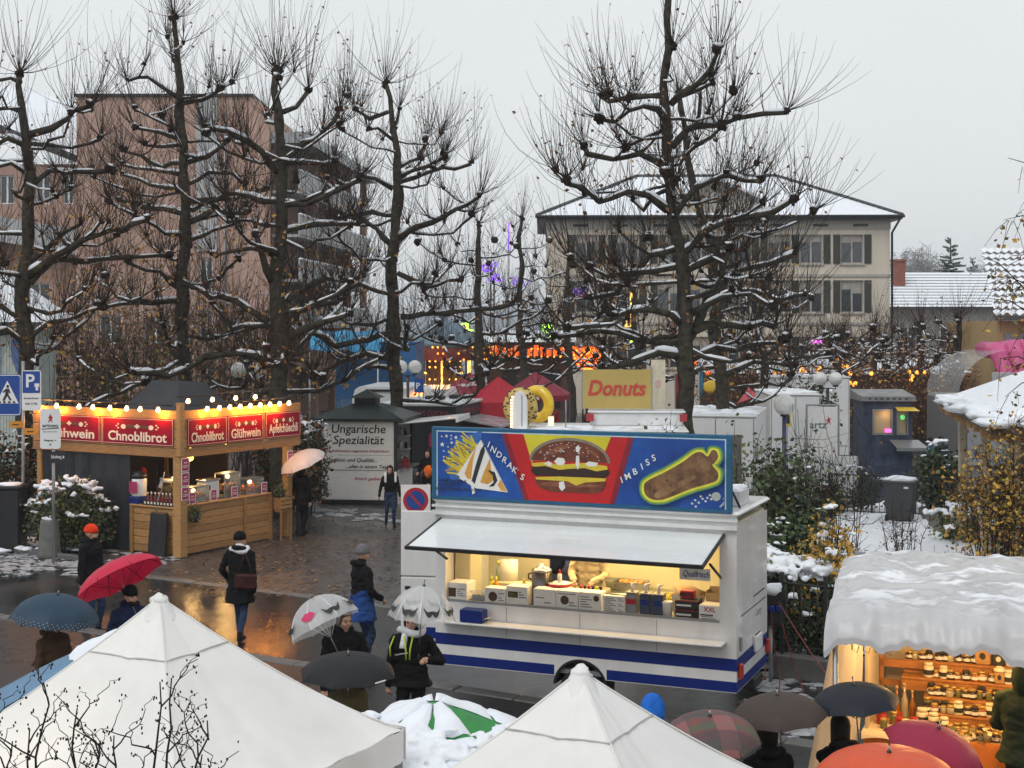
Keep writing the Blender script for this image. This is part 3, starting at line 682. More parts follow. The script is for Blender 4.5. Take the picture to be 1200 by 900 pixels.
plane_tree('plane tree behind the left end of the mulled wine hut, beside the parking sign', 36,
  [(28,480,11),(28,440,11),(27,373,10),(27,317,10.5),(33,260,9.5),(37,217,8.5),(33,160,8),(28,127,7),(23,100,6),(23,86,5.5)],
  [([(33,158),(60,150),(78,138),(86,127),(106,124)],5),([(25,97),(10,93),(-6,95)],4),([(28,132),(15,128),(0,125),(-12,118)],4),([(35,168),(60,167),(85,172),(105,166),(118,163)],3.5),
   ([(36,218),(56,201),(85,202),(110,203),(131,200)],5),([(33,172),(10,163),(-8,172)],5),([(31,203),(12,193),(-8,197)],4),([(30,312),(55,290),(75,271),(96,262)],5),
   ([(33,322),(65,298),(100,279),(130,270),(172,258)],5.5),([(36,332),(70,301),(95,303),(150,302),(197,300)],5),([(28,382),(5,360),(-12,350)],5),([(28,402),(8,385),(-12,390)],5),([(28,405),(60,380),(120,360)],4)],
  2, shoot_n=20, shoot_l=2.3, auto=16, leaf_lo=150, snow=.44, leafm=(0,1,1))
plane_tree('tall slim plane tree rising behind the dark tarp roof of the wooden hut', 42,
  [(217,460,9.5),(212,380,9),(215,300,9),(218,250,8.5),(217,200,8),(213,150,7.5),(212,115,7),(206,80,5.5),(205,50,5),(204,20,4.5)],
  [([(208,113),(190,102),(175,90),(150,95)],4),([(213,121),(235,118),(259,104)],4),([(212,160),(195,145),(190,137)],3),([(210,163),(185,157),(158,150)],3.5),([(210,170),(190,172),(168,170)],3.5),
   ([(215,191),(190,195),(165,183),(144,177)],4),([(213,204),(180,200),(143,193)],4),([(215,223),(190,222),(165,210),(144,205)],4),([(218,191),(245,185),(266,166)],4.5),
   ([(220,216),(245,201),(275,205),(286,217)],4),([(218,251),(180,245),(139,235)],4.5),([(222,236),(260,235),(312,222)],5),([(220,261),(250,245),(290,250)],5),
   ([(215,352),(180,355),(118,360)],4),([(215,341),(190,320),(150,308)],4),([(222,281),(250,270),(276,262)],4)],
  3, shoot_n=21, shoot_l=2.2, auto=16, leaf_lo=170, snow=.46, leafm=(0,1,1))
plane_tree('plane tree with a heavy dark trunk between the wooden hut and the white specialities stand', 38,
  [(330,490,14),(328,430,13),(328,380,12.5),(325,330,12),(325,280,10.5),(327,220,9.5),(327,170,8.5),(330,130,7.5),(325,105,6.5),(324,82,6)],
  [([(332,131),(345,123),(361,107)],4.5),([(333,187),(355,170),(380,155),(398,129)],5),([(325,202),(305,180),(290,165),(265,155),(242,150)],5.5),([(335,191),(360,193),(391,190)],4.5),
   ([(331,241),(360,240),(385,232),(421,211)],5.5),([(325,236),(290,230),(265,228),(225,247)],5),([(330,271),(370,265),(421,262)],5),([(320,332),(308,300),(300,275)],7),
   ([(315,377),(280,355),(245,345),(208,331)],6),([(322,427),(280,412),(240,418),(200,440),(154,437)],6),([(335,402),(355,385),(380,375),(410,368)],6),([(333,387),(350,360),(400,353)],6),
   ([(338,352),(370,330),(425,324)],5),([(333,420),(355,422),(378,443)],3),([(322,300),(290,290),(250,300)],4)],
  4, shoot_n=23, shoot_l=2.3, auto=16, leaf_lo=130, snow=.46, leafm=(0,1,1))
plane_tree('plane tree standing directly behind the white hungarian specialities stand', 44,
  [(464,480,10),(463,420,10),(462,385,11),(460,330,9.5),(464,280,9),(465,230,8.5),(466,180,7),(458,150,6),(455,130,5),(452,98,4.5)],
  [([(455,131),(435,140),(416,129)],3.5),([(463,166),(445,150),(432,152)],3.5),([(458,156),(467,142),(468,129)],3.5),([(468,196),(490,185),(500,164)],3.5),([(470,206),(500,196),(521,183)],3.5),
   ([(470,213),(500,201),(535,196),(552,192)],4),([(460,221),(440,210),(423,206)],4.5),([(465,281),(490,265),(520,253),(545,240),(562,230)],5.5),([(463,291),(440,270),(414,249)],4.5),
   ([(470,371),(510,368),(550,365),(602,355)],5),([(458,391),(420,400),(395,405),(350,380)],5),([(460,421),(430,415),(400,425),(365,440)],4.5),([(464,252),(425,248),(395,258)],4),
   ([(466,320),(500,335),(540,328)],4),([(458,345),(425,335),(390,345)],4)],
  5, shoot_n=21, shoot_l=2.3, auto=15, leaf_lo=40, snow=.4)
plane_tree('second plane tree close behind and right of the biggest one', 40,
  [(847,520,10),(845,470,10),(841,430,9.5),(838,380,9),(838,330,8.5),(832,280,7.5),(815,230,7),(805,180,6),(798,130,5),(796,110,4)],
  [([(838,350),(870,340),(915,352),(945,345)],5),([(838,300),(870,290),(895,262)],4.5),([(842,440),(880,425),(930,430)],4.5)], 6, shoot_n=15, shoot_l=1.9, auto=11, leaf_lo=90, snow=.4, auto_len=(1.6,3.2), leafm=(0,1,1))
for k,(x,yt,D,lab,rr) in enumerate(((561,262,52,'plane tree behind the black and white pizza trailer roof',7.5),(612,255,62,'plane tree before the amber fairground lights above the red gazebos',6),(667,300,70,'plane tree behind the yellow ring signs',6),(893,330,50,'dark slim plane tree left of the white box trailer',6),(745,330,66,'plane tree behind the yellow doughnut banner',5))):
    plane_tree(lab, D, [(x+3,500,rr*1.1),(x+2,440,rr),(x-1,400,rr*.95),(x-3,350,rr*.8),(x-2,yt+20,rr*.6),(x,yt,rr*.5)], [], 20+k, shoot_n=13, shoot_l=1.7, auto=15, leaf_lo=40, snow=.4, auto_len=(1.4,3.9), knob=.15)
for k,(x,yt,D,lab) in enumerate(((1022,385,62,'stubby pollard tree right of the cream house corner'),(1078,380,64,'stubby pollard tree below the low house roof'),(1122,372,60,'stubby pollard tree left of the ochre house'),(985,390,66,'stubby pollard tree before the cream house'))):
    plane_tree(lab, D, [(x,470,6),(x,440,6),(x+2,415,5.5),(x+1,yt,4.5)], [], 30+k, shoot_n=16, shoot_l=1.5, auto=16, leaf_lo=60, snow=.5, auto_len=(1.3,2.4), knob=.15, twig_leaf=.5, leafm=(0,0,0,1), group='stubby pollard trees')
# frosted trees and conifers on the skyline; distance haze mixed into the pale tones
def frosted(label, px, pyt, D, w, seed):
    rnd = random.Random(seed); b = P(px, pyt, D); h = b.z; root = thing('frosted_tree', label, 'tree', (b.x, D, 0))
    q = MB(); q.tube([(0,0,0),(0,0,h*.5),(.3,0,h*.7)],[.35,.25,.15],7); q.build('trunk', m_bark, root)
    q = MB()
    for k in range(260):
        a = rnd.uniform(0,6.28); z0 = h*rnd.uniform(.35,.7); rr = w*rnd.random()**.5; c = Vector((rr*math.cos(a), rr*math.sin(a), h*(.6+.4*math.sqrt(max(0,1-(rr/w)**2))*rnd.uniform(.4,1))))
        q.tube([(0,0,z0), c*.55+Vector((0,0,z0*.45)), c],[.08,.05,.02],3,0,True,False)
        for _ in range(3): q.tube([c, c+Vector((rnd.uniform(-1,1),rnd.uniform(-1,1),rnd.uniform(-.2,1)))*.9],[.035,.015],3,0,True,False)
    q.build('crown', mat('frosted_hazy_twig',(.36,.37,.38),.9,var=.3), root)  # paler than frost alone: fading by distance is put into the colour
frosted('round frosted tree rising behind the cream house corner', 1062, 292, 140, 3.6, 1)
frosted('broad frosted tree left of the dark conifer', 1083, 289, 150, 3.8, 2)
frosted('low frosted tree right of the small conifer', 1160, 306, 150, 3, 3)
def conifer(label, px, pyt, D, w, seed, m):
    rnd = random.Random(seed); b = P(px, pyt, D); h = b.z; root = thing('conifer', label, 'tree', (b.x, D, 0))
    q = MB(); q.tube([(0,0,0),(0,0,h)],[.3,.05],6); q.build('trunk', m_bark, root)
    q = MB(); sn = MB()
    for k in range(150):
        t = rnd.random()**.8; z = h*(1-.62*t); l = w*(.15+t)*rnd.uniform(.6,1.1)*(1 if t < .85 else .8); a = rnd.uniform(0,6.28)
        e = Vector((l*math.cos(a), l*math.sin(a), z-l*.12+.25)); s = Vector((0,0,z)); n_ = Vector((-math.sin(a), math.cos(a), 0))
        for i in range(7):
            f = (i+1)/7; p = s.lerp(e, f); wd = l*.28*(1-f*.7)
            for g in (-1,1): q.add([p, p+n_*g*wd+Vector((0,0,-.22))+(e-s)*.12, p+n_*g*wd*.6+(e-s)*.22],[(0,1,2)],0)
        if rnd.random() < .35: sn.ball(s.lerp(e,.7)+Vector((0,0,.05)),(l*.2,l*.2,.1),0,6,4)
    q.build('crown', m, root); sn.build('branch_snow', m_snow, root, kind='stuff')
conifer('tall dark conifer on the skyline right of the brick chimney', 1114, 279, 140, 2.6, 5, mat('conifer_dark',(.06,.085,.085),.8,var=.3))
conifer('small pale conifer on the skyline beside the tall one', 1140, 303, 190, 2.4, 6, mat('conifer_pale',(.20,.24,.26),.9))
# ================================================================ mulled wine hut
HUT = thing('market_hut', 'wooden market hut with red lettered boards and a row of lit lamps', 'market hut', (-7.4,31.4,0), R(59.3))
def planks(parent, x0, x1, z0, z1, n, y, axis, th=.035, m=None):
    hgt = (z1-z0)/n
    for k in range(n):
        q = MB(); r_ = random.uniform(-.004,.004)
        if axis == 'x': q.bbox(x0, y-th+r_, z0+k*hgt+.005, x1, y+r_, z0+(k+1)*hgt-.005, .008)
        else: q.bbox(y-th+r_, x0, z0+k*hgt+.005, y+r_, x1, z0+(k+1)*hgt-.005, .008)
        q.build('plank', m or (m_wood if k % 3 else m_wood2), parent)
m_wood2 = mat('spruce_board_dark', (.33,.17,.06), .6, var=.3, scale=5, bump=.2, stretch=(1,1,7))
m_tarp = mat('dark_tarp', (.022,.025,.032), .38, var=.3, scale=2, bump=.6, bscale=4)
m_signred = mat('sign_red', (.26,.003,.022), .5, var=.06, spec=.2)
m_cream_ink = mat('cream_ink', (.80,.70,.58), .6, var=.03)
m_leafmot = mat('sign_green', (.10,.055,.03), .6)
planks(HUT, .12, 3.0, .04, 1.1, 7, 0.0, 'x'); planks(HUT, .12, 1.48, .04, 1.06, 6, 0.0, 'y')
for a in ((.1,-.06,1.1,3.05,.42,1.15),(-.08,.1,1.06,.42,1.5,1.11)):
    q = MB(); q.bbox(*a,.012); q.build('counter_top', m_wood, HUT)
for a in ((2.05,-.075,.02,2.14,-.037,1.09),(2.96,-.07,0,3.06,-.002,1.09),(-.07,1.40,0,-.037,1.5,1.05)):
    q = MB(); q.bbox(*a,.008); q.build('batten', m_wood2, HUT)
for a in ((-.16,-.16,0,.08,.08,2.25),(3.55,-.12,0,3.75,.06,2.3),(-.14,4.35,0,.04,4.5,2.3),(3.6,3.9,0,3.75,4.05,3.2)):
    q = MB(); q.bbox(*a,.02); q.build('corner_post', m_wood, HUT)
q = MB(); q.bbox(-.24,-.24,2.26,-.10,-.10,3.42,.015); q.bbox(-.22,-.22,3.42,-.06,-.06,3.45,.01); q.build('corner_post', m_wood, HUT)
planks(HUT, -.08, 2.62, 2.22, 3.28, 5, -.12, 'x', .04); planks(HUT, 2.64, 4.0, 2.22, 3.28, 5, -.12, 'x', .04); planks(HUT, -.08, 4.6, 2.22, 3.28, 5, -.12, 'y', .04)
def hut_sign(s, a, b, axis, z0=2.47, z1=3.08):
    e = thing('x','x','x'); del e['category']; del e['label']; e.name='sign_board'; e.parent = HUT
    w = b-a; c = (a+b)/2
    if axis == 'x': e.location = (c,-.166,(z0+z1)/2)
    else: e.location = (-.166,c,(z0+z1)/2); e.rotation_euler = (0,0,R(-90))
    h = z1-z0
    q = MB(); q.box(-w/2,-.012,-h/2,w/2,0,h/2,0); t=.008
    for r_ in ((-w/2+.02,-h/2+.02,w/2-.02,-h/2+.02+t),(-w/2+.02,h/2-.02-t,w/2-.02,h/2-.02),(-w/2+.02,-h/2+.02,-w/2+.02+t,h/2-.02),(w/2-.02-t,-h/2+.02,w/2-.02,h/2-.02)):
        q.box(r_[0],-.0145,r_[1],r_[2],-.0125,r_[3],1)
    q.build('panel',[m_signred,m_cream_ink],e)
    text(s, .24, m_cream_ink, e, (0,-.016,-.115), width=w*.82, bold=.022, ext=.002, sy=1.25)
    q = MB(); k = w/1.5
    q.prism([(-.02*k,.06),(.02*k,.06),(.02*k,.16),(-.02*k,.16)],-.017,-.013,0); q.prism([(-.055*k,.09),(.055*k,.09),(.055*k,.13),(-.055*k,.13)],-.0175,-.0132,0)
    for s_ in (-1,1):
        q.prism(disc(s_*.15*k,.105,.085*k,.04,10),-.016,-.013,1); q.prism(disc(s_*.29*k,.095,.052*k,.055,12),-.016,-.013,0)
        for i in range(3): q.prism(disc(s_*(.40+.035*(i%2))*k,.06+.045*i,.022*k,.018,6),-.016,-.013,0)
    q.build('emblem',[m_cream_ink,m_leafmot],e)
    return e
hut_sign('Glühwein',2.33,4.35,'y'); hut_sign('Chnoblibrot',.03,2.26,'y')
hut_sign('Chnoblibrot',.05,1.33,'x'); hut_sign('Glühwein',1.36,2.6,'x'); hut_sign('Apfelchüechli',2.68,3.98,'x')
# roof tarp, inner walls, hanging dark tarp
q = MB(); zb=3.05; zt=3.86
q.add([(.1,.3,zb-.3),(3.7,.3,zb-.3),(3.7,3.6,zb-.3),(.1,3.6,zb-.3),(.95,.95,zb),(2.95,1.0,zb),(2.9,2.95,zb),(1.0,3.0,zb),(1.5,1.5,zt),(2.35,1.45,zt-.06),(2.4,2.3,zt-.05),(1.55,2.4,zt)],
      [(0,1,5,4),(1,2,6,5),(2,3,7,6),(3,0,4,7),(4,5,9,8),(5,6,10,9),(6,7,11,10),(7,4,8,11),(8,9,10,11)],0)
q.build('roof_tarp', m_tarp, HUT)
q = MB(); N=40
vs=[];fs=[]
for i in range(N+1):
    y=1.5+3.05*i/N
    for k,z in enumerate((0.02,.8,1.6,2.34)):
        vs.append((-.06+.05*math.sin(i*1.1+k*.3)*(1-.25*k)+.03*math.sin(i*2.7),y,z))
for i in range(N):
    for k in range(3): fs.append((i*4+k,(i+1)*4+k,(i+1)*4+k+1,i*4+k+1))
q.add(vs,fs,0,True); q.build('side_tarp', m_tarp, HUT)
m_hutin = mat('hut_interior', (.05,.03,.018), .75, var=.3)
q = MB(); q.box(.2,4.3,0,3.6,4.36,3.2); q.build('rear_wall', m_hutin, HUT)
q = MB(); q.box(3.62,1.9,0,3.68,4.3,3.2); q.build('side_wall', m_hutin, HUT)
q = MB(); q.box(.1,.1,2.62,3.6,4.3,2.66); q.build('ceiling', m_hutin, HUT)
# lamps on the rails
m_bulb = lamp_mat('warm_bulb', (1.0,.55,.16), 8.0)
m_lampw = lamp_mat('lamp_white', (1.0,.72,.38), 4.0)
def rail(pts, y=True):
    q = MB(); q.tube(pts, .02, 6); q.build('lamp_rail', m_dark, HUT)
rail([(-.3,-.05,3.40),(-.3,4.7,3.44)]); rail([(-.05,-.32,3.40),(4.0,-.32,3.44)]); rail([(.3,.4,3.55),(3.9,.4,3.62)])
lm = None
def hut_lamp(p, rz, on=True, pw=9, lit=True):
    global lm
    if lm is None:
        q = MB(); q.tube([(0,0,0),(0,0,-.05)],.03,8,0); q.lathe([(.02,-.03),(.032,-.06),(.05,-.11),(.055,-.14),(.045,-.15)],12,1); q.lathe([(.001,-.175),(.022,-.168),(.031,-.15),(.03,-.13)],10,2)
        o = q.build('lamp',[m_dark,m_lampw,m_bulb],HUT); lm = o.data
    else: o = link('lamp', lm, HUT)
    o.location = p; o.rotation_euler = (R(14) if not rz else 0, R(0 if not rz else 14), 0)
    if on:
        d = Vector((0,0,-.22)); light('lamp_light','POINT',Vector(p)+Vector((.02 if rz else .0,.02 if not rz else 0,-.20)),pw*2.2,(1,.34,.045),HUT,.03)
for k,y in enumerate((.35,.9,1.32,1.85,2.4,2.85,3.6,4.3)): hut_lamp((-.3,y,3.40), True, k in (0,3,4,6,7), 8)
for k,x in enumerate((.55,.95,1.3,1.65,2.0,2.35,2.7,3.05,3.4)): hut_lamp((x,-.32,3.40), False, k in (0,1,3,4,5,6,7), 6)
for k,x in enumerate((.7,1.5,2.3,3.0)): hut_lamp((x,.4,3.55), False, False)
m_cap=None
for p,e in (((.9,.55,2.12),34),((2.15,.6,2.2),22)):
    q = MB(); q.lathe([(.015,.25),(.02,.12),(.06,.06),(.075,0),(.05,-.05),(.001,-.07)],12,0); q.tube([(0,0,.2),(0,0,.5)],.008,5,1)
    o = q.build('hanging_bulb',[lamp_mat('yellow_bulb',(1.0,.55,.06),7.0),m_dark],HUT,p); light('bulb_light','POINT',(p[0],p[1],p[2]-.15),e,(1,.58,.2),HUT,.06)
# ---- things on and by the hut
HM = HUT.matrix_basis.copy(); HM = Matrix.Translation(HUT.location) @ Matrix.Rotation(R(59.3),4,'Z')
def at_hut(x,y,z): return HM @ Vector((x,y,z))
HR = R(59.3)
m_pink = mat('price_card', (.38,.03,.11), .5, var=.08)
def price_card(x,y,z,w,h,face,label,plank=None):
    t = thing('price_card',label,'price card',at_hut(x,y,z),HR if face=='x' else HR-R(90),'pink price cards of the wooden hut')
    q = MB(); q.box(-w/2,-.012,0,w/2,0,h,0); q.build('card',m_paper,t)
    q = MB(); q.box(-w/2+.018,-.0145,.018,w/2-.018,-.0125,h-.018); q.build('print',m_pink,t)
    q = MB(); q.box(-w*.2,-.017,h*.62,w*.2,-.0147,h*.7)
    for k in range(2): q.box(-w*.3,-.017,h*(.3+.12*k),w*.3,-.0147,h*(.35+.12*k))
    q.build('lettering',m_cream_ink,t,kind='stuff')
    return t
for k,nm in enumerate(('lowest','middle','topmost')): price_card(-.02,-.165,1.28+k*.32,.24,.3,'x',f'{nm} of three pink cards on the front corner post of the hut')
for k,nm in enumerate(('lower','upper')): price_card(3.64,-.125,1.5+k*.32,.2,.29,'x',f'{nm} pink card on the far post of the hut')
for k,(x,nm) in enumerate(((.35,'nearest the corner post'),(1.05,'with a white slip, before the white warmer'),(1.75,'before the tall glass case'),(2.8,'at the far end by the glowing glass case'))): price_card(x,-.02,1.152,.2,.26,'x','pink card standing on the right counter '+nm)
m_clear = mat('clear_glass', (.85,.9,.9), .05, trans=.9, var=.02, spec=.4)
def glass_case(x,y,w,d,h,label,mfood):
    t = thing('glass_case',label,'display case',at_hut(x,y,1.152),HR)
    q = MB(); q.box(0,0,0,w,d,.05); q.box(0,0,h-.03,w,d,h); 
    for a in (0,w-.02):
        for b_ in (0,d-.02): q.box(a,b_,.05,a+.02,b_+.02,h-.03)
    q.build('frame',m_steel,t)
    for a in ((.02,.004,.05,w-.02,.008,h-.03),(w-.008,.02,.05,w-.004,d-.02,h-.03)):
        p_ = MB(); p_.box(*a); p_.build('glass_pane',m_clear,t)
    q = MB()
    for k in range(26): q.ball((random.uniform(.06,w-.06),random.uniform(.06,d-.06),random.uniform(.07,h*.55)),random.uniform(.03,.055),0,7,5,lump=.5,seed=k)
    q.build('food',mfood,t,kind='stuff'); light('case_light','POINT',(w/2,d/2,h-.1),3.2,(1,.55,.2),t,.05)
    return t
m_bread = mat('garlic_bread', (.45,.21,.06), .6, var=.4, scale=20)
glass_case(.28,.05,.7,.32,.36,'low glass case of bread nearest the corner post of the hut',m_bread)
glass_case(1.5,.05,.55,.32,.58,'tall glass case of bread in the middle of the right counter',m_bread)
glass_case(2.25,.05,.62,.34,.38,'glass case of orange fritters at the far end of the right counter',mat('fritter',(.65,.24,.03),.5,var=.4,scale=15))
t = thing('food_warmer','white box-shaped warmer behind the counter cards','food warmer',at_hut(1.05,.2,1.152),HR); q=MB(); q.bbox(0,0,0,.45,.3,.42,.02); q.build('housing',m_paper,t); q=MB(); q.box(.06,-.01,.22,.13,-.001,.32); q.build('switch',m_black,t); q=MB(); q.bbox(-.02,-.02,.42,.47,.32,.46,.01); q.build('lid',m_steel,t)
t = thing('wine_urn','white drinks urn with a pink label on the left counter','urn',at_hut(.12,1.38,1.275),HR); q=MB(); q.lathe([(.16,0),(.17,.02),(.17,.42),(.15,.45),(.05,.46)],20); q.build('body',m_white,t); q=MB(); q.lathe([(.175,.40),(.18,.47),(.12,.55),(.03,.57)],20); q.build('lid',m_black,t)
q=MB(); q.box(-.2,-.12,.08,-.185,.12,.34); q.build('label_card',m_pink,t); q=MB(); q.tube([(-.17,0,.08),(-.25,0,.08),(-.25,0,.04)],.014,6); q.build('tap',m_steel,t)
t = thing('crate','low blue crate under the white urn beside the tarp','crate',at_hut(.12,1.38,1.112),HR); q=MB(); q.bbox(-.19,-.15,0,.19,.15,.16,.015); q.build('crate_body',m_blue,t); q=MB(); q.box(-.196,-.06,.09,-.191,.06,.13); q.build('grip',m_print,t)
m_winered=mat('bottle_red',(.12,.008,.012),.15,var=.1,spec=.7); m_blabel=mat('bottle_label',(.42,.02,.04),.6); bt=None
for k in range(16):
    p = at_hut(-.0+.10*(k%2), .18+.115*(k//2), 1.112)
    if bt is None:
        bt = thing('bottle','dark bottle with red label in the close row on the left counter','bottle',p,HR,'bottles on the left counter of the hut')
        q=MB(); q.lathe([(.036,0),(.038,.01),(.038,.14),(.03,.18),(.014,.21),(.014,.25)],10); q.build('glass',m_winered,bt); q=MB(); q.lathe([(.0385,.04),(.0385,.12)],10,caps=False); q.build('bottle_label',m_blabel,bt); q=MB(); q.lathe([(.016,.25),(.016,.275),(.002,.28)],8); q.build('cap',m_cream_ink,bt)
    else: c = copy_tree(bt); c.location = p
t = thing('bottle_crate','dark crate edge holding the row of bottles on the left counter','crate',at_hut(-.07,.1,1.112),HR); q=MB(); q.box(0,0,0,.015,1.0,.11); q.box(.26,0,0,.275,1.0,.11); q.box(.0151,0,0,.2599,.015,.11); q.box(.0151,.985,0,.2599,1,.11); q.build('crate_wall',m_black,t); q=MB()
for k in range(9): q.box(-.004,.08+k*.1,.03,-.001,.13+k*.1,.08)
q.build('print',m_cream_ink,t,kind='stuff')
t = thing('heater_panel','black plastic panel with slots leaning on the front of the hut','panel',at_hut(-.30,.22,0),HR); q=MB(); M_=Matrix.Rotation(R(6),4,'Y'); q.bbox(0,0,0,.1,.52,1.0,.03,0,M_); q.build('casing',m_black,t)
for k in range(3):
    for j in range(2): q=MB(); q.bbox(-.012,.1+j*.2,.15+k*.27,-.002,.22+j*.2,.24+k*.27,.004,0,M_); q.build('slot',m_dark,t)
q=MB(); q.tube([(.06,.26,1.0),(.1,.28,1.25),(.16,.2,1.5),(.2,.16,1.9)],.010,6); q.build('hose',m_grey,t)
for (x,y,z,lab) in ((.3,-.16,.78,'green trailing plant hanging by the front corner of the right counter'),(3.2,-.2,1.0,'green plant in the slatted crate at the far end of the hut')):
    t = thing('potted_plant',lab,'plant',at_hut(x,y,z),HR); q=MB()
    for k in range(260): q.leaf((random.gauss(0,.09),random.gauss(0,.06),.12+random.gauss(.05,.09)),.06)
    q.build('foliage',m_leafg,t); q=MB(); q.lathe([(.08,-.02),(.1,.14),(.09,.14)],12); q.build('pot',m_dark,t)
t = thing('slatted_crate','small slatted wooden crate with a plant on the far end of the hut','crate',at_hut(3.1,-.3,.72),HR)
for k in range(3): q=MB(); q.bbox(-.02,0,.02+k*.1,.42,.02,.1+k*.1,.005); q.build('slat',m_wood,t); q=MB(); q.bbox(-.02,.2,.02+k*.1,.42,.22,.1+k*.1,.005); q.build('slat',m_wood,t)
for x in (-.02,.38): q=MB(); q.box(x,.022,.0,x+.04,.198,.3); q.build('end_board',m_wood2,t)
q=MB(); q.bbox(.0,.0,-.72,.04,.04,0,.004); q.bbox(.36,.0,-.72,.4,.04,0,.004); q.box(0,.04,-.05,.4,.2,-.002); q.build('stand',m_wood2,t)
t = thing('menu_board','dark framed panel standing under the lamps at the far post of the hut','board',at_hut(3.95,-.1,0),HR); q=MB(); q.bbox(0,0,0,.5,.06,1.0,.02); q.build('board',m_dark,t); q=MB(); q.box(.05,-.006,.1,.45,-.001,.9); q.build('face',mat('board_face',(.06,.05,.04),.5),t)

# ================================================================ burger trailer
VA = -R(22.5); VO = Vector((-1.05,19.35,0)); VL = 4.2; VW = 1.78
VM = Matrix.Translation(VO) @ Matrix.Rotation(VA,4,'Z')
def at_van(x,y,z): return VM @ Vector((x,y,z))
def van_x(px, y):
    r_ = (px-600)/F; o = VM @ Vector((0,y,0)); u = Vector((math.cos(VA),math.sin(VA),0))
    return (r_*o.y-o.x)/(u.x-r_*u.y)
VAN = thing('food_trailer','white burger trailer with blue stripes and a big painted burger sign','food trailer',VO,VA)
m_vwhite = mat('trailer_white', (.72,.715,.71), .32, var=.10, scale=1.6, coat=.35, bump=.04, bscale=3, stretch=(1.6,1.6,.35))
m_vin = mat('trailer_inside', (.55,.50,.36), .5, var=.05)
m_vblue = mat('trailer_blue', (.003,.018,.17), .4, var=.06, spec=.3)
SZ=1.37; ZT=2.46; ZR=2.72; ZB=.5
arch_c = van_x(680,0); ar=.37
# front wall below the opening, in one outline with the wheel arch
arc = [(arch_c+ar*math.cos(R(a)), max(ZB,.36+ar*math.sin(R(a)))) for a in range(180-22,21,-8)]
arcs = [(arch_c-ar*.93,ZB)] + [p for p in arc if p[1]>ZB] + [(arch_c+ar*.93,ZB)]
q = MB(); q.prism([(0,ZB)]+arcs+[(VL,ZB),(VL,SZ),(0,SZ)],0,.04)
q.box(0,0,SZ,.15,.05,ZT); q.box(VL-.22,0,SZ,VL,.05,ZT); q.box(0,0,ZT,VL,.05,ZR)
q.build('front_wall', m_vwhite, VAN)
q = MB(); q.box(VL-.04,.052,ZB,VL,VW,ZR-.12); q.build('end_wall', m_vwhite, VAN)
q = MB(); q.box(0,.052,ZB,.04,.9,ZR-.1); q.box(0,1.5,ZB,.04,VW,ZR-.1); q.box(0,.9,ZT,.04,1.5,ZR-.1); q.build('end_wall', m_vwhite, VAN)
q = MB(); q.box(.041,VW-.04,ZB,1.0,VW,ZR-.1); q.box(1.45,VW-.04,ZB,VL-.041,VW,ZR-.1); q.box(1.0,VW-.04,ZB,1.45,VW,1.3); q.build('rear_wall', m_vin, VAN)
q = MB(); q.box(.041,.045,ZB+.03,VL-.041,VW-.041,ZB+.09); q.build('trailer_floor', m_grey, VAN)
q = MB(); q.bbox(-.03,-.06,ZR+.002,VL+.04,VW+.02,ZR+.07,.03); q.build('roof', m_vwhite, VAN)
q = MB(); q.box(-.035,-.075,ZR-.16,VL+.02,-.002,ZR-.11); q.box(-.035,-.05,ZR-.06,VL+.02,-.002,ZR-.03); q.build('roof_trim', m_whited, VAN, kind='stuff')
for z0,z1 in ((.51,.64),(.775,.93)):
    hx = math.sqrt(max(0,ar**2-(z0-.36)**2)) if z0<.73 else 0; 
    segs = [(0.0,arch_c-ar*.99),(arch_c+ar*.99,VL)] if z0<.7 else [(0,VL)]
    for k,(a,b_) in enumerate(segs):
        q = MB(); q.box(a if a else -.003,-.004,z0,b_ if b_<VL else VL+.003,-.0005,z1); q.build('stripe', m_vblue, VAN)
    q = MB(); q.box(VL+.0005,-.003,z0,VL+.004,VW,z1); q.build('stripe', m_vblue, VAN)
q = MB()
for s_ in range(16):
    a0,a1=R(175-s_*10.6),R(175-(s_+1)*10.6)
    pa=[(arch_c+r_*math.cos(a),.36+r_*math.sin(a)) for r_,a in ((ar-.02,a0),(ar+.012,a0),(ar+.012,a1),(ar-.02,a1))]; q.prism(pa,-.006,.3)
q.box(arch_c-ar,.301,.05,arch_c+ar,.32,.8); q.build('wheel_arch', m_black, VAN)
w = bpy.data.objects.new('wheel',None); COL.objects.link(w); w.parent=VAN; w.location=(arch_c,.14,.31); w.rotation_euler=(R(90),0,0)
q = MB(); q.lathe([(.2,-.1),(.29,-.1),(.31,-.07),(.31,.07),(.29,.1),(.2,.1)],28,caps=False); q.build('tyre', m_black, w)
q = MB(); q.lathe([(.01,.06),(.06,.09),(.15,.06),(.2,.1),(.205,-.1)],24); q.build('rim', m_grey, w)
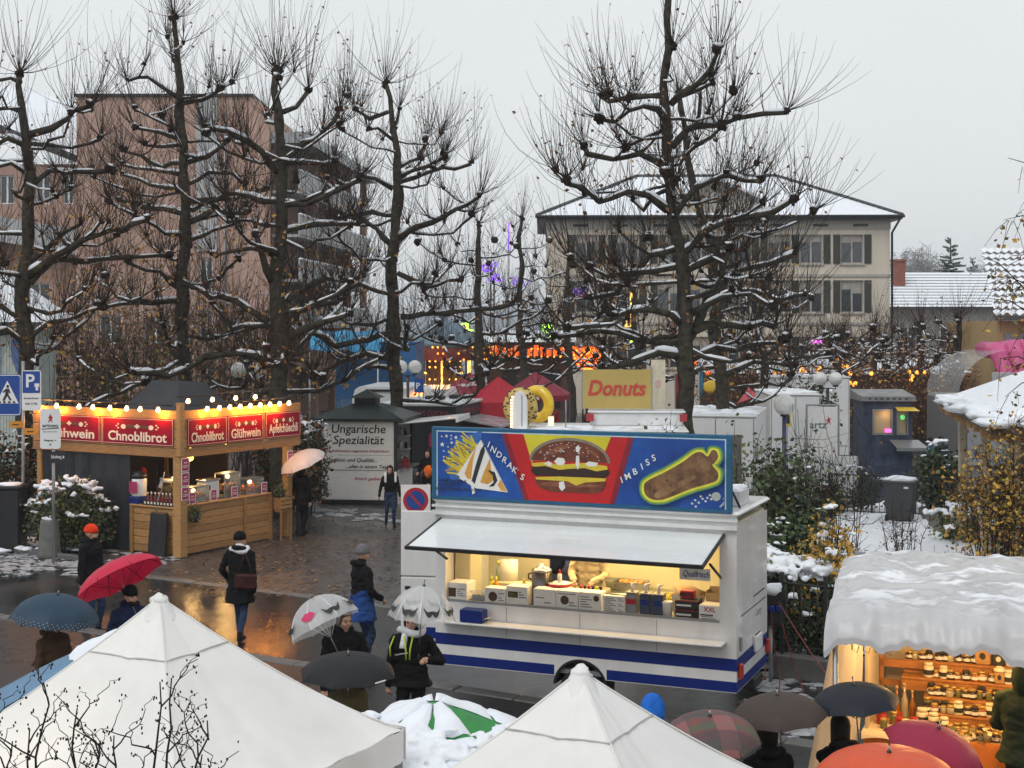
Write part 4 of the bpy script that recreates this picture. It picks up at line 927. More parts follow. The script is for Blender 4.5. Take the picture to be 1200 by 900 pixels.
# counter shelf, sill, awning flap, sign, details
q = MB(); q.bbox(.12,-.28,1.12,VL-.13,-.003,1.15,.008); q.build('counter_shelf', m_vwhite, VAN)
q = MB(); q.box(.15,.041,SZ-.03,VL-.22,.5,SZ+.001); q.build('inner_counter', m_grey, VAN)
q = MB(); q.box(.15,-.006,SZ+.001,VL-.22,.03,SZ+.03); q.build('sill', m_grey, VAN)
dz=-.30; Lf=1.08
aw = bpy.data.objects.new('awning_flap',None); COL.objects.link(aw); aw.parent=VAN; aw.location=(0,-.01,ZT+.03); aw.rotation_euler=(math.atan2(.22,.98),0,0)
q = MB(); q.bbox(.1,-Lf,-.012,VL-.17,0,.012,.006); q.build('panel', mat('flap_white',(.76,.79,.80),.25,var=.04,scale=1.5,coat=.5), aw)
for a in ((.075,-Lf-.03,-.022,VL-.145,-Lf-.001,.024),(.075,-Lf,-.022,.099,.0,.022),(VL-.169,-Lf,-.022,VL-.145,0,.022)):
    q = MB(); q.box(*a); q.build('edge_rail', m_dark, aw)
q = MB(); q.box(1.9,-.66,.0125,2.3,-.5,.016); q.build('label_plate', m_whited, aw)
for x in (.18,VL-.2):
    q = MB(); q.tube([(x,-.02,1.95),(x,-.55,2.2)],.018,6); q.build('gas_strut', m_dark, VAN)
# ----- painted sign
SG = bpy.data.objects.new('roof_sign',None); COL.objects.link(SG); SG.parent=VAN; SG.location=(-.02,-.09,ZR+.05); 
sw=VL-.02; sh=.99
m_sframe = mat('sign_frame', (.012,.10,.20), .4, var=.12)
m_sblue = mat('sign_blue', (.010,.055,.34), .35, var=.45, scale=1.6, rgb2=(.012,.10,.42))
m_sred = mat('sign_red_paint', (.50,.012,.014), .35, var=.15, scale=2); m_sdred = mat('sign_dark_red', (.22,.01,.02), .4, var=.2)
m_syel = mat('sign_yellow', (.62,.55,.03), .4, var=.12, scale=2)
q = MB(); q.bbox(0,0,0,sw,.07,sh,.012); q.build('board', m_sframe, SG)
X=lambda u: u*sw/1050.0 ; Z=lambda v: (1-v/270.0)*sh      # sketch units across the board
_lay=[0]
def paint(name, polys, m, d=None):
    _lay[0]+=1; y=-.0012*_lay[0] if d is None else d; o=None
    if name=='painted_seeds':
        q=MB()
        for p in polys: q.prism([(X(a),Z(b)) for a,b in p], y-.0008, .001)
        return q.build(name, m, SG, kind='stuff')
    for p in polys:
        q=MB(); q.prism([(X(a),Z(b)) for a,b in p], y-.0008, .001); o=q.build(name, m, SG)
    return o
def smooth(pts, n=5):
    out=[]; N=len(pts); pv=[Vector((a,b,0)) for a,b in pts]
    for i in range(N):
        p0,p1,p2,p3=pv[i-1],pv[i],pv[(i+1)%N],pv[(i+2)%N]
        for k in range(n):
            t=k/n; p=.5*((2*p1)+(p2-p0)*t+(2*p0-5*p1+4*p2-p3)*t*t+(p3-p0+3*p1-3*p2)*t**3); out.append((p.x,p.y))
    return out
paint('painted_field', [[(22,16),(1030,16),(1030,256),(22,256)]], m_sblue)
lw=[[(20,14),(1032,14),(1032,18),(20,18)],[(20,18),(24,18),(24,256),(20,256)],[(1028,18),(1032,18),(1032,256),(1028,256)]]
paint('border_line', lw, mat('sign_pale_line',(.45,.58,.68),.4))
paint('painted_red', [[(270,18),(720,18),(650,256),(352,256)]], m_sred)
paint('painted_red_edge', [[(262,18),(282,18),(362,256),(344,256)],[(708,18),(728,18),(662,256),(644,256)]], m_sdred)
paint('painted_yellow', [[(342,18),(650,18),(610,120),(560,140),(430,140),(372,120)]], m_syel)
paint('bun_shadow', [[(505+142*math.cos(R(a)), 112-86*math.sin(R(a))) for a in range(0,181,10)]], mat('sign_grey',(.22,.20,.15),.5,var=.2))
m_bun=mat('painted_bun',(.13,.028,.012),.4,var=.45,scale=7,rgb2=(.22,.06,.03)); m_patty=mat('painted_patty',(.03,.012,.008),.5,var=.5,scale=20); m_chee=mat('painted_cheese',(.65,.50,.04),.4,var=.1); m_pw=mat('painted_white',(.75,.74,.70),.5,var=.05)
paint('painted_bun', [[(505+134*math.cos(R(a)), 116-80*math.sin(R(a))) for a in range(0,181,8)]], m_bun)
paint('painted_bun', [[(385,176),(632,178),(634,190),(622,212),(590,222),(440,222),(400,210),(386,192)]], m_bun)
paint('bun_shine', [smooth([(430,80),(470,56),(520,50),(500,62),(450,86)]),smooth([(560,58),(600,80),(612,98),(590,84)]),smooth([(410,192),(470,186),(590,190),(600,198),(500,202),(420,202)])], mat('bun_shine',(.24,.085,.04),.4,var=.4,scale=9))
paint('painted_lettuce', [[(375,112),(640,112),(640,124),(600,130),(560,122),(500,132),(440,124),(375,130)]], m_sred)
paint('painted_cheese', [[(372,122),(420,116),(470,124),(560,114),(636,122),(640,138),(600,156),(560,134),(500,136),(462,150),(430,140),(374,132)],[(386,172),(470,166),(634,166),(630,176),(560,184),(530,196),(500,182),(388,180)]], m_chee)
paint('painted_patty', [[(372,136),(420,130),(470,142),(560,132),(600,142),(640,134),(646,150),(630,164),(385,166),(370,152)]], m_patty)
paint('painted_topping', [[(452,112),(466,98),(486,100),(492,114),(484,124),(466,126)],[(562,116),(574,108),(606,112),(600,124),(570,126)],[(416,122),(432,112),(446,120),(440,132)],[(528,60),(536,52),(544,62),(540,76),(530,76)],[(530,90),(540,88),(542,120),(536,140),(528,120)],[(470,186),(486,182),(492,206),(480,218),(470,206)]], m_pw)
sd=[]
rs=random.Random(3)
for k in range(46):
    a=rs.uniform(0,3.14); r_=rs.uniform(.2,.9)**.5; cx,cy=505+128*r_*math.cos(a)*.92, 106-66*r_*math.sin(a)
    sd.append([(cx-2,cy),(cx,cy-1.6),(cx+2.4,cy),(cx,cy+1.6)])
paint('painted_seeds', sd, m_pw)
# fries in a paper cone
rf_=random.Random(21)
for g_,c_ in ((16,(.03,.13,.42)),(8,(.05,.22,.40))): paint('painted_glow',[smooth([(188+g_*.2,40-g_),(150,40-g_),(118-g_*.6,52-g_),(88-g_,92),(76-g_,130),(80-g_,165+g_*.5),(104,184+g_*.7)],4)],mat('sign_glow_%d'%g_,c_,.5),-.0105+.0003*(8-g_)/8)
for k in range(48):
    f=rf_.random(); bx,by=182-78*f,64+114*f; a=R(rf_.gauss(146,17)); L_=rf_.uniform(46,86); dx,dy=math.cos(a),-math.sin(a); w_=rf_.uniform(2.2,3.8); nx,ny=-dy*w_,dx*w_
    paint('painted_fry',[[(bx+nx,by+ny),(bx-nx,by-ny),(bx+dx*L_-nx,by+dy*L_-ny),(bx+dx*L_+nx*.6,by+dy*L_+ny*.6)]],(m_syel,m_chee,m_chee,mat('fry_shade',(.42,.27,.03),.5))[k%4],-.0112-.00025*k)
_lay[0]=21
paint('painted_cone', [[(188,44),(286,232),(170,222),(96,182)]], m_pw)
paint('cone_stripe', [[(172,70),(160,120),(152,190),(138,188),(128,170),(150,110)],[(222,110),(200,160),(186,200),(214,206),(236,190),(226,150)],[(262,186),(284,230),(262,226),(250,205)]], mat('cone_orange',(.60,.30,.05),.5))
paint('cone_stripe', [[(200,62),(204,84),(180,160),(166,206),(154,196),(172,130),(188,80)],[(212,152),(240,160),(250,190),(236,212),(218,214),(236,196),(232,172)],[(96,182),(104,176),(112,188)]], m_print)
paint('cone_tip', [[(150,200),(158,196),(166,238),(158,246),(154,220)]], m_pw)
st=[(40,36,3),(58,34,5),(76,32,3),(94,38,6),(42,66,7),(76,44,3),(78,58,5),(98,58,6),(64,74,3),(48,90,3),(66,94,3),(48,112,3),(66,116,3)]
for a,b_,r_ in st: paint('painted_star', [[(a+(p_[0]-a)*1,2*b_-p_[1]) for p_ in star(a,b_,r_*1.3)]], m_pw, -.012)
for k,(a,b_) in enumerate(((922,240),(932,228),(944,236),(934,250),(956,222),(950,214),(966,230),(972,218),(980,208),(984,222))): paint('painted_star', [star(a,b_,5)], m_pw, -.012)
paint('painted_disc', [disc(1000,212,15,15,18)], mat('sign_disc',(.42,.44,.42),.5), -.012)
paint('painted_script', [[(1010,246),(1022,232),(1030,222),(1024,240),(1014,250)],[(1040-22,222),(1030,212),(1030,218)]], mat('script_grey',(.3,.36,.45),.5), -.012)
# sausage with its yellow halo
def saus(g): 
    pts=[(775,200),(790,182),(850,148),(905,112),(942,82),(966,78),(984,92),(998,70),(1012,72),(1018,92),(1008,112),(1000,122),(1018,146),(1014,172),(986,186),(930,206),(870,234),(836,248),(800,248),(778,230)]
    cx,cy=900,165; out=[]
    for i,(a,b_) in enumerate(pts):
        p0,p1=Vector(pts[i-1]),Vector(pts[(i+1)%len(pts)]); t=(p1-p0).normalized(); out.append((a+t.y*g, b_-t.x*g))
    return smooth([(a-8,b_-18) for a,b_ in out],4)
for g_,mm in ((17,mat('halo_green',(.07,.22,.12),.4)),(12,mat('halo_lime',(.30,.42,.05),.4)),(7,mat('halo_yellow',(.70,.66,.06),.4))): paint('sausage_halo',[saus(g_)],mm)
paint('painted_sausage',[saus(0)],mat('painted_sausage',(.10,.035,.015),.4,var=.55,scale=5,rgb2=(.30,.16,.07)))
paint('sausage_shine',[smooth([(800,215),(830,190),(890,160),(930,140),(935,150),(900,175),(850,205),(815,225)]),smooth([(935,85),(955,75),(975,90),(985,115),(965,130),(945,110)])],mat('sausage_shine',(.24,.12,.05),.4,var=.5,scale=9,rgb2=(.36,.21,.10)))
paint('sausage_mark',[[(800,190),(806,200),(798,214)],[(838,160),(850,158),(842,168)],[(850,176),(862,180),(856,184)],[(940,170),(950,164),(946,174)]],mat('sausage_mark',(.06,.02,.01),.5))
for s,pts in (("INDRAK'S",[(228,68),(243,84),(262,100),(280,116),(296,132),(312,147),(322,146),(336,168)]),('IMBISS',[(697,162),(715,150),(737,134),(757,118),(774,104),(792,90)])):
    for i,(ch,(a,b_)) in enumerate(zip(s,pts)):
        q_=1.14; c0=pts[len(pts)//2]; text(ch,.115 if ch!="'" else .07,m_pw,SG,(X(c0[0]+(a-c0[0])*q_),-.034,Z(c0[1]+(b_-c0[1])*q_)),rot=(90,22 if len(s)>6 else -20,0),bold=.012,ext=.002)
for k,s in enumerate(('FAM. INDRAK','ROSSTR. 7','8185 WINKEL-BÜLACH')): text(s,.05,m_print,SG,(X(40)+(.30,.2,.42)[k]*.6,-.03,Z(198+k*15)),width=(.42,.32,.66)[k],bold=.01,ext=.001)
# end wall details
q = MB(); q.box(VL+.001,.25,1.42,VL+.003,VW-.1,1.435); q.build('seam', m_dark, VAN); q = MB(); q.box(VL+.001,.95,1.55,VL+.004,1.6,1.57); q.build('vent_slit', m_dark, VAN)
q = MB(); q.bbox(VL+.001,.15,1.0,VL+.03,.2,1.18,.006); q.build('hinge', m_grey, VAN); q = MB(); q.bbox(VL+.001,.9,.82,VL+.06,1.25,1.05,.02); q.build('socket_box', m_whited, VAN)
for y in (.06,VW-.14):
    q = MB(); q.bbox(VL+.002,y,.66,VL+.06,y+.09,.86,.015); q.build('tail_light', mat('tail_red',(.40,.03,.01),.3,spec=.7), VAN)
text('Curry', .14, m_grey, VAN, (VL+.002,1.25,1.3), rot=(90,0,90), ext=.001)
q = MB(); q.bbox(VL-.25,.85,.35,VL+.05,1.3,.5,.02); q.tube([(.3,.4,.45),(VL-.3,.4,.45)],.05,6); q.tube([(.3,1.6,.45),(VL-.3,1.6,.45)],.05,6); q.build('chassis', m_dark, VAN, kind='stuff')
q = MB(); q.tube([(-.02,.9,.5),(-.9,1.02,.42)],.04,6); q.tube([(-.7,1.0,.45),(-.7,1.0,.08)],.03,6); q.lathe([(.07,-.03),(.07,.03)],12,0,Matrix.Translation((-.7,1.0,.08))@Matrix.Rotation(R(90),4,'X')); q.build('drawbar', m_dark, VAN, kind='stuff')
# open door at the left end, with stripes
dr = bpy.data.objects.new('door',None); COL.objects.link(dr); dr.parent=VAN; dr.location=(-.01,.3,0); dr.rotation_euler=(0,0,R(14))
q = MB(); q.bbox(-.62,0,.55,0,.04,1.62,.01); q.build('door_leaf', m_vwhite, dr); q = MB(); q.bbox(-.62,0,1.64,0,.04,2.55,.01); q.build('door_leaf', m_vwhite, dr)
for z0,z1 in ((.56,.64),(.775,.93)): q = MB(); q.box(-.61,-.004,z0,-.01,-.0005,z1); q.build('stripe', m_vblue, dr)
q = MB(); q.bbox(-.56,-.03,1.45,-.48,-.001,1.5,.01); q.build('handle', m_dark, dr)
q = MB(); q.box(.02,-.012,2.16,.13,-.005,2.30); q.build('sticker', mat('orange_sticker',(.65,.16,.03),.5), VAN)
q = MB(); q.box(-.06,-.004,2.3,.06,0,2.44); e=q.build('notice', MATS['sign_disc'], VAN, (VL-.6,-.0,0)); bpy.data.objects.remove(e)
sg = thing('hanging_sign','white sign lettered in blue hanging at the right end of the trailer opening','sign',at_van(VL-.52,-.08,1.98),VA); q=MB(); q.box(-.2,0,-.075,.2,.01,.075); q.build('plate',m_paper,sg); text('Qualfrisch',.11,m_blue,sg,(.02,-.003,0),width=.34,bold=.01,shear=.2); q=MB(); q.tube([(-.18,.005,.075),(-.18,.005,.4)],.003,4); q.build('wire',m_dark,sg)
# interior: bench, wall shelves, ceiling lamp
q = MB(); q.bbox(1.45,VW-.62,ZB+.1,VL-.1,VW-.05,1.42,.01); q.build('back_bench', m_steel, VAN)
q = MB(); q.bbox(.45,1.0,ZB+.1,2.1,1.3,1.45,.01); q.bbox(.43,.9,1.451,2.15,VW-.65,1.50,.008); q.build('work_table', m_vin, VAN)
q = MB(); q.bbox(.06,.5,ZB+.1,.3,.9,2.4,.01); q.build('side_cupboard', m_vin, VAN)
q = MB(); q.box(.5,1.2,ZT-.02,3.6,1.35,ZT+.02); q.build('ceiling_lamp', lamp_mat('tube_lamp',(1,.80,.42),3), VAN)
light('ceiling_light','RECT',(2.05,1.0,ZT-.06),56,(1,.72,.28),VAN,(2.6,.5)); [MB().box(x,-.0035,.94,x+.008,-.0002,SZ-.02).build('panel_joint',m_grey,VAN) for x in (1.05,2.1,3.15)]; light('counter_light','RECT',(2.05,.2,ZT-.08),26,(1,.66,.30),VAN,(3.0,.2))
q = MB(); q.box(.041,.05,ZR-.12,VL-.041,VW-.05,ZR-.09); q.build('ceiling', m_vin, VAN)
# ---- goods on the trailer counter
def vbox(px0,px1,y,d,h,label,cat='box',m=None,name='printed_box',z=SZ+.003,print_fn=None,group=None):
    x0,x1=van_x(px0,y),van_x(px1,y); t=thing(name,label,cat,at_van(x0,y,z),VA,group); w_=x1-x0
    q=MB(); q.bbox(0,0,0,w_,d,h,.006); q.build('box_body',m or m_paper,t)
    if print_fn: print_fn(t,w_,h)
    return t
def pr(*items):
    def f(t,w_,h):
        for k,it in enumerate(items):
            kind=it[0]
            if kind=='t': text(it[1],h*it[4],it[5] if len(it)>5 else m_print,t,(w_*it[2],-.003,h*it[3]),bold=.015,ext=.001)
            elif kind=='d': q=MB(); q.prism(disc(w_*it[1],h*it[2],it[3],it[3],14),-.004,-.001); q.build('print',it[4],t)
            elif kind=='r': q=MB(); q.box(w_*it[1],-.004,h*it[2],w_*it[3],-.001,h*it[4]); q.build('print',it[5],t)
            elif kind=='l':
                q=MB()
                for j in range(it[5]): q.box(w_*it[1],-.003,h*(it[2]+(it[4]-it[2])*j/it[5]),w_*(it[3]-.12*((j*7)%3)),-.001,h*(it[2]+(it[4]-it[2])*(j+.4)/it[5]))
                q.build('print',mat('print_grey',(.2,.19,.18),.6),t,kind='stuff')
    return f
m_pbrown=mat('print_brown',(.07,.035,.02),.6,var=.4,scale=30)
vbox(524,547,.08,.3,.24,'white card box printed with a dark photo at the left end of the trailer counter',print_fn=pr(('r',.08,.2,.45,.7,m_pbrown),('l',.52,.25,.92,.75,4)))
t=vbox(553,568,.16,.12,.08,'grey stand with hot dog letters on the trailer counter','stand',m_grey,'letter_stand'); text('HOT DOGS',.07,m_pw,t,(.1,-.01,.12),width=.26,bold=.02)
vbox(568,592,.06,.2,.21,'white card box with a round dark picture on the trailer counter',print_fn=pr(('d',.4,.45,.065,m_pbrown),('l',.68,.2,.95,.8,4)))
vbox(593,618,.08,.24,.25,'white card box with a picture slot on the trailer counter',print_fn=pr(('r',.1,.4,.55,.72,m_print),('r',.16,.45,.5,.66,m_syel),('l',.6,.4,.95,.8,3)))
vbox(625,651,.05,.22,.25,'blank white card box with faint script in the middle of the counter',print_fn=pr(('l',.1,.5,.5,.65,1),('l',.5,.25,.8,.4,1)))
vbox(651.5,677,.05,.22,.25,'white card box with a burger drawing in the middle of the counter',print_fn=pr(('d',.4,.5,.06,m_pbrown),('l',.1,.8,.9,.92,1),('l',.6,.2,.95,.5,2)))
vbox(678,704,.05,.22,.25,'white card box with a price list and round picture on the counter',print_fn=pr(('d',.8,.7,.04,m_pbrown),('l',.08,.2,.6,.85,5)))
vbox(706,732,.05,.06,.23,'white price list card left of the sauce dispensers','card',print_fn=pr(('l',.1,.12,.62,.92,8),('l',.72,.12,.96,.92,8)))
m_disp=mat('dispenser_blue',(.05,.07,.13),.35,var=.1)
pmp=None
for k,(px,lab) in enumerate(((741,'grey sauce dispenser with white pump, first of three'),(757,'blue sauce dispenser with white pump, middle of three'),(772,'blue sauce dispenser with white pump beside the white tub'))):
    x=van_x(px,.14); t=thing('sauce_dispenser',lab,'sauce dispenser',at_van(x,.14,SZ+.003),VA,'sauce dispensers'); q=MB(); q.bbox(-.072,-.06,0,.072,.1,.27,.01); q.build('container',m_disp if k else m_grey,t); q=MB(); q.bbox(-.078,-.066,.271,.078,.106,.29,.006); q.build('lid',m_steel,t); q=MB(); q.tube([(0,0,.29),(0,0,.40)],.022,8); q.tube([(0,0,.385),(.06,-.03,.41)],.014,6); q.build('pump',m_white,t); q=MB(); q.box(-.066,-.0645,.13,.066,-.0605,.2); q.build('label_band',m_blue if k else m_red,t)
x=van_x(782,.12); t=thing('tub','round white tub beside the sauce dispensers','tub',at_van(x,.12,SZ+.003),VA); q=MB(); q.lathe([(.06,0),(.068,.17),(.074,.18),(.074,.2),(.06,.2)],16); q.build('body',m_paper,t)
for k in range(2): vbox(791,818,.08,.22,.115,('lower' if k==0 else 'upper')+' dark carton of the stack left of the XXL box','carton',m_print,'carton',SZ+.003+k*.12,pr(('r',.05,.35,.7,.55,m_paper),('r',.0,.9,1,.98,m_red)))
t=vbox(797,813,.18,.1,.1,'red lettered carton lying on top of the dark cartons','carton',m_red,'carton',SZ+.245,pr(('t','MEGA',.5,.5,.7,m_print)))
vbox(819,847,.05,.26,.2,'white carton lettered XXL in red at the right end of the counter',print_fn=pr(('t','XXL',.45,.74,.4,m_red),('l',.1,.12,.7,.5,3),('r',.05,.34,.6,.42,m_print)))
x0,x1=van_x(826,.3),van_x(848,.3); t=thing('carton','open brown carton behind the XXL box','carton',at_van(x0,.34,SZ+.003),VA); w_=x1-x0; q=MB()
for a in ((0,0,0,w_,.01,.3),(0,.2,0,w_,.21,.36),(0,.011,0,.01,.199,.33),(w_-.01,.011,0,w_,.199,.33)): q.box(*a)
q.build('carton_wall',m_card,t); q=MB(); q.ball((w_*.6,.1,.24),(.06,.05,.04),0,8,5,lump=.5); q.build('contents',m_bread,t)
x=van_x(808,.45); t=thing('lined_tray','steel tray lined with brown paper behind the cartons','tray',at_van(x,.42,SZ+.003),VA); q=MB(); q.add([(-.17,-.13,0),(.17,-.13,0),(.17,.13,0),(-.17,.13,0),(-.19,-.15,.26),(.19,-.15,.26),(.19,.15,.26),(-.19,.15,.26)],[(0,3,2,1),(0,1,5,4),(1,2,6,5),(2,3,7,6),(3,0,4,7)]); q.build('tray',m_paper,t); q=MB(); q.ball((0,0,.26),(.22,.17,.1),0,14,7,lump=.6,seed=4); q.build('paper_lining',m_card,t)
x=van_x(634,.34); t=thing('urn','tall steel urn with lid and side handles on the trailer counter','urn',at_van(x,.36,SZ+.003),VA); q=MB(); q.lathe([(.13,0),(.135,.02),(.135,.42),(.125,.43)],22); q.build('body',mat('urn_steel',(.16,.15,.15),.25,metal=.8),t); q=MB(); q.lathe([(.14,.43),(.14,.45),(.11,.48),(.03,.5),(.03,.53),(.001,.54)],22); q.build('lid',m_steel,t)
for s_ in (-1,1): q=MB(); q.tube([(s_*.13,0,.3),(s_*.19,0,.32),(s_*.19,0,.38),(s_*.13,0,.4)],.012,6); q.build('handle',m_black,t)
x=van_x(654,.28); t=thing('sauce_plate','round red plate with a white rim on the trailer counter','plate',at_van(x,.34,SZ+.26),VA); q=MB(); q.lathe([(.1,-.25),(.1,-.02),(.16,0),(.165,.03),(.15,.03)],24); q.build('plate',m_red,t); q=MB(); q.lathe([(.02,.03),(.16,.032),(.162,.036),(.02,.04)],24); q.build('rim',m_paper,t)
t=thing('squeeze_bottle','white squeeze bottle standing on the red plate','bottle',at_van(x,.34,SZ+.302),VA); q=MB(); q.lathe([(.03,0),(.03,.1),(.02,.12),(.008,.16)],12); q.build('body',m_paper,t); q=MB(); q.lathe([(.02,.12),(.012,.16),(.002,.18)],10); q.build('nozzle',m_red,t)
for px,mm,lab in ((576,m_syel,'yellow mustard bottle behind the round picture box'),(581.5,mat('orange_bottle',(.65,.25,.02),.4),'orange sauce bottle behind the round picture box'),(614,m_red,'red sauce bottle with yellow cap left of the urn')):
    x=van_x(px,.4); t=thing('sauce_bottle',lab,'bottle',at_van(x,.4,SZ+.003),VA); q=MB(); q.lathe([(.035,0),(.038,.02),(.038,.2),(.03,.24)],12); q.build('body',mm,t); q=MB(); q.lathe([(.02,.24),(.018,.28),(.004,.31)],10); q.build('cap',m_syel,t)
x=van_x(591,1.0); t=thing('paper_roll','fat white paper roll on the rear work table','paper roll',at_van(x,1.15,1.503),VA); q=MB(); q.lathe([(.03,0),(.14,0),(.14,.28),(.03,.28)],24); q.build('roll',m_paper,t); q=MB(); q.lathe([(.031,-.001),(.031,.281)],12); q.build('core',m_card,t)
x=van_x(583,1.0); t=thing('spray_bottle','yellow topped spray bottle left of the paper roll','bottle',at_van(x,1.05,1.503),VA); q=MB(); q.lathe([(.04,0),(.04,.16),(.015,.2),(.015,.24)],10); q.build('body',mat('bottle_clear',(.4,.45,.3),.2),t); q=MB(); q.bbox(-.02,-.05,.24,.02,.03,.28,.008); q.build('trigger',m_syel,t)
t=thing('fryer','steel fryer with chips in its basket behind the dispensers','fryer',at_van(van_x(745,.62),.55,SZ-.2),VA); q=MB(); q.bbox(-.1,0,0,.55,.45,.28,.02); q.build('body',m_steel,t); q=MB(); q.box(-.06,.04,.281,.5,.41,.285); q.build('oil',m_print,t)
q=MB()
for k in range(60): 
    c=Vector((random.uniform(.15,.48),random.uniform(.1,.38),.29+random.uniform(0,.06))); a=random.uniform(0,3.1); q.tube([c,c+Vector((math.cos(a),math.sin(a),.1))*.07],.008,4,0,False)
q.build('chips',m_chee,t,kind='stuff')
for k,(px,mm) in enumerate(((712,m_steel),(745,m_bread))):
    x=van_x(px,1.7); t=thing('serving_tray',('empty steel tray' if k==0 else 'steel tray of bread rolls')+' on the rear bench','tray',at_van(x,1.5,1.423),VA); q=MB(); q.add([(-.2,-.13,0),(.2,-.13,0),(.2,.13,0),(-.2,.13,0),(-.23,-.16,.12),(.23,-.16,.12),(.23,.16,.12),(-.23,.16,.12)],[(0,3,2,1),(0,1,5,4),(1,2,6,5),(2,3,7,6),(3,0,4,7)]); q.build('tray',m_steel,t)
    if k:
        for j in range(5): q=MB(); q.ball((-.14+j*.07,0,.1),(.045,.1,.04),0,8,5); q.build('bread_roll',m_bread,t)
x=van_x(690,.12)
for k in range(6):
    c=(m_red,m_print,m_red,m_print,m_syel,m_print)[k]; t=thing('sauce_bottle',('red','black','red','black','yellow','black')[k]+' round bottle top peeping over the price list box, '+('first','second','third','fourth','fifth','last')[k]+' of the line','bottle',at_van(van_x(681+k*4.6,.33),.33,SZ+.003),VA,'bottles behind the price list box'); q=MB(); q.lathe([(.025,0),(.025,.2),(.014,.24)],8); q.build('body',m_paper,t); q=MB(); q.lathe([(.016,.24),(.02,.25),(.02,.28),(.002,.29)],8); q.build('cap',c,t)
t=thing('napkin_box','blue napkin box on the left end of the trailer shelf','box',at_van(van_x(540,-.2),-.25,1.152),VA); q=MB(); q.bbox(0,0,0,.33,.2,.17,.012); q.build('box_body',m_vblue,t); q=MB(); q.add([(.335,.03,.05),(.335,.17,.05),(.42,.16,.075),(.42,.04,.075)],[(0,1,2,3)]); q.build('napkin',m_paper,t)
# roof clutter on the trailer
t=thing('roof_box','white box and dark brace on the roof behind the burger sign','box',at_van(VL-.35,.5,ZR+.072),VA); q=MB(); q.bbox(0,0,0,.28,.5,.2,.01); q.build('box_body',m_whited,t); q=MB(); q.tube([(.1,-.35,.55),(.3,-.1,0.0)],.015,6); q.build('brace',m_dark,t); q=MB(); q.ball((.14,.3,.2),(.17,.3,.06),0,12,5,lump=.4); q.build('snow',m_snow,t)
# ================================================================ people
m_skin = mat('skin', (.52,.30,.21), .5, var=.12, scale=12)
m_hair = mat('hair_brown', (.022,.013,.009), .7, var=.3, scale=40, spec=.2)
m_hairg = mat('hair_grey', (.25,.23,.21), .6, var=.3, scale=40)
m_eye = mat('eye_dark', (.02,.015,.012), .2)
m_lip = mat('lip', (.36,.13,.11), .5)
def cloth(name, rgb, rough=.85): return mat(name, rgb, rough, var=.3, scale=7, bump=.6, bscale=9, spec=.12)
c_black=cloth('cloth_black',(.008,.008,.009)); c_navy=cloth('cloth_navy',(.012,.02,.055)); c_jean=cloth('cloth_jeans',(.022,.04,.085)); c_blue=cloth('cloth_blue',(.02,.06,.22))
c_khaki=cloth('cloth_khaki',(.12,.095,.045)); c_green=cloth('cloth_green',(.035,.05,.03)); c_beige=cloth('cloth_beige',(.50,.42,.28)); c_brown=cloth('cloth_brown',(.07,.04,.025)); c_orange=cloth('cap_orange',(.85,.055,.015))
c_grey=cloth('cap_grey',(.16,.16,.17)); c_white=cloth('scarf_white',(.70,.70,.72)); c_redcap=cloth('cap_red',(.25,.02,.02)); c_hivis=cloth('cloth_hivis',(.80,.16,.02)); c_bhood=cloth('hood_blue',(.02,.14,.55)); c_shoe=cloth('shoe',(.014,.012,.011)); c_mar=cloth('bag_maroon',(.055,.016,.016),.45)
m_lime=mat('lime_piping',(.45,.60,.04),.5); m_refl=mat('reflective_grey',(.4,.4,.4),.4)
def _cap(q, a, b, ra, rb, n=12, sq=None):
    a=Vector(a); b=Vector(b); d=(b-a); L=max(d.length,1e-4); d.normalize()
    up=Vector((0,1,0)) if abs(d.y)<.9 else Vector((1,0,0)); x=d.cross(up).normalized(); y=x.cross(d)
    sx,sy = sq or (1,1); prof=[]
    for k in range(5): t=math.pi/2*k/4; prof.append((-ra*math.cos(t),ra*math.sin(t)))
    for k in range(5): t=math.pi/2*k/4; prof.append((L+rb*math.sin(t),rb*math.cos(t)))
    vs=[];fs=[]
    for z,r_ in prof:
        for c,s_ in _ell(n): vs.append(a+d*z+x*(c*max(r_,.001)*sx)+y*(s_*max(r_,.001)*sy))
    for i in range(len(prof)-1):
        for k in range(n): fs.append((i*n+k,i*n+(k+1)%n,(i+1)*n+(k+1)%n,(i+1)*n+k))
    fs.append(tuple(range(n-1,-1,-1))); fs.append(tuple((len(prof)-1)*n+k for k in range(n)))
    q.add(vs,fs)
def ik(s, h, l1, l2, pole):
    s=Vector(s); h=Vector(h); d=h-s; L=min(d.length,(l1+l2)*.995); d.normalize(); h=s+d*L
    a=(l1*l1-l2*l2+L*L)/(2*L); k=math.sqrt(max(0,l1*l1-a*a)); p=Vector(pole); p=(p-d*p.dot(d))
    if p.length<1e-4: p=Vector((0,1,0))
    return s+d*a+p.normalized()*k, h
_pend=[]
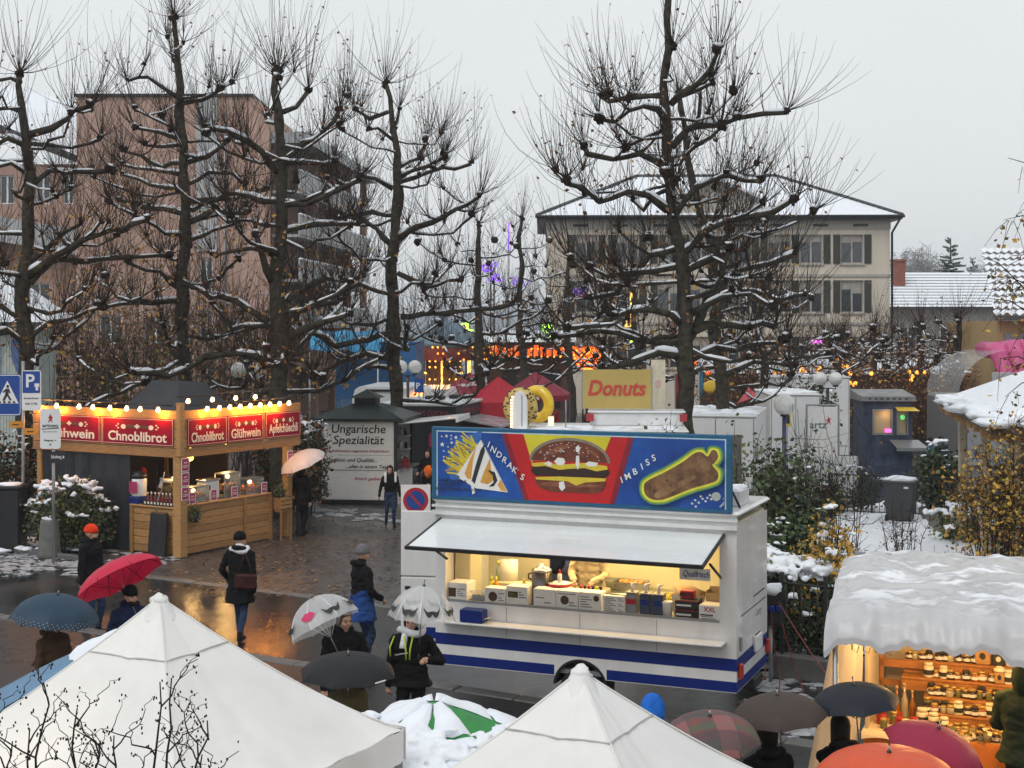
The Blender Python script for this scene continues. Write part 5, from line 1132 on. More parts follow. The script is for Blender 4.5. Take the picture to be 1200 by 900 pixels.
def person(label, loc, face, h=1.75, top=None, bottom=None, shoe=None, hands=None, stride=0.0, head=(0,0), hat=None, hatm=None, coat=0.0, coatm=None, hair=None, bulk=1.0, lean=0.0, skin=None, glove=None, vox=.02, crop=None, sit=False, extra=None, group=None, hair_long=False, beard=False, neckm=None):
    """facing -Y at face=0 (towards the camera), turned by `face` degrees about z; hands = ((x,y,z),(x,y,z)) for right (+x) and left (-x)"""
    root=thing('person',label,'person',loc,R(face),group); k=h/1.75
    top=top or c_black; bottom=bottom or c_jean; shoe=shoe or c_shoe; skin=skin or m_skin; mats=[top,bottom,skin,shoe,glove or skin,coatm or top,neckm or top]
    q=MB(); pr_=[]
    def cap(a,b_,ra,rb,t,sq=None): _cap(q,a,b_,ra,rb,12,sq); pr_.append((Vector(a),Vector(b_),ra,rb,t))
    def ell(c,r_,t): q.ball(c,r_,0,14,9); pr_.append((Vector(c),Vector(c)+Vector((0,0,1e-3)),min(r_),min(r_),t))
    B=bulk; ly=-lean
    pel=Vector((0,0,.95)); ch=Vector((0,ly*.6,1.28)); nk=Vector((0,ly*.95,1.49)); hd=Vector((0,ly*1.1-.02,1.635))
    q.ball(pel,(.175*B,.125*B,.15),0,16,10); pr_.append((pel-Vector((.07,0,0)),pel+Vector((.07,0,0)),.12,.12,1 if not coat else 5))
    for z,rx,ry,t in ((1.08,.165*B,.125*B,0),(1.2,.185*B,.135*B,0),(1.33,.195*B,.14*B,0)):
        c=Vector((0,ly*(z-.95)*1.5,z)); q.ball(c,(rx,ry,.15),0,16,10); pr_.append((c-Vector((.07,0,0)),c+Vector((.07,0,0)),.13,.13,t))
    cap((-.13,ly*.9,1.415),(.13,ly*.9,1.415),.075*B,.075*B,0)
    cap((0,ly*.85+.01,1.44),(0,ly*1.05-.005,1.55),.064,.056,6)
    ell((0,ly+.028,1.515),(.088,.085,.06),6)
    if coat:
        zb=.98-coat; N=18; rings=[]
        for z,rx,ry in ((1.12,.17*B,.14*B),(.95,.185*B,.15*B),(zb+coat*.3,.215*B,.175*B),(zb,.235*B,.19*B)): rings.append([(rx*c,ry*s_+ly*max(0,z-.95),z) for c,s_ in _ell(N)])
        vs=[p for r_ in rings for p in r_]; fs=[]
        for i in range(3):
            for j in range(N): fs.append(((i+1)*N+j,(i+1)*N+(j+1)%N,i*N+(j+1)%N,i*N+j))
        fs.append(tuple(range(N))); fs.append(tuple(3*N+j for j in range(N-1,-1,-1))); q.add(vs,fs)
        for z in np.linspace(zb+.05,1.05,5):
            for x in (-.1,.1): pr_.append((Vector((x,0,z)),Vector((x*.5,0,z)),.13,.13,5))
    for s_ in (1,-1):
        fy=-s_*stride*.5; hip=(s_*.09,0,.90)
        an=Vector((s_*.10,fy,.085+ (.06*abs(stride) if fy>0 else 0))); kn,an=ik(hip,an,.43,.42,(0,-1,.1))
        cap(hip,kn,.088*B**.5,.06,1); cap(kn,an,.06,.045,1)
        toe=an+Vector((s_*.03,-.15,-.055)); heel=an+Vector((0,.04,-.045)); cap(heel,toe,.042,.036,3,(1,.9)); pr_.append((an,an+Vector((0,0,.02)),.05,.05,3))
    hh=hands or ((.27,-.06,.82),(-.27,-.06,.82)); fing=[]
    for s_,t_ in ((1,hh[0]),(-1,hh[1])):
        sh=Vector((s_*.185*B**.5,ly*.9,1.405)); el,wr=ik(sh,Vector(t_),.29,.25,(s_*.6,.7,-.5))
        cap(sh,el,.062*B,.05*B,0); cap(el,wr,.052*B,.042*B,0)
        d=(wr-el).normalized(); pm=wr+d*.05
        cap(wr+d*.01,pm+d*.025,.028,.036,4,(1,.62))
        fing.append((wr,pm+d*.03,d,s_))
    # head
    Rh=Matrix.Translation(hd)@Matrix.Rotation(R(head[0]),4,'Z')@Matrix.Rotation(R(head[1]),4,'X')
    def he(c,r_,t=2):
        q.ball((0,0,0),r_,0,14,9,Rh@Matrix.Translation(c)); w=Rh@Vector(c); pr_.append((w,w+Vector((0,0,1e-3)),min(r_),min(r_),t))
    he((0,.012,.03),(.078,.098,.098)); he((0,-.018,-.03),(.062,.078,.085)); he((0,-.05,-.088),(.034,.034,.03))
    he((0,-.098,-.012),(.014,.022,.024)); he((0,-.086,.028),(.05,.014,.012)); he((.078,.01,-.01),(.012,.024,.03)); he((-.078,.01,-.01),(.012,.024,.03))
    for c,r_ in (((.034,-.07,-.035),(.026,.024,.024)),((-.034,-.07,-.035),(.026,.024,.024)),((0,-.086,-.057),(.024,.014,.014))): he(c,r_)
    if crop is not None: pass
    me=bpy.data.meshes.new('body'); me.from_pydata(q.v,[],q.f)
    o=bpy.data.objects.new('body',me); COL.objects.link(o); o.parent=root; o.scale=(k,k,k)
    rm=o.modifiers.new('r','REMESH'); rm.mode='VOXEL'; rm.voxel_size=vox; sm=o.modifiers.new('s','SMOOTH'); sm.factor=.5; sm.iterations=3 if vox<.03 else 1
    _pend.append((o,pr_,mats,fing,skin,glove))
    # eyes, mouth, hair and hat
    for s_ in (-1,1):
        e=MB(); e.ball((s_*.031,-.088,.006),(.011,.008,.007),0,8,5,Rh); eo=e.build('eye',m_eye,root); eo.scale=(k,k,k)
        if vox<.025: e=MB(); e.tube([(s_*.012,-.096,.026),(s_*.032,-.098,.031),(s_*.05,-.085,.024)],.005,4,0,True,True,Rh); eo=e.build('eyebrow',hair or m_hair,root); eo.scale=(k,k,k)
    e=MB(); e.ball((0,-.099,-.058),(.024,.006,.006),0,8,5,Rh); eo=e.build('mouth',m_lip,root); eo.scale=(k,k,k)
    if beard: e=MB(); e.ball((0,-.05,-.078),(.058,.052,.05),0,12,7,Rh,lump=.15); eo=e.build('beard',hair or m_hair,root); eo.scale=(k,k,k)
    def shell(sc, zc, m_, nm, lump=.0, low=-.1, back=None):
        e=MB(); n=18; prof=[]
        vs=[];fs=[]; K=8
        for i in range(-1,K+1):
            for j in range(n):
                b_=2*math.pi*j/n; fr=math.sin(b_); front=back is not None and fr<back; a0=.42 if front else 0.0
                a=a0+(math.pi/2-a0)*max(i,0)/K
                x=math.cos(b_)*math.cos(a); y=math.sin(b_)*math.cos(a); z=math.sin(a); dr_=0
                if i<0: dr_=.004 if front else low; x*=.93; y*=.93
                p=Vector((x*.082*sc,.012+y*.102*sc,zc+z*.098*sc+dr_)); p*=1+lump*noise.noise(p*30); vs.append(p)
        K+=1
        for i in range(K):
            for j in range(n): fs.append((i*n+j,i*n+(j+1)%n,(i+1)*n+(j+1)%n,(i+1)*n+j))
        fs.append(tuple(range(n-1,-1,-1)))
        e.add(vs,fs,0,True,Rh); eo=e.build(nm,m_,root); eo.scale=(k,k,k); return eo
    if hair: shell(1.10,.035,hair,'hair',.06,-.19 if hair_long else -.10,-.45)
    if hat=='beanie':
        shell(1.16,.045,hatm,'beanie',.02,-.03)
        e=MB(); e.lathe([(.088,.005),(.098,.01),(.1,.04),(.092,.052)],18,0,Rh@Matrix.Translation((0,.01,.012))@Matrix.Diagonal((.96,1.13,1,1))); eo=e.build('beanie_cuff',hatm,root); eo.scale=(k,k,k)
    elif hat=='hood':
        shell(1.34,.02,hatm,'hood',.03,-.15,-.55)
        e=MB(); e.ball((0,.045,-.02),(.112,.118,.165),0,16,10,Rh); eo=e.build('hood_collar',hatm,root); eo.scale=(k,k,k)
    if hat!='hood' and vox<.025:
        e=MB(); e.tube([(.105*math.cos(a),ly+.03+.10*math.sin(a),1.505+.02*math.sin(a)) for a in np.linspace(-.5,3.64,12)],[.02,.03,.036,.042,.046,.05,.05,.046,.042,.036,.03,.02],8); eo=e.build('jacket_collar',top,root); eo.scale=(k,k,k)
    if extra: extra(root,k,Rh)
    return root
def finish_people():
    dg=bpy.context.evaluated_depsgraph_get(); dg.update()
    for o,pr_,mats,fing,skin,glove in _pend:
        me=bpy.data.meshes.new_from_object(o.evaluated_get(dg))
        n=len(me.polygons); c=np.empty(n*3,dtype=np.float32); me.polygons.foreach_get('center',c); c=c.reshape(-1,3)
        best=np.full(n,1e9); idx=np.zeros(n,dtype=np.int32)
        for a,b_,ra,rb,t in pr_:
            a=np.array(a); d=np.array(b_)-a; L=max(float(d@d),1e-9); s=np.clip(((c-a)@d)/L,0,1); ds=np.linalg.norm(c-(a+s[:,None]*d),axis=1)-(ra+(rb-ra)*s)
            m_=ds<best; best[m_]=ds[m_]; idx[m_]=t
        nv=len(me.vertices); vs=np.empty(nv*3,dtype=np.float32); me.vertices.foreach_get('co',vs)
        nr=np.empty(nv*3,dtype=np.float32); me.vertices.foreach_get('normal',nr); vs=vs.reshape(-1,3); nr=nr.reshape(-1,3); sd=len(mats)+o.location.x+float(vs[0][0])*50
        soft=np.zeros(nv,dtype=bool)
        for pi,p_ in enumerate(me.polygons):
            if idx[pi] in (0,1,5,6): soft[list(p_.vertices)]=True
        for i in np.nonzero(soft)[0]:        # cloth folds
            x,y,z=vs[i]; d_=.008*(1-abs(noise.noise(Vector((x*9+sd,y*9,z*15))))*3.2)+.007*noise.noise(Vector((x*4,y*4+sd,z*5))); vs[i]+=nr[i]*d_
        v=[tuple(x) for x in vs.tolist()]; f=[tuple(p.vertices) for p in me.polygons]
        q=MB(); q.v=v; q.f=f; q.m=[int(i) for i in idx]; q.s=[True]*n
        for wr,pm,d,s_ in fing:      # four bent fingers and a thumb rooted in the palm
            up=Vector((0,0,1)); side=d.cross(up); side=side.normalized() if side.length>.01 else Vector((0,1,0)); cu=side.cross(d).normalized()
            for i,L in enumerate((.062,.07,.066,.052)):
                b0=pm+side*(i-1.5)*.017-d*.02; m1=b0+d*(L*.62)-cu*.012; m2=m1+d*(L*.2)-cu*(L*.5); m3=m2-d*(L*.25)-cu*(L*.15)
                q.tube([b0,m1,m2,m3],[.0095,.009,.008,.006],6,4)
            t0=wr+d*.03+side*s_*-.02; q.tube([t0,t0+d*.025-cu*.02-side*s_*.012,t0+d*.05-cu*.04],[.012,.011,.008],6,4)
        old=o.data; o.modifiers.clear(); me2=bpy.data.meshes.new('body'); me2.from_pydata(q.v,[],q.f)
        for m_ in mats: me2.materials.append(m_)
        me2.polygons.foreach_set('material_index',q.m); me2.polygons.foreach_set('use_smooth',q.s); me2.update(); o.data=me2
        bpy.data.meshes.remove(old); bpy.data.meshes.remove(me)
    _pend.clear()
# ---------------- umbrellas
m_shaft=mat('umbrella_shaft',(.5,.5,.5),.3,metal=.8); 
def umbrella(label, hub, rad, dome, tilt=(0,0), m=None, m2=None, n=8, shaft=.75, ribm=None, deco=None, sag=.05, group=None, spin=0, band=None, handle=True, clear=False):
    """hub: the canopy's top; tilt=(degrees, azimuth towards which the axis leans)"""
    root=thing('umbrella',label,'umbrella',hub,0,group)
    ax=Vector((math.cos(R(tilt[1])),math.sin(R(tilt[1])),0)); q_=Vector((0,0,1)).cross(ax)
    root.rotation_mode='QUATERNION'
    from mathutils import Quaternion
    root.rotation_quaternion=Quaternion(q_,R(tilt[0]))@Quaternion((0,0,1),R(spin)) if tilt[0] else Quaternion((0,0,1),R(spin))
    q=MB(); K=7; J=7; vs=[]; fs=[]
    for i in range(K+1):
        t=i/K; th=t*1.0
        for j in range(J+1):
            a=(j/J-.5)*2*math.pi/n; rr=rad*math.sin(th*math.pi/2*.86)/math.sin(math.pi/2*.86); z=-dome*(1-math.cos(th*math.pi/2*.86))/(1-math.cos(math.pi/2*.86))
            u=1-(2*(j/J)-1)**2; rr2=rr*math.cos(math.pi/n)/math.cos(a) if j not in(0,J) else rr
            rr2=rr*(1-.06*u*t); z2=z+sag*u*t*rad*.55*(1 if t<.9 else .9)
            vs.append((rr2*math.cos(a),rr2*math.sin(a),z2))
    for i in range(K):
        for j in range(J): fs.append((i*(J+1)+j,(i+1)*(J+1)+j,(i+1)*(J+1)+j+1,i*(J+1)+j+1))
    q.add(vs,fs,0,True); me=None
    for k in range(n):
        if me is None: o=q.build('canopy_panel',m,root); me=o.data
        elif m2 and k%2: o=MB(); o.v=q.v; o.f=q.f; o.m=q.m; o.s=q.s; o=o.build('canopy_panel',m2,root)
        else: o=link('canopy_panel',me,root)
        o.rotation_euler=(0,0,2*math.pi*k/n)
    rib=MB(); pts=[]
    for i in range(K+1):
        th=i/K; pts.append((rad*math.sin(th*math.pi/2*.86)/math.sin(math.pi/2*.86),0,-dome*(1-math.cos(th*math.pi/2*.86))/(1-math.cos(math.pi/2*.86))-.006))
    pts[-1]=(pts[-1][0]*1.02,0,pts[-1][2]); rib.tube(pts,.005,5); rib.tube([(pts[4][0],0,pts[4][2]),(.02,0,-dome-.12)],.003,4); rm=None
    for k in range(n):
        if rm is None: o=rib.build('rib',ribm or m_dark,root); rm=o.data
        else: o=link('rib',rm,root)
        o.rotation_euler=(0,0,2*math.pi*(k+.5)/n)
    s_=MB(); s_.tube([(0,0,.05),(0,0,-shaft)],.007,6); s_.build('shaft',m_shaft,root)
    s_=MB(); s_.lathe([(.02,-.005),(.018,.008),(.007,.02),(.006,.065),(.002,.075)],8); s_.build('ferrule',m_dark,root)
    if handle: s_=MB(); s_.tube([(0,0,-shaft),(0,0,-shaft-.10),(.02,0,-shaft-.13)],.013,8); s_.build('handle',m_black,root)
    if deco: deco(root,rad,dome,n)
    return root
def dome_pt(rad,dome,t,a,off=.004):
    th=t; rr=rad*math.sin(th*math.pi/2*.86)/math.sin(math.pi/2*.86); z=-dome*(1-math.cos(th*math.pi/2*.86))/(1-math.cos(math.pi/2*.86))
    nz=Vector((rr*math.cos(a)/rad,rr*math.sin(a)/rad,.6)).normalized(); return Vector((rr*math.cos(a),rr*math.sin(a),z))+nz*off
def moustache(root,rad,dome,n,a0,t0=.80,w=.62,name='moustache',m=None,lips=False):
    q=MB()
    top=[];bot=[]
    N=16
    for i in range(N+1):
        x=-1+2*i/N; ax_=abs(x)
        if lips: y1=.05+.45*(1-ax_**1.6)-.16*math.exp(-(x*6)**2); y0=.05-.5*(1-ax_**1.8)
        else:
            mid=-.16*math.sin(math.pi*min(ax_/.8,1))+.42*max(0,(ax_-.5)/.5)**2; th=.24*max(0,1-ax_**2)**.75*(.5+.5*min(1,ax_/.22))+.02; y1=mid+th; y0=mid-th
        top.append((x,y1)); bot.append((x,y0))
    vs=[];fs=[]
    for (x,y1),(_,y0) in zip(top,bot):
        for y in (y0,y1): vs.append(dome_pt(rad,dome,t0-y*.22,a0+x*w*math.pi/n*1.25,.010))
    for i in range(N): fs.append((2*i,2*i+2,2*i+3,2*i+1))
    q.add(vs,fs,0,True); q.build(name,m or m_print,root)
# ================================================================ other stands, tents, fair
m_can = mat('tent_white', (.86,.855,.835), .5, var=.09, scale=1.1, bump=.45, bscale=1.7, tl=.15)
def pagoda(label, peak, zE, hd_, rot, legs=True, m=m_can, lamp=0, exp=1.25, valance=.22, cat='tent', name='market_tent', group=None, seam=True, cap=True, seed=0):
    root=thing(name,label,cat,(peak.x,peak.y,0),R(rot),group); zp=peak.z; N=22
    cor=[Vector((hd_*math.cos(R(90*k)),hd_*math.sin(R(90*k)),0)) for k in range(4)]
    q=MB(); vs=[];fs=[]
    a,b_=cor[0],cor[1]
    for i in range(N+1):
        t=i/N
        for j in range(N+1):
            s_=j/N; p=(a.lerp(b_,s_))*t; rd=1-abs(2*s_-1); sagz=.06*math.sin(math.pi*t)*rd
            z=zE+(zp-zE)*((1-t)**exp)-sagz+.022*t*noise.noise(Vector((p.x*2.2+seed,p.y*2.2,s_*7)))+.014*t*(1-t)*math.sin(s_*34+seed)*(1+noise.noise(Vector((s_*6,t*3,seed))))+.012*math.sin(s_*22)*math.exp(-((t-.95)/.12)**2)
            vs.append((p.x,p.y,z))
    for i in range(N):
        for j in range(N): fs.append((i*(N+1)+j,(i+1)*(N+1)+j,(i+1)*(N+1)+j+1,i*(N+1)+j+1))
    q.add(vs,fs,0,True); vl=MB(); vs=[];fs=[]
    for j in range(N+1):
        p=a.lerp(b_,j/N); o=.012*math.sin(j*1.9)
        for z in (zE,zE-valance): vs.append((p.x*(1.002+o),p.y*(1.002+o),z))
    for j in range(N): fs.append((2*j,2*j+2,2*j+3,2*j+1))
    vl.add(vs,fs,0,True); me=mv=ms=None
    sm_=MB(); pts=[]
    for j in range(13):
        s_=j/12; t=.27-.02*math.sin(math.pi*s_); p=a.lerp(b_,s_)*t; pts.append((p.x,p.y,zE+(zp-zE)*((1-t)**exp)-.06*math.sin(math.pi*t)*(1-abs(2*s_-1))+.006))
    sm_.tube(pts,.006,4)
    rg=MB(); rg.tube([(cor[0]*t).to_tuple()[:2]+(zE+(zp-zE)*((1-t)**exp)+.004,) for t in np.linspace(.03,1,14)],.0055,5)
    for k in range(4):
        for nm,mb,mm in (('canopy_panel',q,m),('valance',vl,m))+((('seam',sm_,mat('seam_grey',(.5,.5,.48),.7)),) if seam else ())+(('ridge_seam',rg,m),):
            key=(id(mb)); 
            if k==0: o=mb.build(nm,mm,root); mb.me=o.data
            else: o=link(nm,mb.me,root)
            o.rotation_euler=(0,0,R(90*k))
    if cap:
        c=MB(); c.ball((0,0,zp-.02),(.055,.055,.045),0,14,8,lump=.5,seed=seed); c.lathe([(.12,zp-.135),(.075,zp-.06),(.05,zp-.01)],16,0,caps=False); c.build('peak_cap',m,root)
    if legs:
        lg=MB(); lg.bbox(-.025,-.025,0,.025,.025,zE,.005); me=None
        for k in range(4):
            if me is None: o=lg.build('leg',m_grey,root); me=o.data
            else: o=link('leg',me,root)
            o.location=cor[k]*.97
    if lamp: light('tent_lamp','POINT',(-.6,-.2,zE-.3),lamp,(1,.72,.4),root,.15)
    return root
pagoda('big white tent canopy with bare shrub twigs before it', P(187,700,9.3), 2.31, 1.67, 18.4, lamp=14, seed=1)
pagoda('white tent canopy with a crusted peak just below the burger trailer wheel', P(680,786,7.8), 2.32, 1.62, 18.4, lamp=5, seed=2)
# ---- parasols with snow
def parasol(label, top, rad, drop, m, seed, lumps=0, n=8, cover=.8):
    rnd=random.Random(seed); root=thing('parasol',label,'parasol',(top.x,top.y,0)); zt=top.z
    f=lambda t,a:(rad*t*math.cos(a),rad*t*math.sin(a),zt-drop*t**1.25)
    q=MB(); vs=[];fs=[]
    for i in range(7):
        for j in range(7): vs.append(f(i/6,(j/6)*2*math.pi/n))
    for i in range(6):
        for j in range(6): fs.append((i*7+j,(i+1)*7+j,(i+1)*7+j+1,i*7+j+1))
    q.add(vs,fs,0,True); me=None
    for k in range(n):
        if me is None: o=q.build('canopy_panel',m,root); me=o.data
        else: o=link('canopy_panel',me,root)
        o.rotation_euler=(0,0,2*math.pi*k/n)
    q=MB(); q.tube([(0,0,0),(0,0,zt-.01)],.025,8); q.build('pole',m_grey,root)
    q=MB()
    for k in range(n): q.tube([f(.05,k*2*math.pi/n),f(1,k*2*math.pi/n)],.012,4)
    for k in range(n):
        for (t0,t1) in ((.04,.36),(.38,.66),(.68,.98)):
            if rnd.random()>cover or (t0>.3 and lumps and k in (3,4)): continue
            a0,a1=(k+.06+rnd.random()*.05)*2*math.pi/n,(k+.95-rnd.random()*.06)*2*math.pi/n; s_=MB(); vs=[];fs=[];NI=6
            for i in range(NI+1):
                for j in range(NI+1):
                    t=t0+(t1-t0)*i/NI+.02*noise.noise(Vector((j*.9,k,t0*9))); a=a0+(a1-a0)*j/NI+.05*noise.noise(Vector((i*.8,k*3,t0*7)))
                    e=0 if i in(0,NI) or j in(0,NI) else 1; x,y,z=f(t,a); vs.append((x,y,z+.004+e*(.045+.03*noise.noise(Vector((x*5,y*5,seed))))))
            for i in range(NI):
                for j in range(NI): fs.append((i*(NI+1)+j,(i+1)*(NI+1)+j,(i+1)*(NI+1)+j+1,i*(NI+1)+j+1))
            s_.add(vs,fs,0,True); s_.build('snow_slab',m_snow,root)
    q.build('ribs',m_grey,root,kind='stuff')
    if lumps:
        q=MB()
        for k in range(lumps):
            a=R(rnd.gauss(245,32)); t=rnd.uniform(.35,1.12); x,y,z=f(t,a); r_=rnd.choice((.012,.018,.025,.035,.05)); q.ball((x,y,z+.03+r_*.3+rnd.random()*.04),(r_*1.35,r_*1.15,r_*.75),0,8,5,lump=.9,seed=k)
        soften(q.build('snow_lumps',m_snow,root,kind='stuff'),.014,3)
    return root
parasol('green parasol under cracked slabs of snow between the two white tents', P(508,822,10.7), 1.25, .55, mat('parasol_green',(.02,.26,.05),.5,var=.2,tl=.15), 3, 800, cover=.9)
parasol('pale blue parasol with a patch of snow beside the big tent', P(150,742,11.6), 1.3, .60, mat('parasol_blue',(.13,.26,.42),.5,var=.15,tl=.15), 5, 0, cover=.45)
# ---- white specialities stand
HS=thing('specialities_stand','white stand lettered in black Gothic script with a dark green pyramid roof','market stand',(-5.62,40.9,0),R(-8)); w_,d_,zw=2.33,2.3,2.50
HSM=Matrix.Translation((-5.62,40.9,0))@Matrix.Rotation(R(-8),4,'Z')
m_stand=mat('stand_panel',(.80,.77,.73),.45,var=.05); m_dgreen=mat('dark_green_roof',(.010,.020,.019),.4,var=.5,scale=2.5,spec=.3)
for z0,z1 in ((.14,1.0),(1.01,1.42),(1.43,2.44)): q=MB(); q.bbox(.09,-.02-(.03 if z0==1.01 else 0),z0,w_-.09,.03,z1,.012); q.build('front_panel',m_stand,HS)
for x,y in ((0,0),(w_-.09,0),(0,d_-.09),(w_-.09,d_-.09)): q=MB(); q.box(x,y-.03,0,x+.09,y+.06,zw); q.build('post',m_dark,HS)
q=MB(); q.box(.09,-.028,0,w_-.09,.03,.138); q.box(.09,.002,.139,w_-.09,.026,.14); q.build('plinth',m_black,HS)
q=MB(); q.box(0,.07,0,.03,d_-.1,zw); q.box(.1,d_-.05,0,w_-.1,d_,zw); q.box(w_-.05,.07,0,w_-.01,d_-.1,1.0); q.build('side_wall',m_stand,HS,kind='stuff')
q=MB(); o=.22; q.add([(-o,-o,zw),(w_+o,-o,zw),(w_+o,d_+o,zw),(-o,d_+o,zw),(.8,.8,zw+.38),(w_-.8,.8,zw+.38),(w_-.8,d_-.8,zw+.38),(.8,d_-.8,zw+.38)],[(0,1,5,4),(1,2,6,5),(2,3,7,6),(3,0,4,7),(4,5,6,7)]); q.box(-o,-o,zw-.08,w_+o,d_+o,zw-.002); q.build('roof',m_dgreen,HS)
q=MB(); q.box(.85,.85,zw+.38,w_-.85,d_-.85,zw+.55); q.build('roof_lantern',m_dgreen,HS); q=MB(); q.add([(.72,.72,zw+.55),(w_-.72,.72,zw+.55),(w_-.72,d_-.72,zw+.55),(.72,d_-.72,zw+.55),(w_/2,d_/2,zw+.80)],[(0,1,4),(1,2,4),(2,3,4),(3,0,4),(3,2,1,0)]); q.build('lantern_cap',m_dgreen,HS)
fl=bpy.data.objects.new('awning_flap',None); COL.objects.link(fl); fl.parent=HS; fl.location=(w_,.1,2.32); fl.rotation_euler=(0,R(-6),0)
q=MB(); q.bbox(.02,0,0,1.75,d_-.3,.05,.015); q.bbox(1.70,-.002,-.10,1.78,d_-.298,.06,.01); q.build('panel',m_white,fl)
m_goth=mat('gothic_ink',(.015,.014,.014),.5); m_redink=mat('red_ink',(.38,.03,.04),.5)
text('Ungarische',.32,m_goth,HS,(1.2,-.024,2.16),width=1.6,bold=.010,shear=.12,sy=1.1); text('Spezialität',.31,m_goth,HS,(1.2,-.024,1.84),width=1.5,bold=.010,shear=.12,sy=1.1)
text('Die beliebteste ungarische Köstlichkeit',.10,m_redink,HS,(1.15,-.024,1.55),width=1.9,bold=.006,shear=.35)
text('Tradition und Qualität...',.15,m_goth,HS,(1.0,-.054,1.29),width=1.5,bold=.012,shear=.3); text('...alles in einem Teig',.14,m_goth,HS,(1.45,-.054,1.10),width=1.25,bold=.012,shear=.3); text('frisch gebacken',.12,m_redink,HS,(1.6,-.024,.75),width=1.05,bold=.01,shear=.35)
q=MB(); q.box(w_-.6,.3,1.0,w_+.25,d_-.3,1.04); q.build('counter',m_steel,HS)
for z in (1.45,1.85): q=MB(); q.box(w_-.5,d_-.5,z,w_-.06,d_-.06,z+.03); q.build('shelf',m_white,HS)
for k in range(9):
    p=HSM@Vector((w_-.45+.14*(k%3),d_-.4+.08*(k%2),(1.042,1.482,1.882)[k//3])); mm=(m_red,m_white,m_print)[k%3]
    t=thing('jar',('red','white','dark')[k%3]+' tin on the '+('counter','middle shelf','top shelf')[k//3]+' inside the specialities stand','jar',p,0,'tins inside the specialities stand'); q=MB(); q.lathe([(.05,0),(.05,.16),(.04,.19)],10); q.build('body',mm,t); q=MB(); q.lathe([(.045,.19),(.045,.22)],10); q.build('lid',m_steel,t)
t=thing('goods_sack','stack of red packets at the open side of the specialities stand','packets',HSM@Vector((w_+.05,.8,1.042)))
for k in range(4): q=MB(); q.bbox(-.1,-.15,.06*k,.14,.15,.06*k+.055,.012); q.build('packet',m_redink,t)
# ---- black pizza trailer
PT=thing('pizza_trailer','black and white food trailer lettered with red capitals along its roof edge','food trailer',(-4.45,46.5,0),R(-12)); L_,D_=2.65,5.0
q=MB(); q.box(0,0,.5,L_,D_,2.1); q.build('body',m_dark,PT); q=MB(); q.box(-.02,-.03,2.08,L_+.02,-.003,2.55,0); q.build('fascia',m_print,PT); q=MB(); q.box(L_+.003,-.03,2.08,L_+.03,D_,2.55); q.build('side_fascia',m_print,PT)
q=MB(); q.bbox(-.06,-.07,2.55,L_+.07,D_+.05,2.64,.02); q.build('roof',m_whited,PT); text("MAMA'S CUCINA",.26,mat('neon_red',(.30,.05,.07),.5),PT,(1.72,-.034,2.32),width=1.5,bold=.01)
text('PIZZA PASTA',.22,MATS['neon_red'],PT,(L_+.034,2.2,2.32),rot=(90,0,90),width=2.4)
for x,y in ((1.0,2.2),(1.6,3.2)): q=MB(); q.bbox(x,y,2.645,x+.6,y+.6,2.78,.03); q.build('roof_vent',m_dark,PT)
q=MB(); q.tube([(L_-.1,4.9,2.64),(L_-.1,4.9,3.05),(L_+.6,4.9,3.05),(L_+.6,4.9,2.2)],.06,4); q.build('sign_frame',m_grey,PT)
fl=bpy.data.objects.new('awning_flap',None); COL.objects.link(fl); fl.parent=PT; fl.location=(L_+.04,.6,2.1); q=MB(); q.add([(0,0,.02),(1.4,0,-.22),(1.4,3.4,-.22),(0,3.4,.02),(0,0,-.03),(1.4,0,-.27),(1.4,3.4,-.27),(0,3.4,-.03)],[(0,1,2,3),(7,6,5,4),(0,4,5,1),(1,5,6,2)]); q.build('panel',mat('glass_flap',(.42,.45,.46),.2,var=.4,scale=2),fl)
w=bpy.data.objects.new('wheel',None); COL.objects.link(w); w.parent=PT; w.location=(-.02,2.5,.33); w.rotation_euler=(0,R(90),0); q=MB(); q.lathe([(.2,-.1),(.33,-.1),(.33,.1),(.2,.1)],18); q.build('tyre',m_black,w)
# ---- white delivery van behind it
DV=thing('delivery_van','white high roofed delivery van parked behind the pizza trailer','van',(-5.95,52,0),R(-4)); q=MB()
prof=[(0,.35),(2.05,.35),(2.1,1.2),(2.0,2.5),(1.9,2.85),(1.75,2.95),(.3,2.95),(.15,2.85),(.05,2.5),(-.05,1.2)]; q.prism(prof,0,4.6); q.build('body',m_white,DV)
for s_ in (0,1): q=MB(); q.bbox(.15+s_*.9,-.03,1.55,1.0+s_*.9,-.002,2.3,.02); q.build('rear_window',m_glass,DV)
q=MB(); q.bbox(.55,-.06,2.78,1.5,-.002,2.86,.01); q.build('brake_light_bar',m_black,DV)
for x in (.0,1.93): q=MB(); q.bbox(x,-.04,1.0,x+.12,-.002,1.5,.01); q.build('tail_light',m_red,DV)
for x in (.15,1.85):
    for y in (.9,3.8): w=MB(); w.lathe([(.2,-.1),(.34,-.1),(.34,.1),(.2,.1)],16,0,Matrix.Translation((x,y,.34))@Matrix.Rotation(R(90),4,'Y')); w.build('wheel',m_black,DV)
SV=thing('delivery_van','second white van with a warm lit rear lamp right of the high roofed one','van',(-4.2,54.5,0),R(-4)); q=MB(); q.prism([(0,.35),(1.9,.35),(1.95,1.2),(1.85,2.5),(1.7,2.75),(.2,2.75),(.05,2.5),(-.05,1.2)],0,4.4); q.build('body',m_white,SV); q=MB(); q.bbox(.1,-.04,2.35,.75,-.002,2.62,.02); q.build('lit_lamp',lamp_mat('amber_lamp',(1,.45,.12),2.2),SV); q=MB(); q.bbox(.9,-.04,1.5,1.7,-.002,2.25,.02); q.build('rear_window',m_glass,SV)
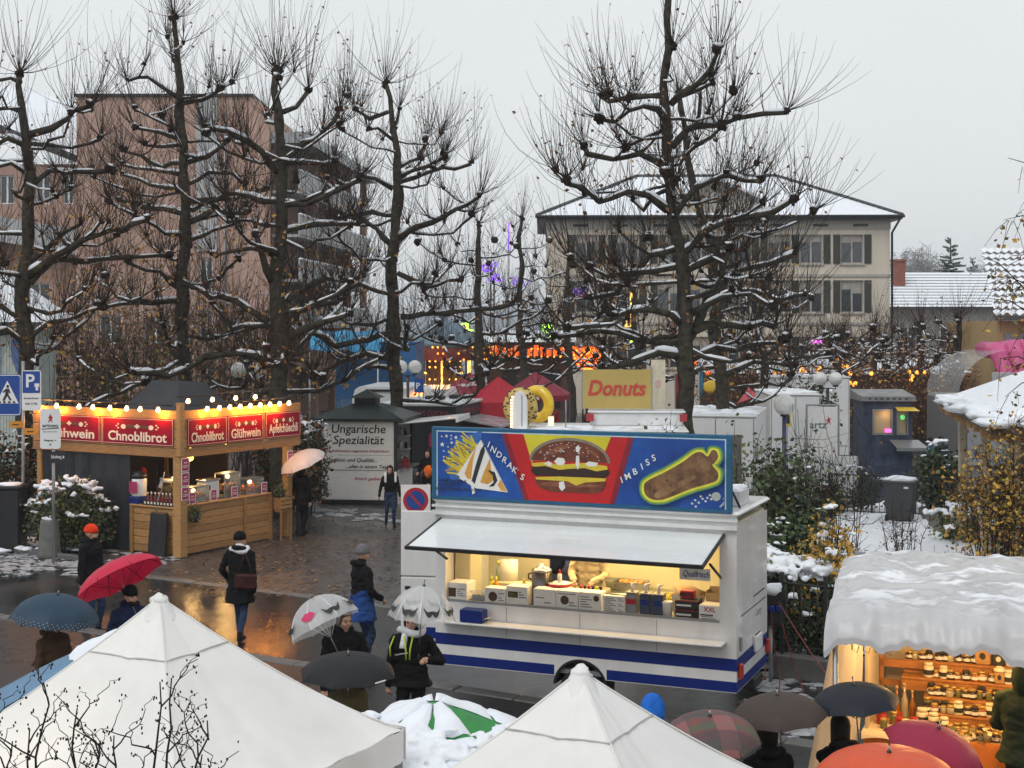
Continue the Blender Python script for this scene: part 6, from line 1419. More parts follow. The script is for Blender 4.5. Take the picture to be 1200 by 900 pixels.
# ---- red gazebos
m_gred=mat('gazebo_red',(.55,.015,.04),.55,var=.08,tl=.15); m_gwine=mat('gazebo_wine',(.26,.014,.04),.55,var=.1,tl=.12)
ga=pagoda('wine red gazebo with a white leaping stag on its slope', Vector((-1.75,58,3.3)),2.45,1.8,45,m=m_gwine,seam=False,cap=False,seed=4,exp=1.05,cat='gazebo',name='gazebo',group='red gazebos')
gb=pagoda('bright red gazebo between the two wine red ones', Vector((-.48,50.5,3.38)),2.5,1.7,45,m=m_gred,seam=False,cap=False,seed=5,exp=1.05,cat='gazebo',name='gazebo',group='red gazebos')
gc=pagoda('wine red gazebo with white lettered edge right of the bright red one', Vector((.95,57,3.35)),2.45,1.9,40,m=m_gwine,seam=False,cap=False,seed=6,exp=1.05,cat='gazebo',name='gazebo',group='red gazebos')
q=MB(); q.add([(-1.2,-1.21,2.3),(1.2,-1.21,2.3),(1.2,-1.21,.1),(-1.2,-1.21,.1),(1.21,-1.2,2.3),(1.21,1.2,2.3),(1.21,1.2,.1),(1.21,-1.2,.1)],[(0,1,2,3),(4,5,6,7)]); o=q.build('side_sheet',m_gred,gb); o.rotation_euler=(0,0,R(-45))
q=MB(); q.prism([(-.5,2.78),(-.3,2.86),(-.1,2.84),(.15,2.94),(.3,3.02),(.2,2.86),(.4,2.78),(.1,2.78),(-.1,2.74),(-.35,2.66),(-.3,2.78)],-.76,-.72); o=q.build('stag_emblem',m_paper,ga); o.rotation_euler=(0,0,R(-45))
q=MB(); 
for k in range(8): q.box(-.9+k*.22,-1.36,2.28,-.75+k*.22,-1.345,2.4)
o=q.build('lettering',m_paper,gc,kind='stuff'); o.rotation_euler=(0,0,R(-40))
# ---- doughnut trailer
DT=thing('doughnut_trailer','long white doughnut trailer with snow on its roof behind the burger sign','food trailer',(.1,29.2,0),R(-4)); q=MB(); q.bbox(0,0,.45,3.5,2.2,2.95,.05); q.build('body',m_white,DT); q=MB(); q.bbox(-.05,-.05,2.951,3.55,2.25,3.0,.02); q.build('roof',m_whited,DT); q=MB(); q.bbox(1.5,1.35,3.001,3.5,2.2,3.28,.02); q.build('roof_box',m_whited,DT)
q=MB(); q.bbox(1.45,1.3,3.281,3.55,2.23,3.32,.01); q.build('roof_box_lid',m_white,DT)
for x in (1.42,3.42): q=MB(); q.bbox(x,1.24,3.1,x+.16,1.3,3.26,.01); q.build('lamp_box',m_redink,DT)
q=MB(); q.tube([(1.0,.5,3.0),(1.0,.5,3.6)],.012,6); q.build('aerial',m_grey,DT)
for x in (.7,2.8): w=MB(); w.lathe([(.2,-.1),(.32,-.1),(.32,.1),(.2,.1)],16,0,Matrix.Translation((x,.05,.33))@Matrix.Rotation(R(90),4,'X')); w.build('wheel',m_black,DT)
q=MB()
for k in range(40): q.ball((random.uniform(.1,3.3),random.uniform(.1,1.2),3.0),(random.uniform(.1,.3),random.uniform(.08,.2),.025),0,9,4,lump=.6,seed=k)
q.build('roof_snow',m_snow,DT,kind='stuff')
DB=thing('doughnut_banner','yellow banner with red doughnut lettering on the roof of the doughnut trailer','banner',(1.54,30.6,3.33),R(-4)); q=MB(); q.box(0,0,.03,1.48,.03,.88,0); q.build('sheet',mat('banner_yellow',(.62,.47,.15),.55,var=.08,tl=.3,scale=1.5),DB); text('Donuts',.46,mat('banner_red',(.50,.06,.04),.5),DB,(.74,-.006,.48),width=1.26,bold=.03,shear=.22)
for x in (-.03,1.48): q=MB(); q.box(x,.001,0,x+.03,.028,.92); q.build('pole',m_grey,DB)
t=thing('cream_panel','cream side panel with a faint drawing right of the yellow banner','panel',(3.12,31.6,2.9),R(-4)); q=MB(); q.box(0,0,0,.32,.05,1.5); q.build('sheet',mat('cream_panel',(.66,.60,.46),.5),t); q=MB(); q.prism(disc(.16,.95,.07,.1,12),-.006,-.001); q.build('drawing',mat('faint_pink',(.6,.4,.36),.6),t)
def ring(label,p,rz,m,R0=.30,r1=.12,sprk=None):
    t=thing('ring_sign',label,'sign',p,rz); q=MB(); vs=[];fs=[];A,Bn=32,14
    for i in range(A):
        for j in range(Bn):
            a,b_=2*math.pi*i/A,2*math.pi*j/Bn; rr=R0+r1*math.cos(b_); vs.append((rr*math.cos(a),r1*.9*math.sin(b_),rr*math.sin(a)+R0+r1))
    for i in range(A):
        for j in range(Bn): fs.append((i*Bn+j,((i+1)%A)*Bn+j,((i+1)%A)*Bn+(j+1)%Bn,i*Bn+(j+1)%Bn))
    q.add(vs,fs,0,True); q.build('ring',m,t)
    if sprk:
        q=MB(); rs_=random.Random(8)
        for k in range(130):
            a,b_=rs_.uniform(0,6.28),rs_.uniform(2.6,6.8); rr=R0+(r1+.004)*math.cos(b_); c=Vector((rr*math.cos(a),(r1*.9+.004)*math.sin(b_),rr*math.sin(a)+R0+r1)); q.ball(c,(.03,.014,.018),0,6,4)
        q.build('sprinkles',sprk,t,kind='stuff')
    return t
ring('yellow doughnut ring sign covered in dark sprinkles', Vector((.18,30.1,3.0)), R(-32), mat('ring_custard',(.55,.40,.12),.4,var=.15), sprk=mat('sprinkle',(.08,.04,.01),.5))
ring('plain glossy yellow doughnut ring sign behind the sprinkled one', Vector((.55,30.9,3.02)), R(-32), mat('ring_yellow',(.75,.50,.02),.3,coat=.5))
t=thing('bulb_panel','white arched panel edged with glowing bulbs beside the ring signs','sign',(.0,29.6,3.0),R(-25)); q=MB(); q.prism([(0,0),(.34,0),(.34,.6),(.26,.75),(.17,.8),(.08,.75),(0,.6)],0,.05); q.build('panel',m_white,t); q=MB(); q.box(.22,-.006,.05,.24,-.001,.7); q.build('groove',m_grey,t)
bm_=None
for k in range(11):
    z=.04+k*.062; q=MB(); q.ball((-.015+(.0 if z<.6 else (z-.6)*.5),-.01,z),.022,0,8,5)
    q.build('bulb',lamp_mat('bulb_pink',(1,.55,.30),5),t)
t=thing('lit_box','small warm lit box standing at the foot of the ring signs','lamp',(.78,30.3,3.005)); q=MB(); q.bbox(0,0,0,.12,.08,.2,.01); q.build('lamp_glass',lamp_mat('lit_cream',(1,.72,.35),1.6),t); q=MB(); q.box(-.005,-.005,.2,.125,.085,.22); q.build('cap',m_grey,t)
# ---- other trailers, lamps, kiosk on the right
def boxtrailer(label,loc,rz,L_,D_,zt,zb=.5,extra=None,m=m_white):
    t=thing('box_trailer',label,'trailer',loc,rz); q=MB(); q.bbox(0,0,zb,L_,D_,zt,.04); q.build('body',m,t); q=MB(); q.bbox(-.03,-.03,zt+.001,L_+.03,D_+.03,zt+.06,.02); q.build('roof',m_whited,t)
    q=MB()
    for k in range(24): q.ball((random.uniform(.1,L_-.1),random.uniform(.1,D_-.1),zt+.06),(random.uniform(.15,.4),random.uniform(.1,.3),.05),0,9,4,lump=.6,seed=k)
    q.build('roof_snow',m_snow,t,kind='stuff')
    for x in (.03,L_*.5,L_-.05): s_=MB(); s_.box(x,-.006,zb+.05,x+.025,-.001,zt-.03); s_.build('corner_trim',m_grey,t)
    s_=MB(); s_.box(.05,-.008,zb+.35,L_-.06,-.0012,zb+.38); s_.build('side_rail',m_grey,t)
    for x in (L_*.35,L_*.6): w=MB(); w.lathe([(.2,-.1),(.32,-.1),(.32,.1),(.2,.1)],14,0,Matrix.Translation((x,.05,.33))@Matrix.Rotation(R(90),4,'X')); w.build('wheel',m_black,t)
    if extra: extra(t)
    return t
def bt1(t):
    q=MB(); q.box(1.35,-.006,.6,1.75,-.001,2.3); q.build('grey_door',mat('door_grey',(.16,.155,.14),.4),t); q=MB(); q.box(2.1,.3,2.3,2.2,.4,2.31); 
    q=MB(); q.tube([(2.106,.3,1.6),(2.106,.5,2.0),(2.106,.7,1.5),(2.106,.9,2.1)],.012,4); q.build('cable',m_grey,t)
boxtrailer('long white trailer with a grey door and snowed roof right of the twin plane trunks',(4.35,37.5,0),R(-14),2.1,4.2,2.75,extra=bt1)
boxtrailer('tall plain white box trailer behind the globe lamp',(8.25,45,0),R(-3),1.6,4,2.95)
boxtrailer('white trailer with faint red lettering and deep snow behind the box trailer',(9.2,51,0),R(-4),3.0,2.2,3.3,extra=lambda t:text('CREPES',.25,m_redink,t,(1.3,-.004,2.9),width=1.6))
t=thing('banner_frame','white banner with grey letters and a red figure in a metal frame','banner',(8.35,40,0),R(-2)); 
for a in ((0,0,0,.05,.05,2.95),(.9,0,0,.95,.05,2.95),(.051,0,2.9,.899,.05,2.95)): q=MB(); q.bbox(*a,.01); q.build('frame_bar',m_grey,t)
q=MB(); q.box(.052,.02,1.3,.898,.03,2.88); q.build('sheet',m_paper,t); text('artz',.30,mat('logo_grey',(.12,.15,.17),.5),t,(.35,.016,2.35),width=.48,bold=.012)
q=MB(); q.prism([(-.06,0),(-.02,.13),(-.09,.12),(-.02,.17),(0,.24),(.03,.17),(.09,.2),(.03,.12),(.07,0),(.01,.08)],.012,.018,0,Matrix.Translation((.64,0,2.36))); q.build('red_figure',m_red,t)
def globe(label,px,py,D,n,r_=.24,m=None):
    c=P(px,py,D); t=thing('street_lamp',label,'street lamp',(c.x,c.y,0)); q=MB(); q.tube([(0,0,0),(0,0,c.z-(.2 if n==1 else .3))],.05,8); q.build('pole',m or m_dark,t)
    for k in range(n):
        x=0 if n==1 else (-.25+.5*k)
        if n>1: q=MB(); q.tube([(0,0,c.z-.3),(x,0,c.z-.32),(x,0,c.z-.2)],.02,6); q.build('arm',m or m_dark,t)
        q=MB(); q.ball((x,0,c.z),r_,0,18,12); q.build('globe',mat('opal_globe',(.82,.82,.80),.25,coat=.5,tl=.3),t); q=MB(); q.lathe([(.09,c.z-r_-.03),(.1,c.z-r_+.05)],12,0,Matrix.Translation((x,0,0))); q.build('collar',m_dark,t)
globe('white globe lamp on a blue pole before the box trailer',919,474,33,1,.25,mat('pole_blue',(.02,.025,.10),.4)); globe('twin globe street lamp beside the blue kiosk trailer banner',970,444,45,2,.22); globe('twin globe street lamp behind the wooden hut',289,434,44,2,.25); globe('twin globe street lamp before the blue star booth',478,430,50,2,.24)
t=thing('warning_sign','narrow yellow sign with a black mark beside the globe lamp','sign',(6.75,34.5,2.75)); q=MB(); q.box(-.06,0,-.05,.08,.02,.55); q.build('plate',m_yellow,t); q=MB(); q.prism([(-.03,.02),(.05,.02),(.05,.2),(.0,.28),(-.03,.2)],-.006,-.001); q.build('mark',m_print,t); q=MB(); q.tube([(0,.03,-2.75),(0,.03,.5)],.02,6); q.build('post',m_grey,t)
KB=thing('ticket_kiosk','dark blue painted kiosk with a lit window and a slanted grey roof','kiosk',(10.6,42.5,0),R(-3)); KB.scale=(.86,.9,.97); m_kb=mat('kiosk_blue',(.012,.03,.07),.5,var=.6,scale=2.5,rgb2=(.06,.08,.14))
q=MB(); wall_holes(q,0,1.7,0,3.0,[(.32,1.02,1.95,2.75),(1.16,1.56,1.95,2.75)],dep=.15); q.add([(0,0,0),(0,1.8,0),(0,1.8,3),(0,0,3),(1.7,0,0),(1.7,1.8,0),(1.7,1.8,3),(1.7,0,3),],[(0,3,2,1),(4,5,6,7),(3,7,6,2)]); q.build('wall',m_kb,KB)
q=MB(); q.add([(-.1,-.15,3.15),(1.8,-.15,3.15),(1.8,1.9,3.3),(-.1,1.9,3.3),(-.1,-.15,3.0),(1.8,-.15,3.0),(1.8,1.9,3.0),(-.1,1.9,3.0)],[(0,1,2,3),(4,7,6,5),(0,4,5,1),(1,5,6,2),(3,2,6,7),(0,3,7,4)]); q.build('roof',mat('kiosk_roof',(.20,.20,.20),.6,var=.4,scale=3),KB)
for k in range(7): q=MB(); q.prism(disc(.2+k*.21,3.08,.05,.03,10),-.158,-.152); q.build('roof_hole',m_dark,KB)
for (a,b_) in ((.32,1.02),(1.16,1.56)):
    q=MB()
    for r_ in ((a,-.02,1.95,a+.05,.02,2.75),(b_-.05,-.02,1.95,b_,.02,2.75),(a+.051,-.02,1.95,b_-.051,.02,2.0),(a+.051,-.02,2.7,b_-.051,.02,2.75)): q.box(*r_)
    f=q.build('window',m_grey,KB); q=MB(); q.box(a+.051,.1,2.0,b_-.051,.11,2.7); q.build('pane',lamp_mat('kiosk_glow',(.35,.27,.16),.12),f)
q=MB(); q.box(.75,-.012,2.03,1.0,.0,2.14); q.build('neon_sign',lamp_mat('neon_pink',(1,.12,.6),1.6),KB); q=MB(); q.prism(disc(1.36,2.5,.08,.08,12),-.02,-.002); q.build('neon_ring',lamp_mat('neon_green',(.15,.8,.2),.7),KB)
q=MB(); q.add([(1.1,-.03,2.82),(1.75,-.03,2.82),(1.85,-.5,2.72),(1.1,-.5,2.72)],[(0,1,2,3)]); q.build('flap',m_yellow,KB); q=MB(); q.add([(.9,-.02,1.8),(1.9,-.02,1.8),(2.1,-.7,1.6),(1.0,-.7,1.6),(1.0,-.7,1.5),(2.1,-.7,1.5)],[(0,1,2,3),(3,2,5,4)]); q.build('counter_awning',m_grey,KB)
light('kiosk_light','POINT',(.8,-.1,2.6),3,(1,.6,.3),KB,.1)
# bouncy castle with clear dome
t=thing('inflatable','pink inflatable under a clear plastic dome behind the snowed pavilion','inflatable',(16.6,52,0)); m_pinkb=mat('inflatable_pink',(.80,.16,.38),.35,var=.1,tl=.35)
for k in range(7):
    q=MB(); q.tube([(1.6+k*.55,0,0),(1.6+k*.55,0,3.6+.25*math.sin(k*.6)),(1.6+k*.55,.6,4.25+.2*math.sin(k*.6)),(1.6+k*.55,2.5,4.3)],[.34,.34,.34,.3],10); q.build('tube',m_pinkb,t)
q=MB(); N=14; vs=[];fs=[]
for i in range(N+1):
    a=math.pi*i/N
    for j in range(6): vs.append((1.6-1.9*math.cos(a)*1.0,-.6+j*.8,2.6+1.7*math.sin(a)))
for i in range(N):
    for j in range(5): fs.append((i*6+j,(i+1)*6+j,(i+1)*6+j+1,i*6+j+1))
q.add(vs,fs,0,True); q.build('clear_dome',mat('clear_plastic',(.7,.72,.74),.2,alpha=.28,var=.2,scale=2),t); q=MB(); q.bbox(-.3,-.6,0,3.4,3.4,2.6,.1); q.build('base',m_grey,t); q=MB(); q.bbox(.9,-.7,2.7,2.1,-.61,3.5,.02); q.build('dome_window',mat('grey_film',(.4,.38,.4),.3),t)
# ---- blue star booth
B=thing('star_booth','tall blue fairground booth painted with yellow stars','fairground booth',(-7.25,58,0),R(-3)); m_bb=mat('booth_blue',(.014,.105,.26),.5,var=.12)
q=MB(); q.box(0,0,0,3.3,3,4.55); q.build('wall',m_bb,B)
for k,(x,z,r_,mm) in enumerate(((1.45,3.65,.30,m_yellow),(.55,3.95,.2,m_yellow),(.2,4.0,.16,m_yellow),(.7,3.1,.16,m_brown if False else m_leafy),(.45,2.75,.15,m_leafy),(2.6,3.9,.15,m_yellow))): q=MB(); q.prism(star(x,z,r_),-.02,-.002); q.build('star',mm,B)
q=MB(); q.box(.05,-.012,.5,3.0,-.001,2.2); q.build('mural',mat('booth_mural',(.07,.14,.24),.5,var=.6,scale=3),B)
t=thing('blue_awning','light blue fabric awning hanging in front of the star booth','awning',(-8.2,57,0)); q=MB(); vs=[];fs=[]
for i in range(13):
    x=i*.24
    for (y,z) in ((1,5.0),(.2,4.6),(-.3,4.2)): vs.append((x,y,z+.05*math.sin(i*1.4)))
for i in range(12):
    for j in range(2): fs.append((i*3+j,(i+1)*3+j,(i+1)*3+j+1,i*3+j+1))
q.add(vs,fs,0,True); q.build('sheet',mat('awning_blue',(.05,.35,.62),.5,var=.15,tl=.3),t)
for x in (.05,2.8): q=MB(); q.tube([(x,-.28,0),(x,-.28,4.2)],.04,6); q.build('pole',m_grey,t)
# ---- carousel and lit rides
m_amber=lamp_mat('amber_bulb',(1,.38,.05),2.6); m_amberr=lamp_mat('amber_red',(1,.16,.02),.95); m_limeb=lamp_mat('lime_bulb',(.45,1,.06),3.2); m_violet=lamp_mat('violet_bulb',(.34,.12,1),1.1); m_gold=lamp_mat('gold_bulb',(1,.55,.12),2.2)
bulb_me=None
def bulbs(parent,pts,r_,m):
    q=MB()
    for p in pts: q.ball(p,r_,0,6,4)
    return q.build('bulbs',m,parent,kind='stuff')
CR=thing('carousel','round carousel glowing with amber bulbs under a grey blue canopy','carousel',(-3.4,70,0)); rr=2.1
q=MB(); q.lathe([(rr+.3,4.2),(rr+.1,4.5),(.2,5.6),(.02,5.7)],20); q.build('canopy',mat('canopy_grey',(.10,.16,.20),.5,var=.2),CR); q=MB(); q.lathe([(rr+.25,3.55),(rr+.32,3.9),(rr+.25,4.25)],20,caps=False); q.build('rounding_board',mat('board_maroon',(.18,.03,.015),.5,var=.3),CR); q=MB(); q.lathe([(rr,0),(rr,.4),(.5,.42)],20); q.build('platform',m_wood2,CR); q=MB(); q.lathe([(.9,.4),(.9,3.6)],14); q.build('centre_drum',mat('drum_gold',(.16,.08,.03),.5,var=.5,scale=5),CR)
bulbs(CR,[((rr+.36)*math.cos(a),(rr+.36)*math.sin(a),z) and ((rr+.36)*math.cos(a),(rr+.36)*math.sin(a),z) for z in (3.6,3.9,4.2) for a in np.linspace(3.2,6.2,30) if random.random()<.5],.05,m_amber); bulbs(CR,[(.95*math.cos(a),.95*math.sin(a),z) for z in np.arange(.8,3.5,.3) for a in np.linspace(3.2,6.2,9) if random.random()<.6],.05,m_gold)
for k in range(8):
    a=2*math.pi*k/8; q=MB(); q.tube([(1.8*math.cos(a),1.8*math.sin(a),.4),(1.8*math.cos(a),1.8*math.sin(a),3.6)],.05,6); q.build('column',m_gold,CR)
light('carousel_light','POINT',(0,-2.6,3.0),55,(1,.5,.15),CR,.5)
RF=thing('lit_ride','long fairground ride front with a row of amber lettered lights','fairground ride',(-1.3,72,0)); q=MB(); q.box(0,0,3.6,4.4,.2,4.4); q.build('fascia',m_hutin,RF); q=MB(); q.box(0,.6,0,4.4,3,3.6); q.build('hut_wall',mat('ride_brown',(.10,.065,.05),.7,var=.3),RF); q=MB(); q.add([(-.2,-.3,4.41),(4.6,-.3,4.41),(4.6,3,5.0),(-.2,3,5.0)],[(0,1,2,3)]); q.build('roof',m_snow,RF)
for k in range(13): q=MB(); q.bbox(.1+k*.33,-.06,3.7,.1+k*.33+.24,-.002,4.05+.2*((k*5)%3)/2,.03); q.build('lit_letter',m_amberr,RF)
bulbs(RF,[(.15+k*.165,-.1,3.66+.4*(k%2)) for k in range(26)],.05,m_amber)
for x in (.8,1.9,3.0): q=MB(); q.box(x,.55,1.0,x+.8,.598,3.0); q.build('shutter',m_dark,RF)
LS=thing('lit_shell_sign','round shell shaped sign packed with glowing amber bulbs','lit sign',(3.05,71.5,0)); q=MB(); q.prism([(0,4.2),(1.5,4.2),(1.5,3.7),(1.2,3.1),(.75,2.9),(.3,3.1),(0,3.7)],0,.1); q.build('board',m_amberr,LS); bulbs(LS,[(.75+r_*math.cos(a)*.7,-.05,4.1+r_*math.sin(a)*1.1) for r_ in (.25,.5,.75,.98) for a in np.linspace(-3.0,-.15,int(6+12*r_))],.055,m_amber); q=MB(); q.tube([(.75,.06,0),(.75,.06,3.0)],.08,6); q.build('post',m_dark,LS)
q=MB(); q.box(-.15,-.02,2.2,-.05,.02,3.0); q.build('light_tube',m_amber,LS)
def figure_light(label,px,py,D,m,seed,hgt=1.1,nm='light_ornament'):
    rnd=random.Random(seed); c=P(px,py,D); t=thing(nm,label,'light ornament',(c.x,c.y,0),0,'coloured light ornaments'); q=MB(); q.tube([(0,.1,0),(0,.1,c.z+hgt*.4)],.05,6); q.build('mast',m_dark,t)
    q=MB(); pts=[]
    for k in range(5):
        a0=rnd.uniform(0,6.28); cc=Vector((rnd.uniform(-.35,.35),0,c.z+rnd.uniform(-.5,.5)*hgt)); q.tube([cc+Vector((.2*math.cos(a0+i*.8),0,.26*math.sin(a0+i*.8)))*(hgt+.35) for i in range(7)],.035,5)
    q.build('light_tube',m,t)
for k,(px,py,m,lab) in enumerate(((497,398,m_limeb,'lime green lit ornament above the left of the carousel'),(531,396,m_limeb,'lime green lit ornament above the middle of the carousel'),(546,386,m_limeb,'lime green lit ornament highest above the carousel'),(640,386,m_limeb,'lime green lit ornament above the amber letters'),(575,313,m_violet,'violet lit ornament high between the plane trees'),(579,328,m_violet,'lower violet lit ornament between the plane trees'),(683,343,m_violet,'violet lit ornament before the cream house'),(611,328,m_violet,'dim violet ornament right of the high pair'))): figure_light(lab,px,py,73,m,k,.6 if m is m_limeb else .3)
t=thing('lit_mast','tall mast with a yellow lit top and green foot before the cream house','lit mast',(6.25,74,0)); q=MB(); q.tube([(0,0,0),(0,0,7.2)],.08,6); q.build('mast',m_dark,t); q=MB(); q.tube([(0,-.12,5.2),(0,-.12,7.0)],.07,6); q.tube([(-.45,-.12,5.2),(.15,-.12,5.25)],.06,6); q.tube([(-.25,-.12,5.25),(-.25,-.12,6.1)],.06,6); q.build('yellow_tube',m_gold,t,kind='stuff'); q=MB(); q.tube([(0,-.12,4.3),(0,-.12,4.8)],.06,6); q.build('green_tube',m_limeb,t)
t=thing('thin_mast','thin mast with a violet lit tip above the pizza trailer','lit mast',(-.18,74,0)); q=MB(); q.tube([(0,0,0),(0,0,9.2)],.06,6); q.build('mast',m_grey,t); q=MB(); q.tube([(0,0,9.2),(0,0,10.7)],.045,6); q.build('violet_tip',m_violet,t)
t=thing('pink_light','short bright pink light bar beyond the right hand shrubs','light',P(957,402,66)); q=MB(); q.bbox(-.25,0,0,.25,.08,.14,.02); q.build('light_tube',lamp_mat('pink_bar',(1,.1,.8),4),t); q=MB(); q.tube([(0,.1,-4.4),(0,.1,.1)],.04,6); q.build('mast',m_dark,t)
for k,(px,py,D) in enumerate(((822,432,60),(948,432,64),(985,428,64),(1075,440,60),(905,440,62),(1008,445,58))):
    c=P(px,py,D); t=thing('string_light',('orange lit lantern beside the twin plane trunks','orange lights left behind the shrubs','brighter orange lights behind the shrubs','single orange lamp beyond the blue kiosk','orange lamp behind the slim dark plane','orange lamp right behind the globe lamps')[k],'light',(c.x,c.y,0),0,'orange fair lights beyond the shrubs'); q=MB(); q.tube([(0,.1,0),(0,.1,c.z)],.03,5); q.build('post',m_dark,t); q=MB()
    for j in range(5): q.ball((random.uniform(-.5,.5),0,c.z+random.uniform(-.25,.3)),.09,0,6,4)
    q.build('bulbs',m_amber if k!=0 else m_amberr,t,kind='stuff')
t=thing('booth_row','low dark fair booths with snow on their roofs beyond the shrubs','fair booths',(9.2,66,0)); q=MB(); q.box(0,0,0,14,3,3.0); q.build('wall',m_hutin,t); q=MB(); q.add([(-.2,-.4,3.02),(14.2,-.4,3.02),(14.2,3,3.6),(-.2,3,3.6)],[(0,1,2,3)]); q.build('roof',m_snow,t)
# flags
for label,px,y0,y1,D,mm,wv in (('red feather flag left of the biggest plane trunk',791,438,505,33.5,m_redink,.16),('blue and yellow flag between the two plane trunks',819,425,475,44,mat('flag_blue',(.02,.13,.20),.5),.12)):
    a,b_=P(px,y0,D),P(px,y1,D); t=thing('flag',label,'flag',(a.x,a.y,0)); q=MB(); q.tube([(0,0,0),(0,0,a.z)],.015,6); q.build('pole',m_grey,t); q=MB(); vs=[];fs=[]
    for i in range(11):
        z=a.z-(a.z-b_.z)*i/10; w2=wv*math.sin(math.pi*min(1,(i+.4)/9))**.7
        vs+=[(.015,.0,z),(.015+w2,.05*math.sin(i*.8),z)]
    for i in range(10): fs.append((2*i,2*i+1,2*i+3,2*i+2))
    q.add(vs,fs,0,True); q.build('cloth',mm,t)
    if 'blue' in label: q=MB(); q.ball((.35,0,a.z-.75),(.22,.03,.2),0,10,6,lump=.3); q.build('yellow_balloon',m_yellow,t)
c=P(876,466,46); t=thing('parasol','small red pennant shaped parasol on a leaning pole near the white trailers','parasol',(c.x,c.y,0)); q=MB(); q.add([(-.35,0,c.z-.2),(.3,-.1,c.z+.05),(.05,0,c.z+.35),(.35,.3,c.z+.0)],[(0,1,2),(1,3,2)]); q.build('canopy',mat('pennant_red',(.60,.10,.12),.5),t); q=MB(); q.tube([(.1,0,c.z+.2),(.5,0,c.z-1.2),(.6,0,0)],.02,6); q.build('pole',m_grey,t)
# ================================================================ jar stall under the grey tarpaulin
SA=-R(21.5); SO=Vector((2.86,12.6,0)); SM=Matrix.Translation(SO)@Matrix.Rotation(SA,4,'Z')
def at_st(u,v,z): return SM@Vector((u,v,z))
def st_u(px,v):
    r_=(px-600)/F; o=SM@Vector((0,v,0)); u=Vector((math.cos(SA),math.sin(SA),0)); return (r_*o.y-o.x)/(u.x-r_*u.y)
ST=thing('jar_stall','market stall with jars under a grey tarpaulin streaked with snow','market stall',SO,SA)
m_tgrey=mat('tarp_grey',(.50,.51,.525),.36,var=.08,scale=1.2,bump=.5,bscale=3.5,tl=.04); UL=3.3
def tarp_snow():
    m=m_tgrey; n=m.node_tree.nodes; l=m.node_tree.links; b=n['Principled BSDF']
    tc=n.new('ShaderNodeTexCoord'); mp=n.new('ShaderNodeMapping'); mp.inputs['Scale'].default_value=(1.0,3.6,2.0); l.new(tc.outputs['Object'],mp.inputs['Vector'])
    z1=n.new('ShaderNodeTexNoise'); z1.inputs['Scale'].default_value=1.7; z1.inputs['Detail'].default_value=9; z1.inputs['Roughness'].default_value=.68; l.new(mp.outputs[0],z1.inputs['Vector'])
    sp=n.new('ShaderNodeSeparateXYZ'); l.new(tc.outputs['Object'],sp.inputs[0])
    hz=n.new('ShaderNodeMapRange'); hz.inputs['From Min'].default_value=2.56; hz.inputs['From Max'].default_value=2.72; l.new(sp.outputs[2],hz.inputs['Value'])
    rp=n.new('ShaderNodeValToRGB'); rp.color_ramp.elements[0].position=.45; rp.color_ramp.elements[1].position=.55; l.new(z1.outputs['Fac'],rp.inputs['Fac'])
    mu=n.new('ShaderNodeMath'); mu.operation='MULTIPLY'; l.new(rp.outputs['Color'],mu.inputs[0]); l.new(hz.outputs[0],mu.inputs[1])
    old=b.inputs['Base Color'].links[0].from_socket; mx=n.new('ShaderNodeMix'); mx.data_type='RGBA'; l.new(mu.outputs[0],mx.inputs['Factor']); l.new(old,mx.inputs[6]); mx.inputs[7].default_value=(.80,.83,.87,1); l.new(mx.outputs[2],b.inputs['Base Color'])
    orr=b.inputs['Roughness'].links[0].from_socket; m2=n.new('ShaderNodeMix'); l.new(mu.outputs[0],m2.inputs[0]); l.new(orr,m2.inputs[2]); m2.inputs[3].default_value=.9; l.new(m2.outputs[0],b.inputs['Roughness'])
    bo=b.inputs['Normal'].links[0].from_node; b2=n.new('ShaderNodeBump'); b2.inputs['Strength'].default_value=.6; b2.inputs['Distance'].default_value=.03; l.new(mu.outputs[0],b2.inputs['Height']); l.new(bo.outputs[0],b2.inputs['Normal']); l.new(b2.outputs[0],b.inputs['Normal'])
tarp_snow()
q=MB(); NU,NV=110,60; vs=[];fs=[]
prof=[(3.3,2.35),(2.6,2.62),(1.6,2.92),(1.35,2.92),(.9,2.83),(.45,2.72),(.2,2.64),(.05,2.52),(-.03,2.36),(-.03,2.30)]
def prof_at(t):
    f=t*(len(prof)-1); i=min(int(f),len(prof)-2); f-=i; return (prof[i][0]*(1-f)+prof[i+1][0]*f, prof[i][1]*(1-f)+prof[i+1][1]*f)
def tarp_pt(i,j):
    u=-.06+UL*i/NU; v,z=prof_at(j/NV)
    w=.035*abs(noise.noise(Vector((u*1.4+v*1.1,v*1.9-u*.4,8))))+.022*abs(noise.noise(Vector((u*3.1-v*2.2,v*3.3+u,3))))-.05
    w*=min(.75,.25+max(0,v)/.6)*(1-.5*max(0,min(1,(v-.9)/.5)))
    w+=.04*min(1,.3+max(0,v)/.6)*noise.noise(Vector((u*1.6,v*1.3,2)))+.05*noise.noise(Vector((u*3.5+v*3,v*4.5,5)))+.022*noise.noise(Vector((u*9+v*5,v*8,1)))
    sag=.035*math.sin(math.pi*((u*.75)%1.0))*(1 if .3<v<1.3 else .3)
    if v<.5: w+=.018*math.sin(u*17+3*math.sin(u*3.1))*(1-v/.5)+.012*math.sin(u*41+v*6)*(1-v/.5)
    if v<.12: w+=.05*math.sin(u*7+2*math.sin(u*2.3))*(1-v/.12)*.5
    edge=max(0,1-(u+.06)/.35); z-=.10*edge**2
    return (u-(.05*edge*(1-j/NV)), v-(.06*math.sin(u*6.1+1)*max(0,1-abs(v)/.3)*.5), z+w-sag)
for i in range(NU+1):
    for j in range(NV+1): vs.append(tarp_pt(i,j))
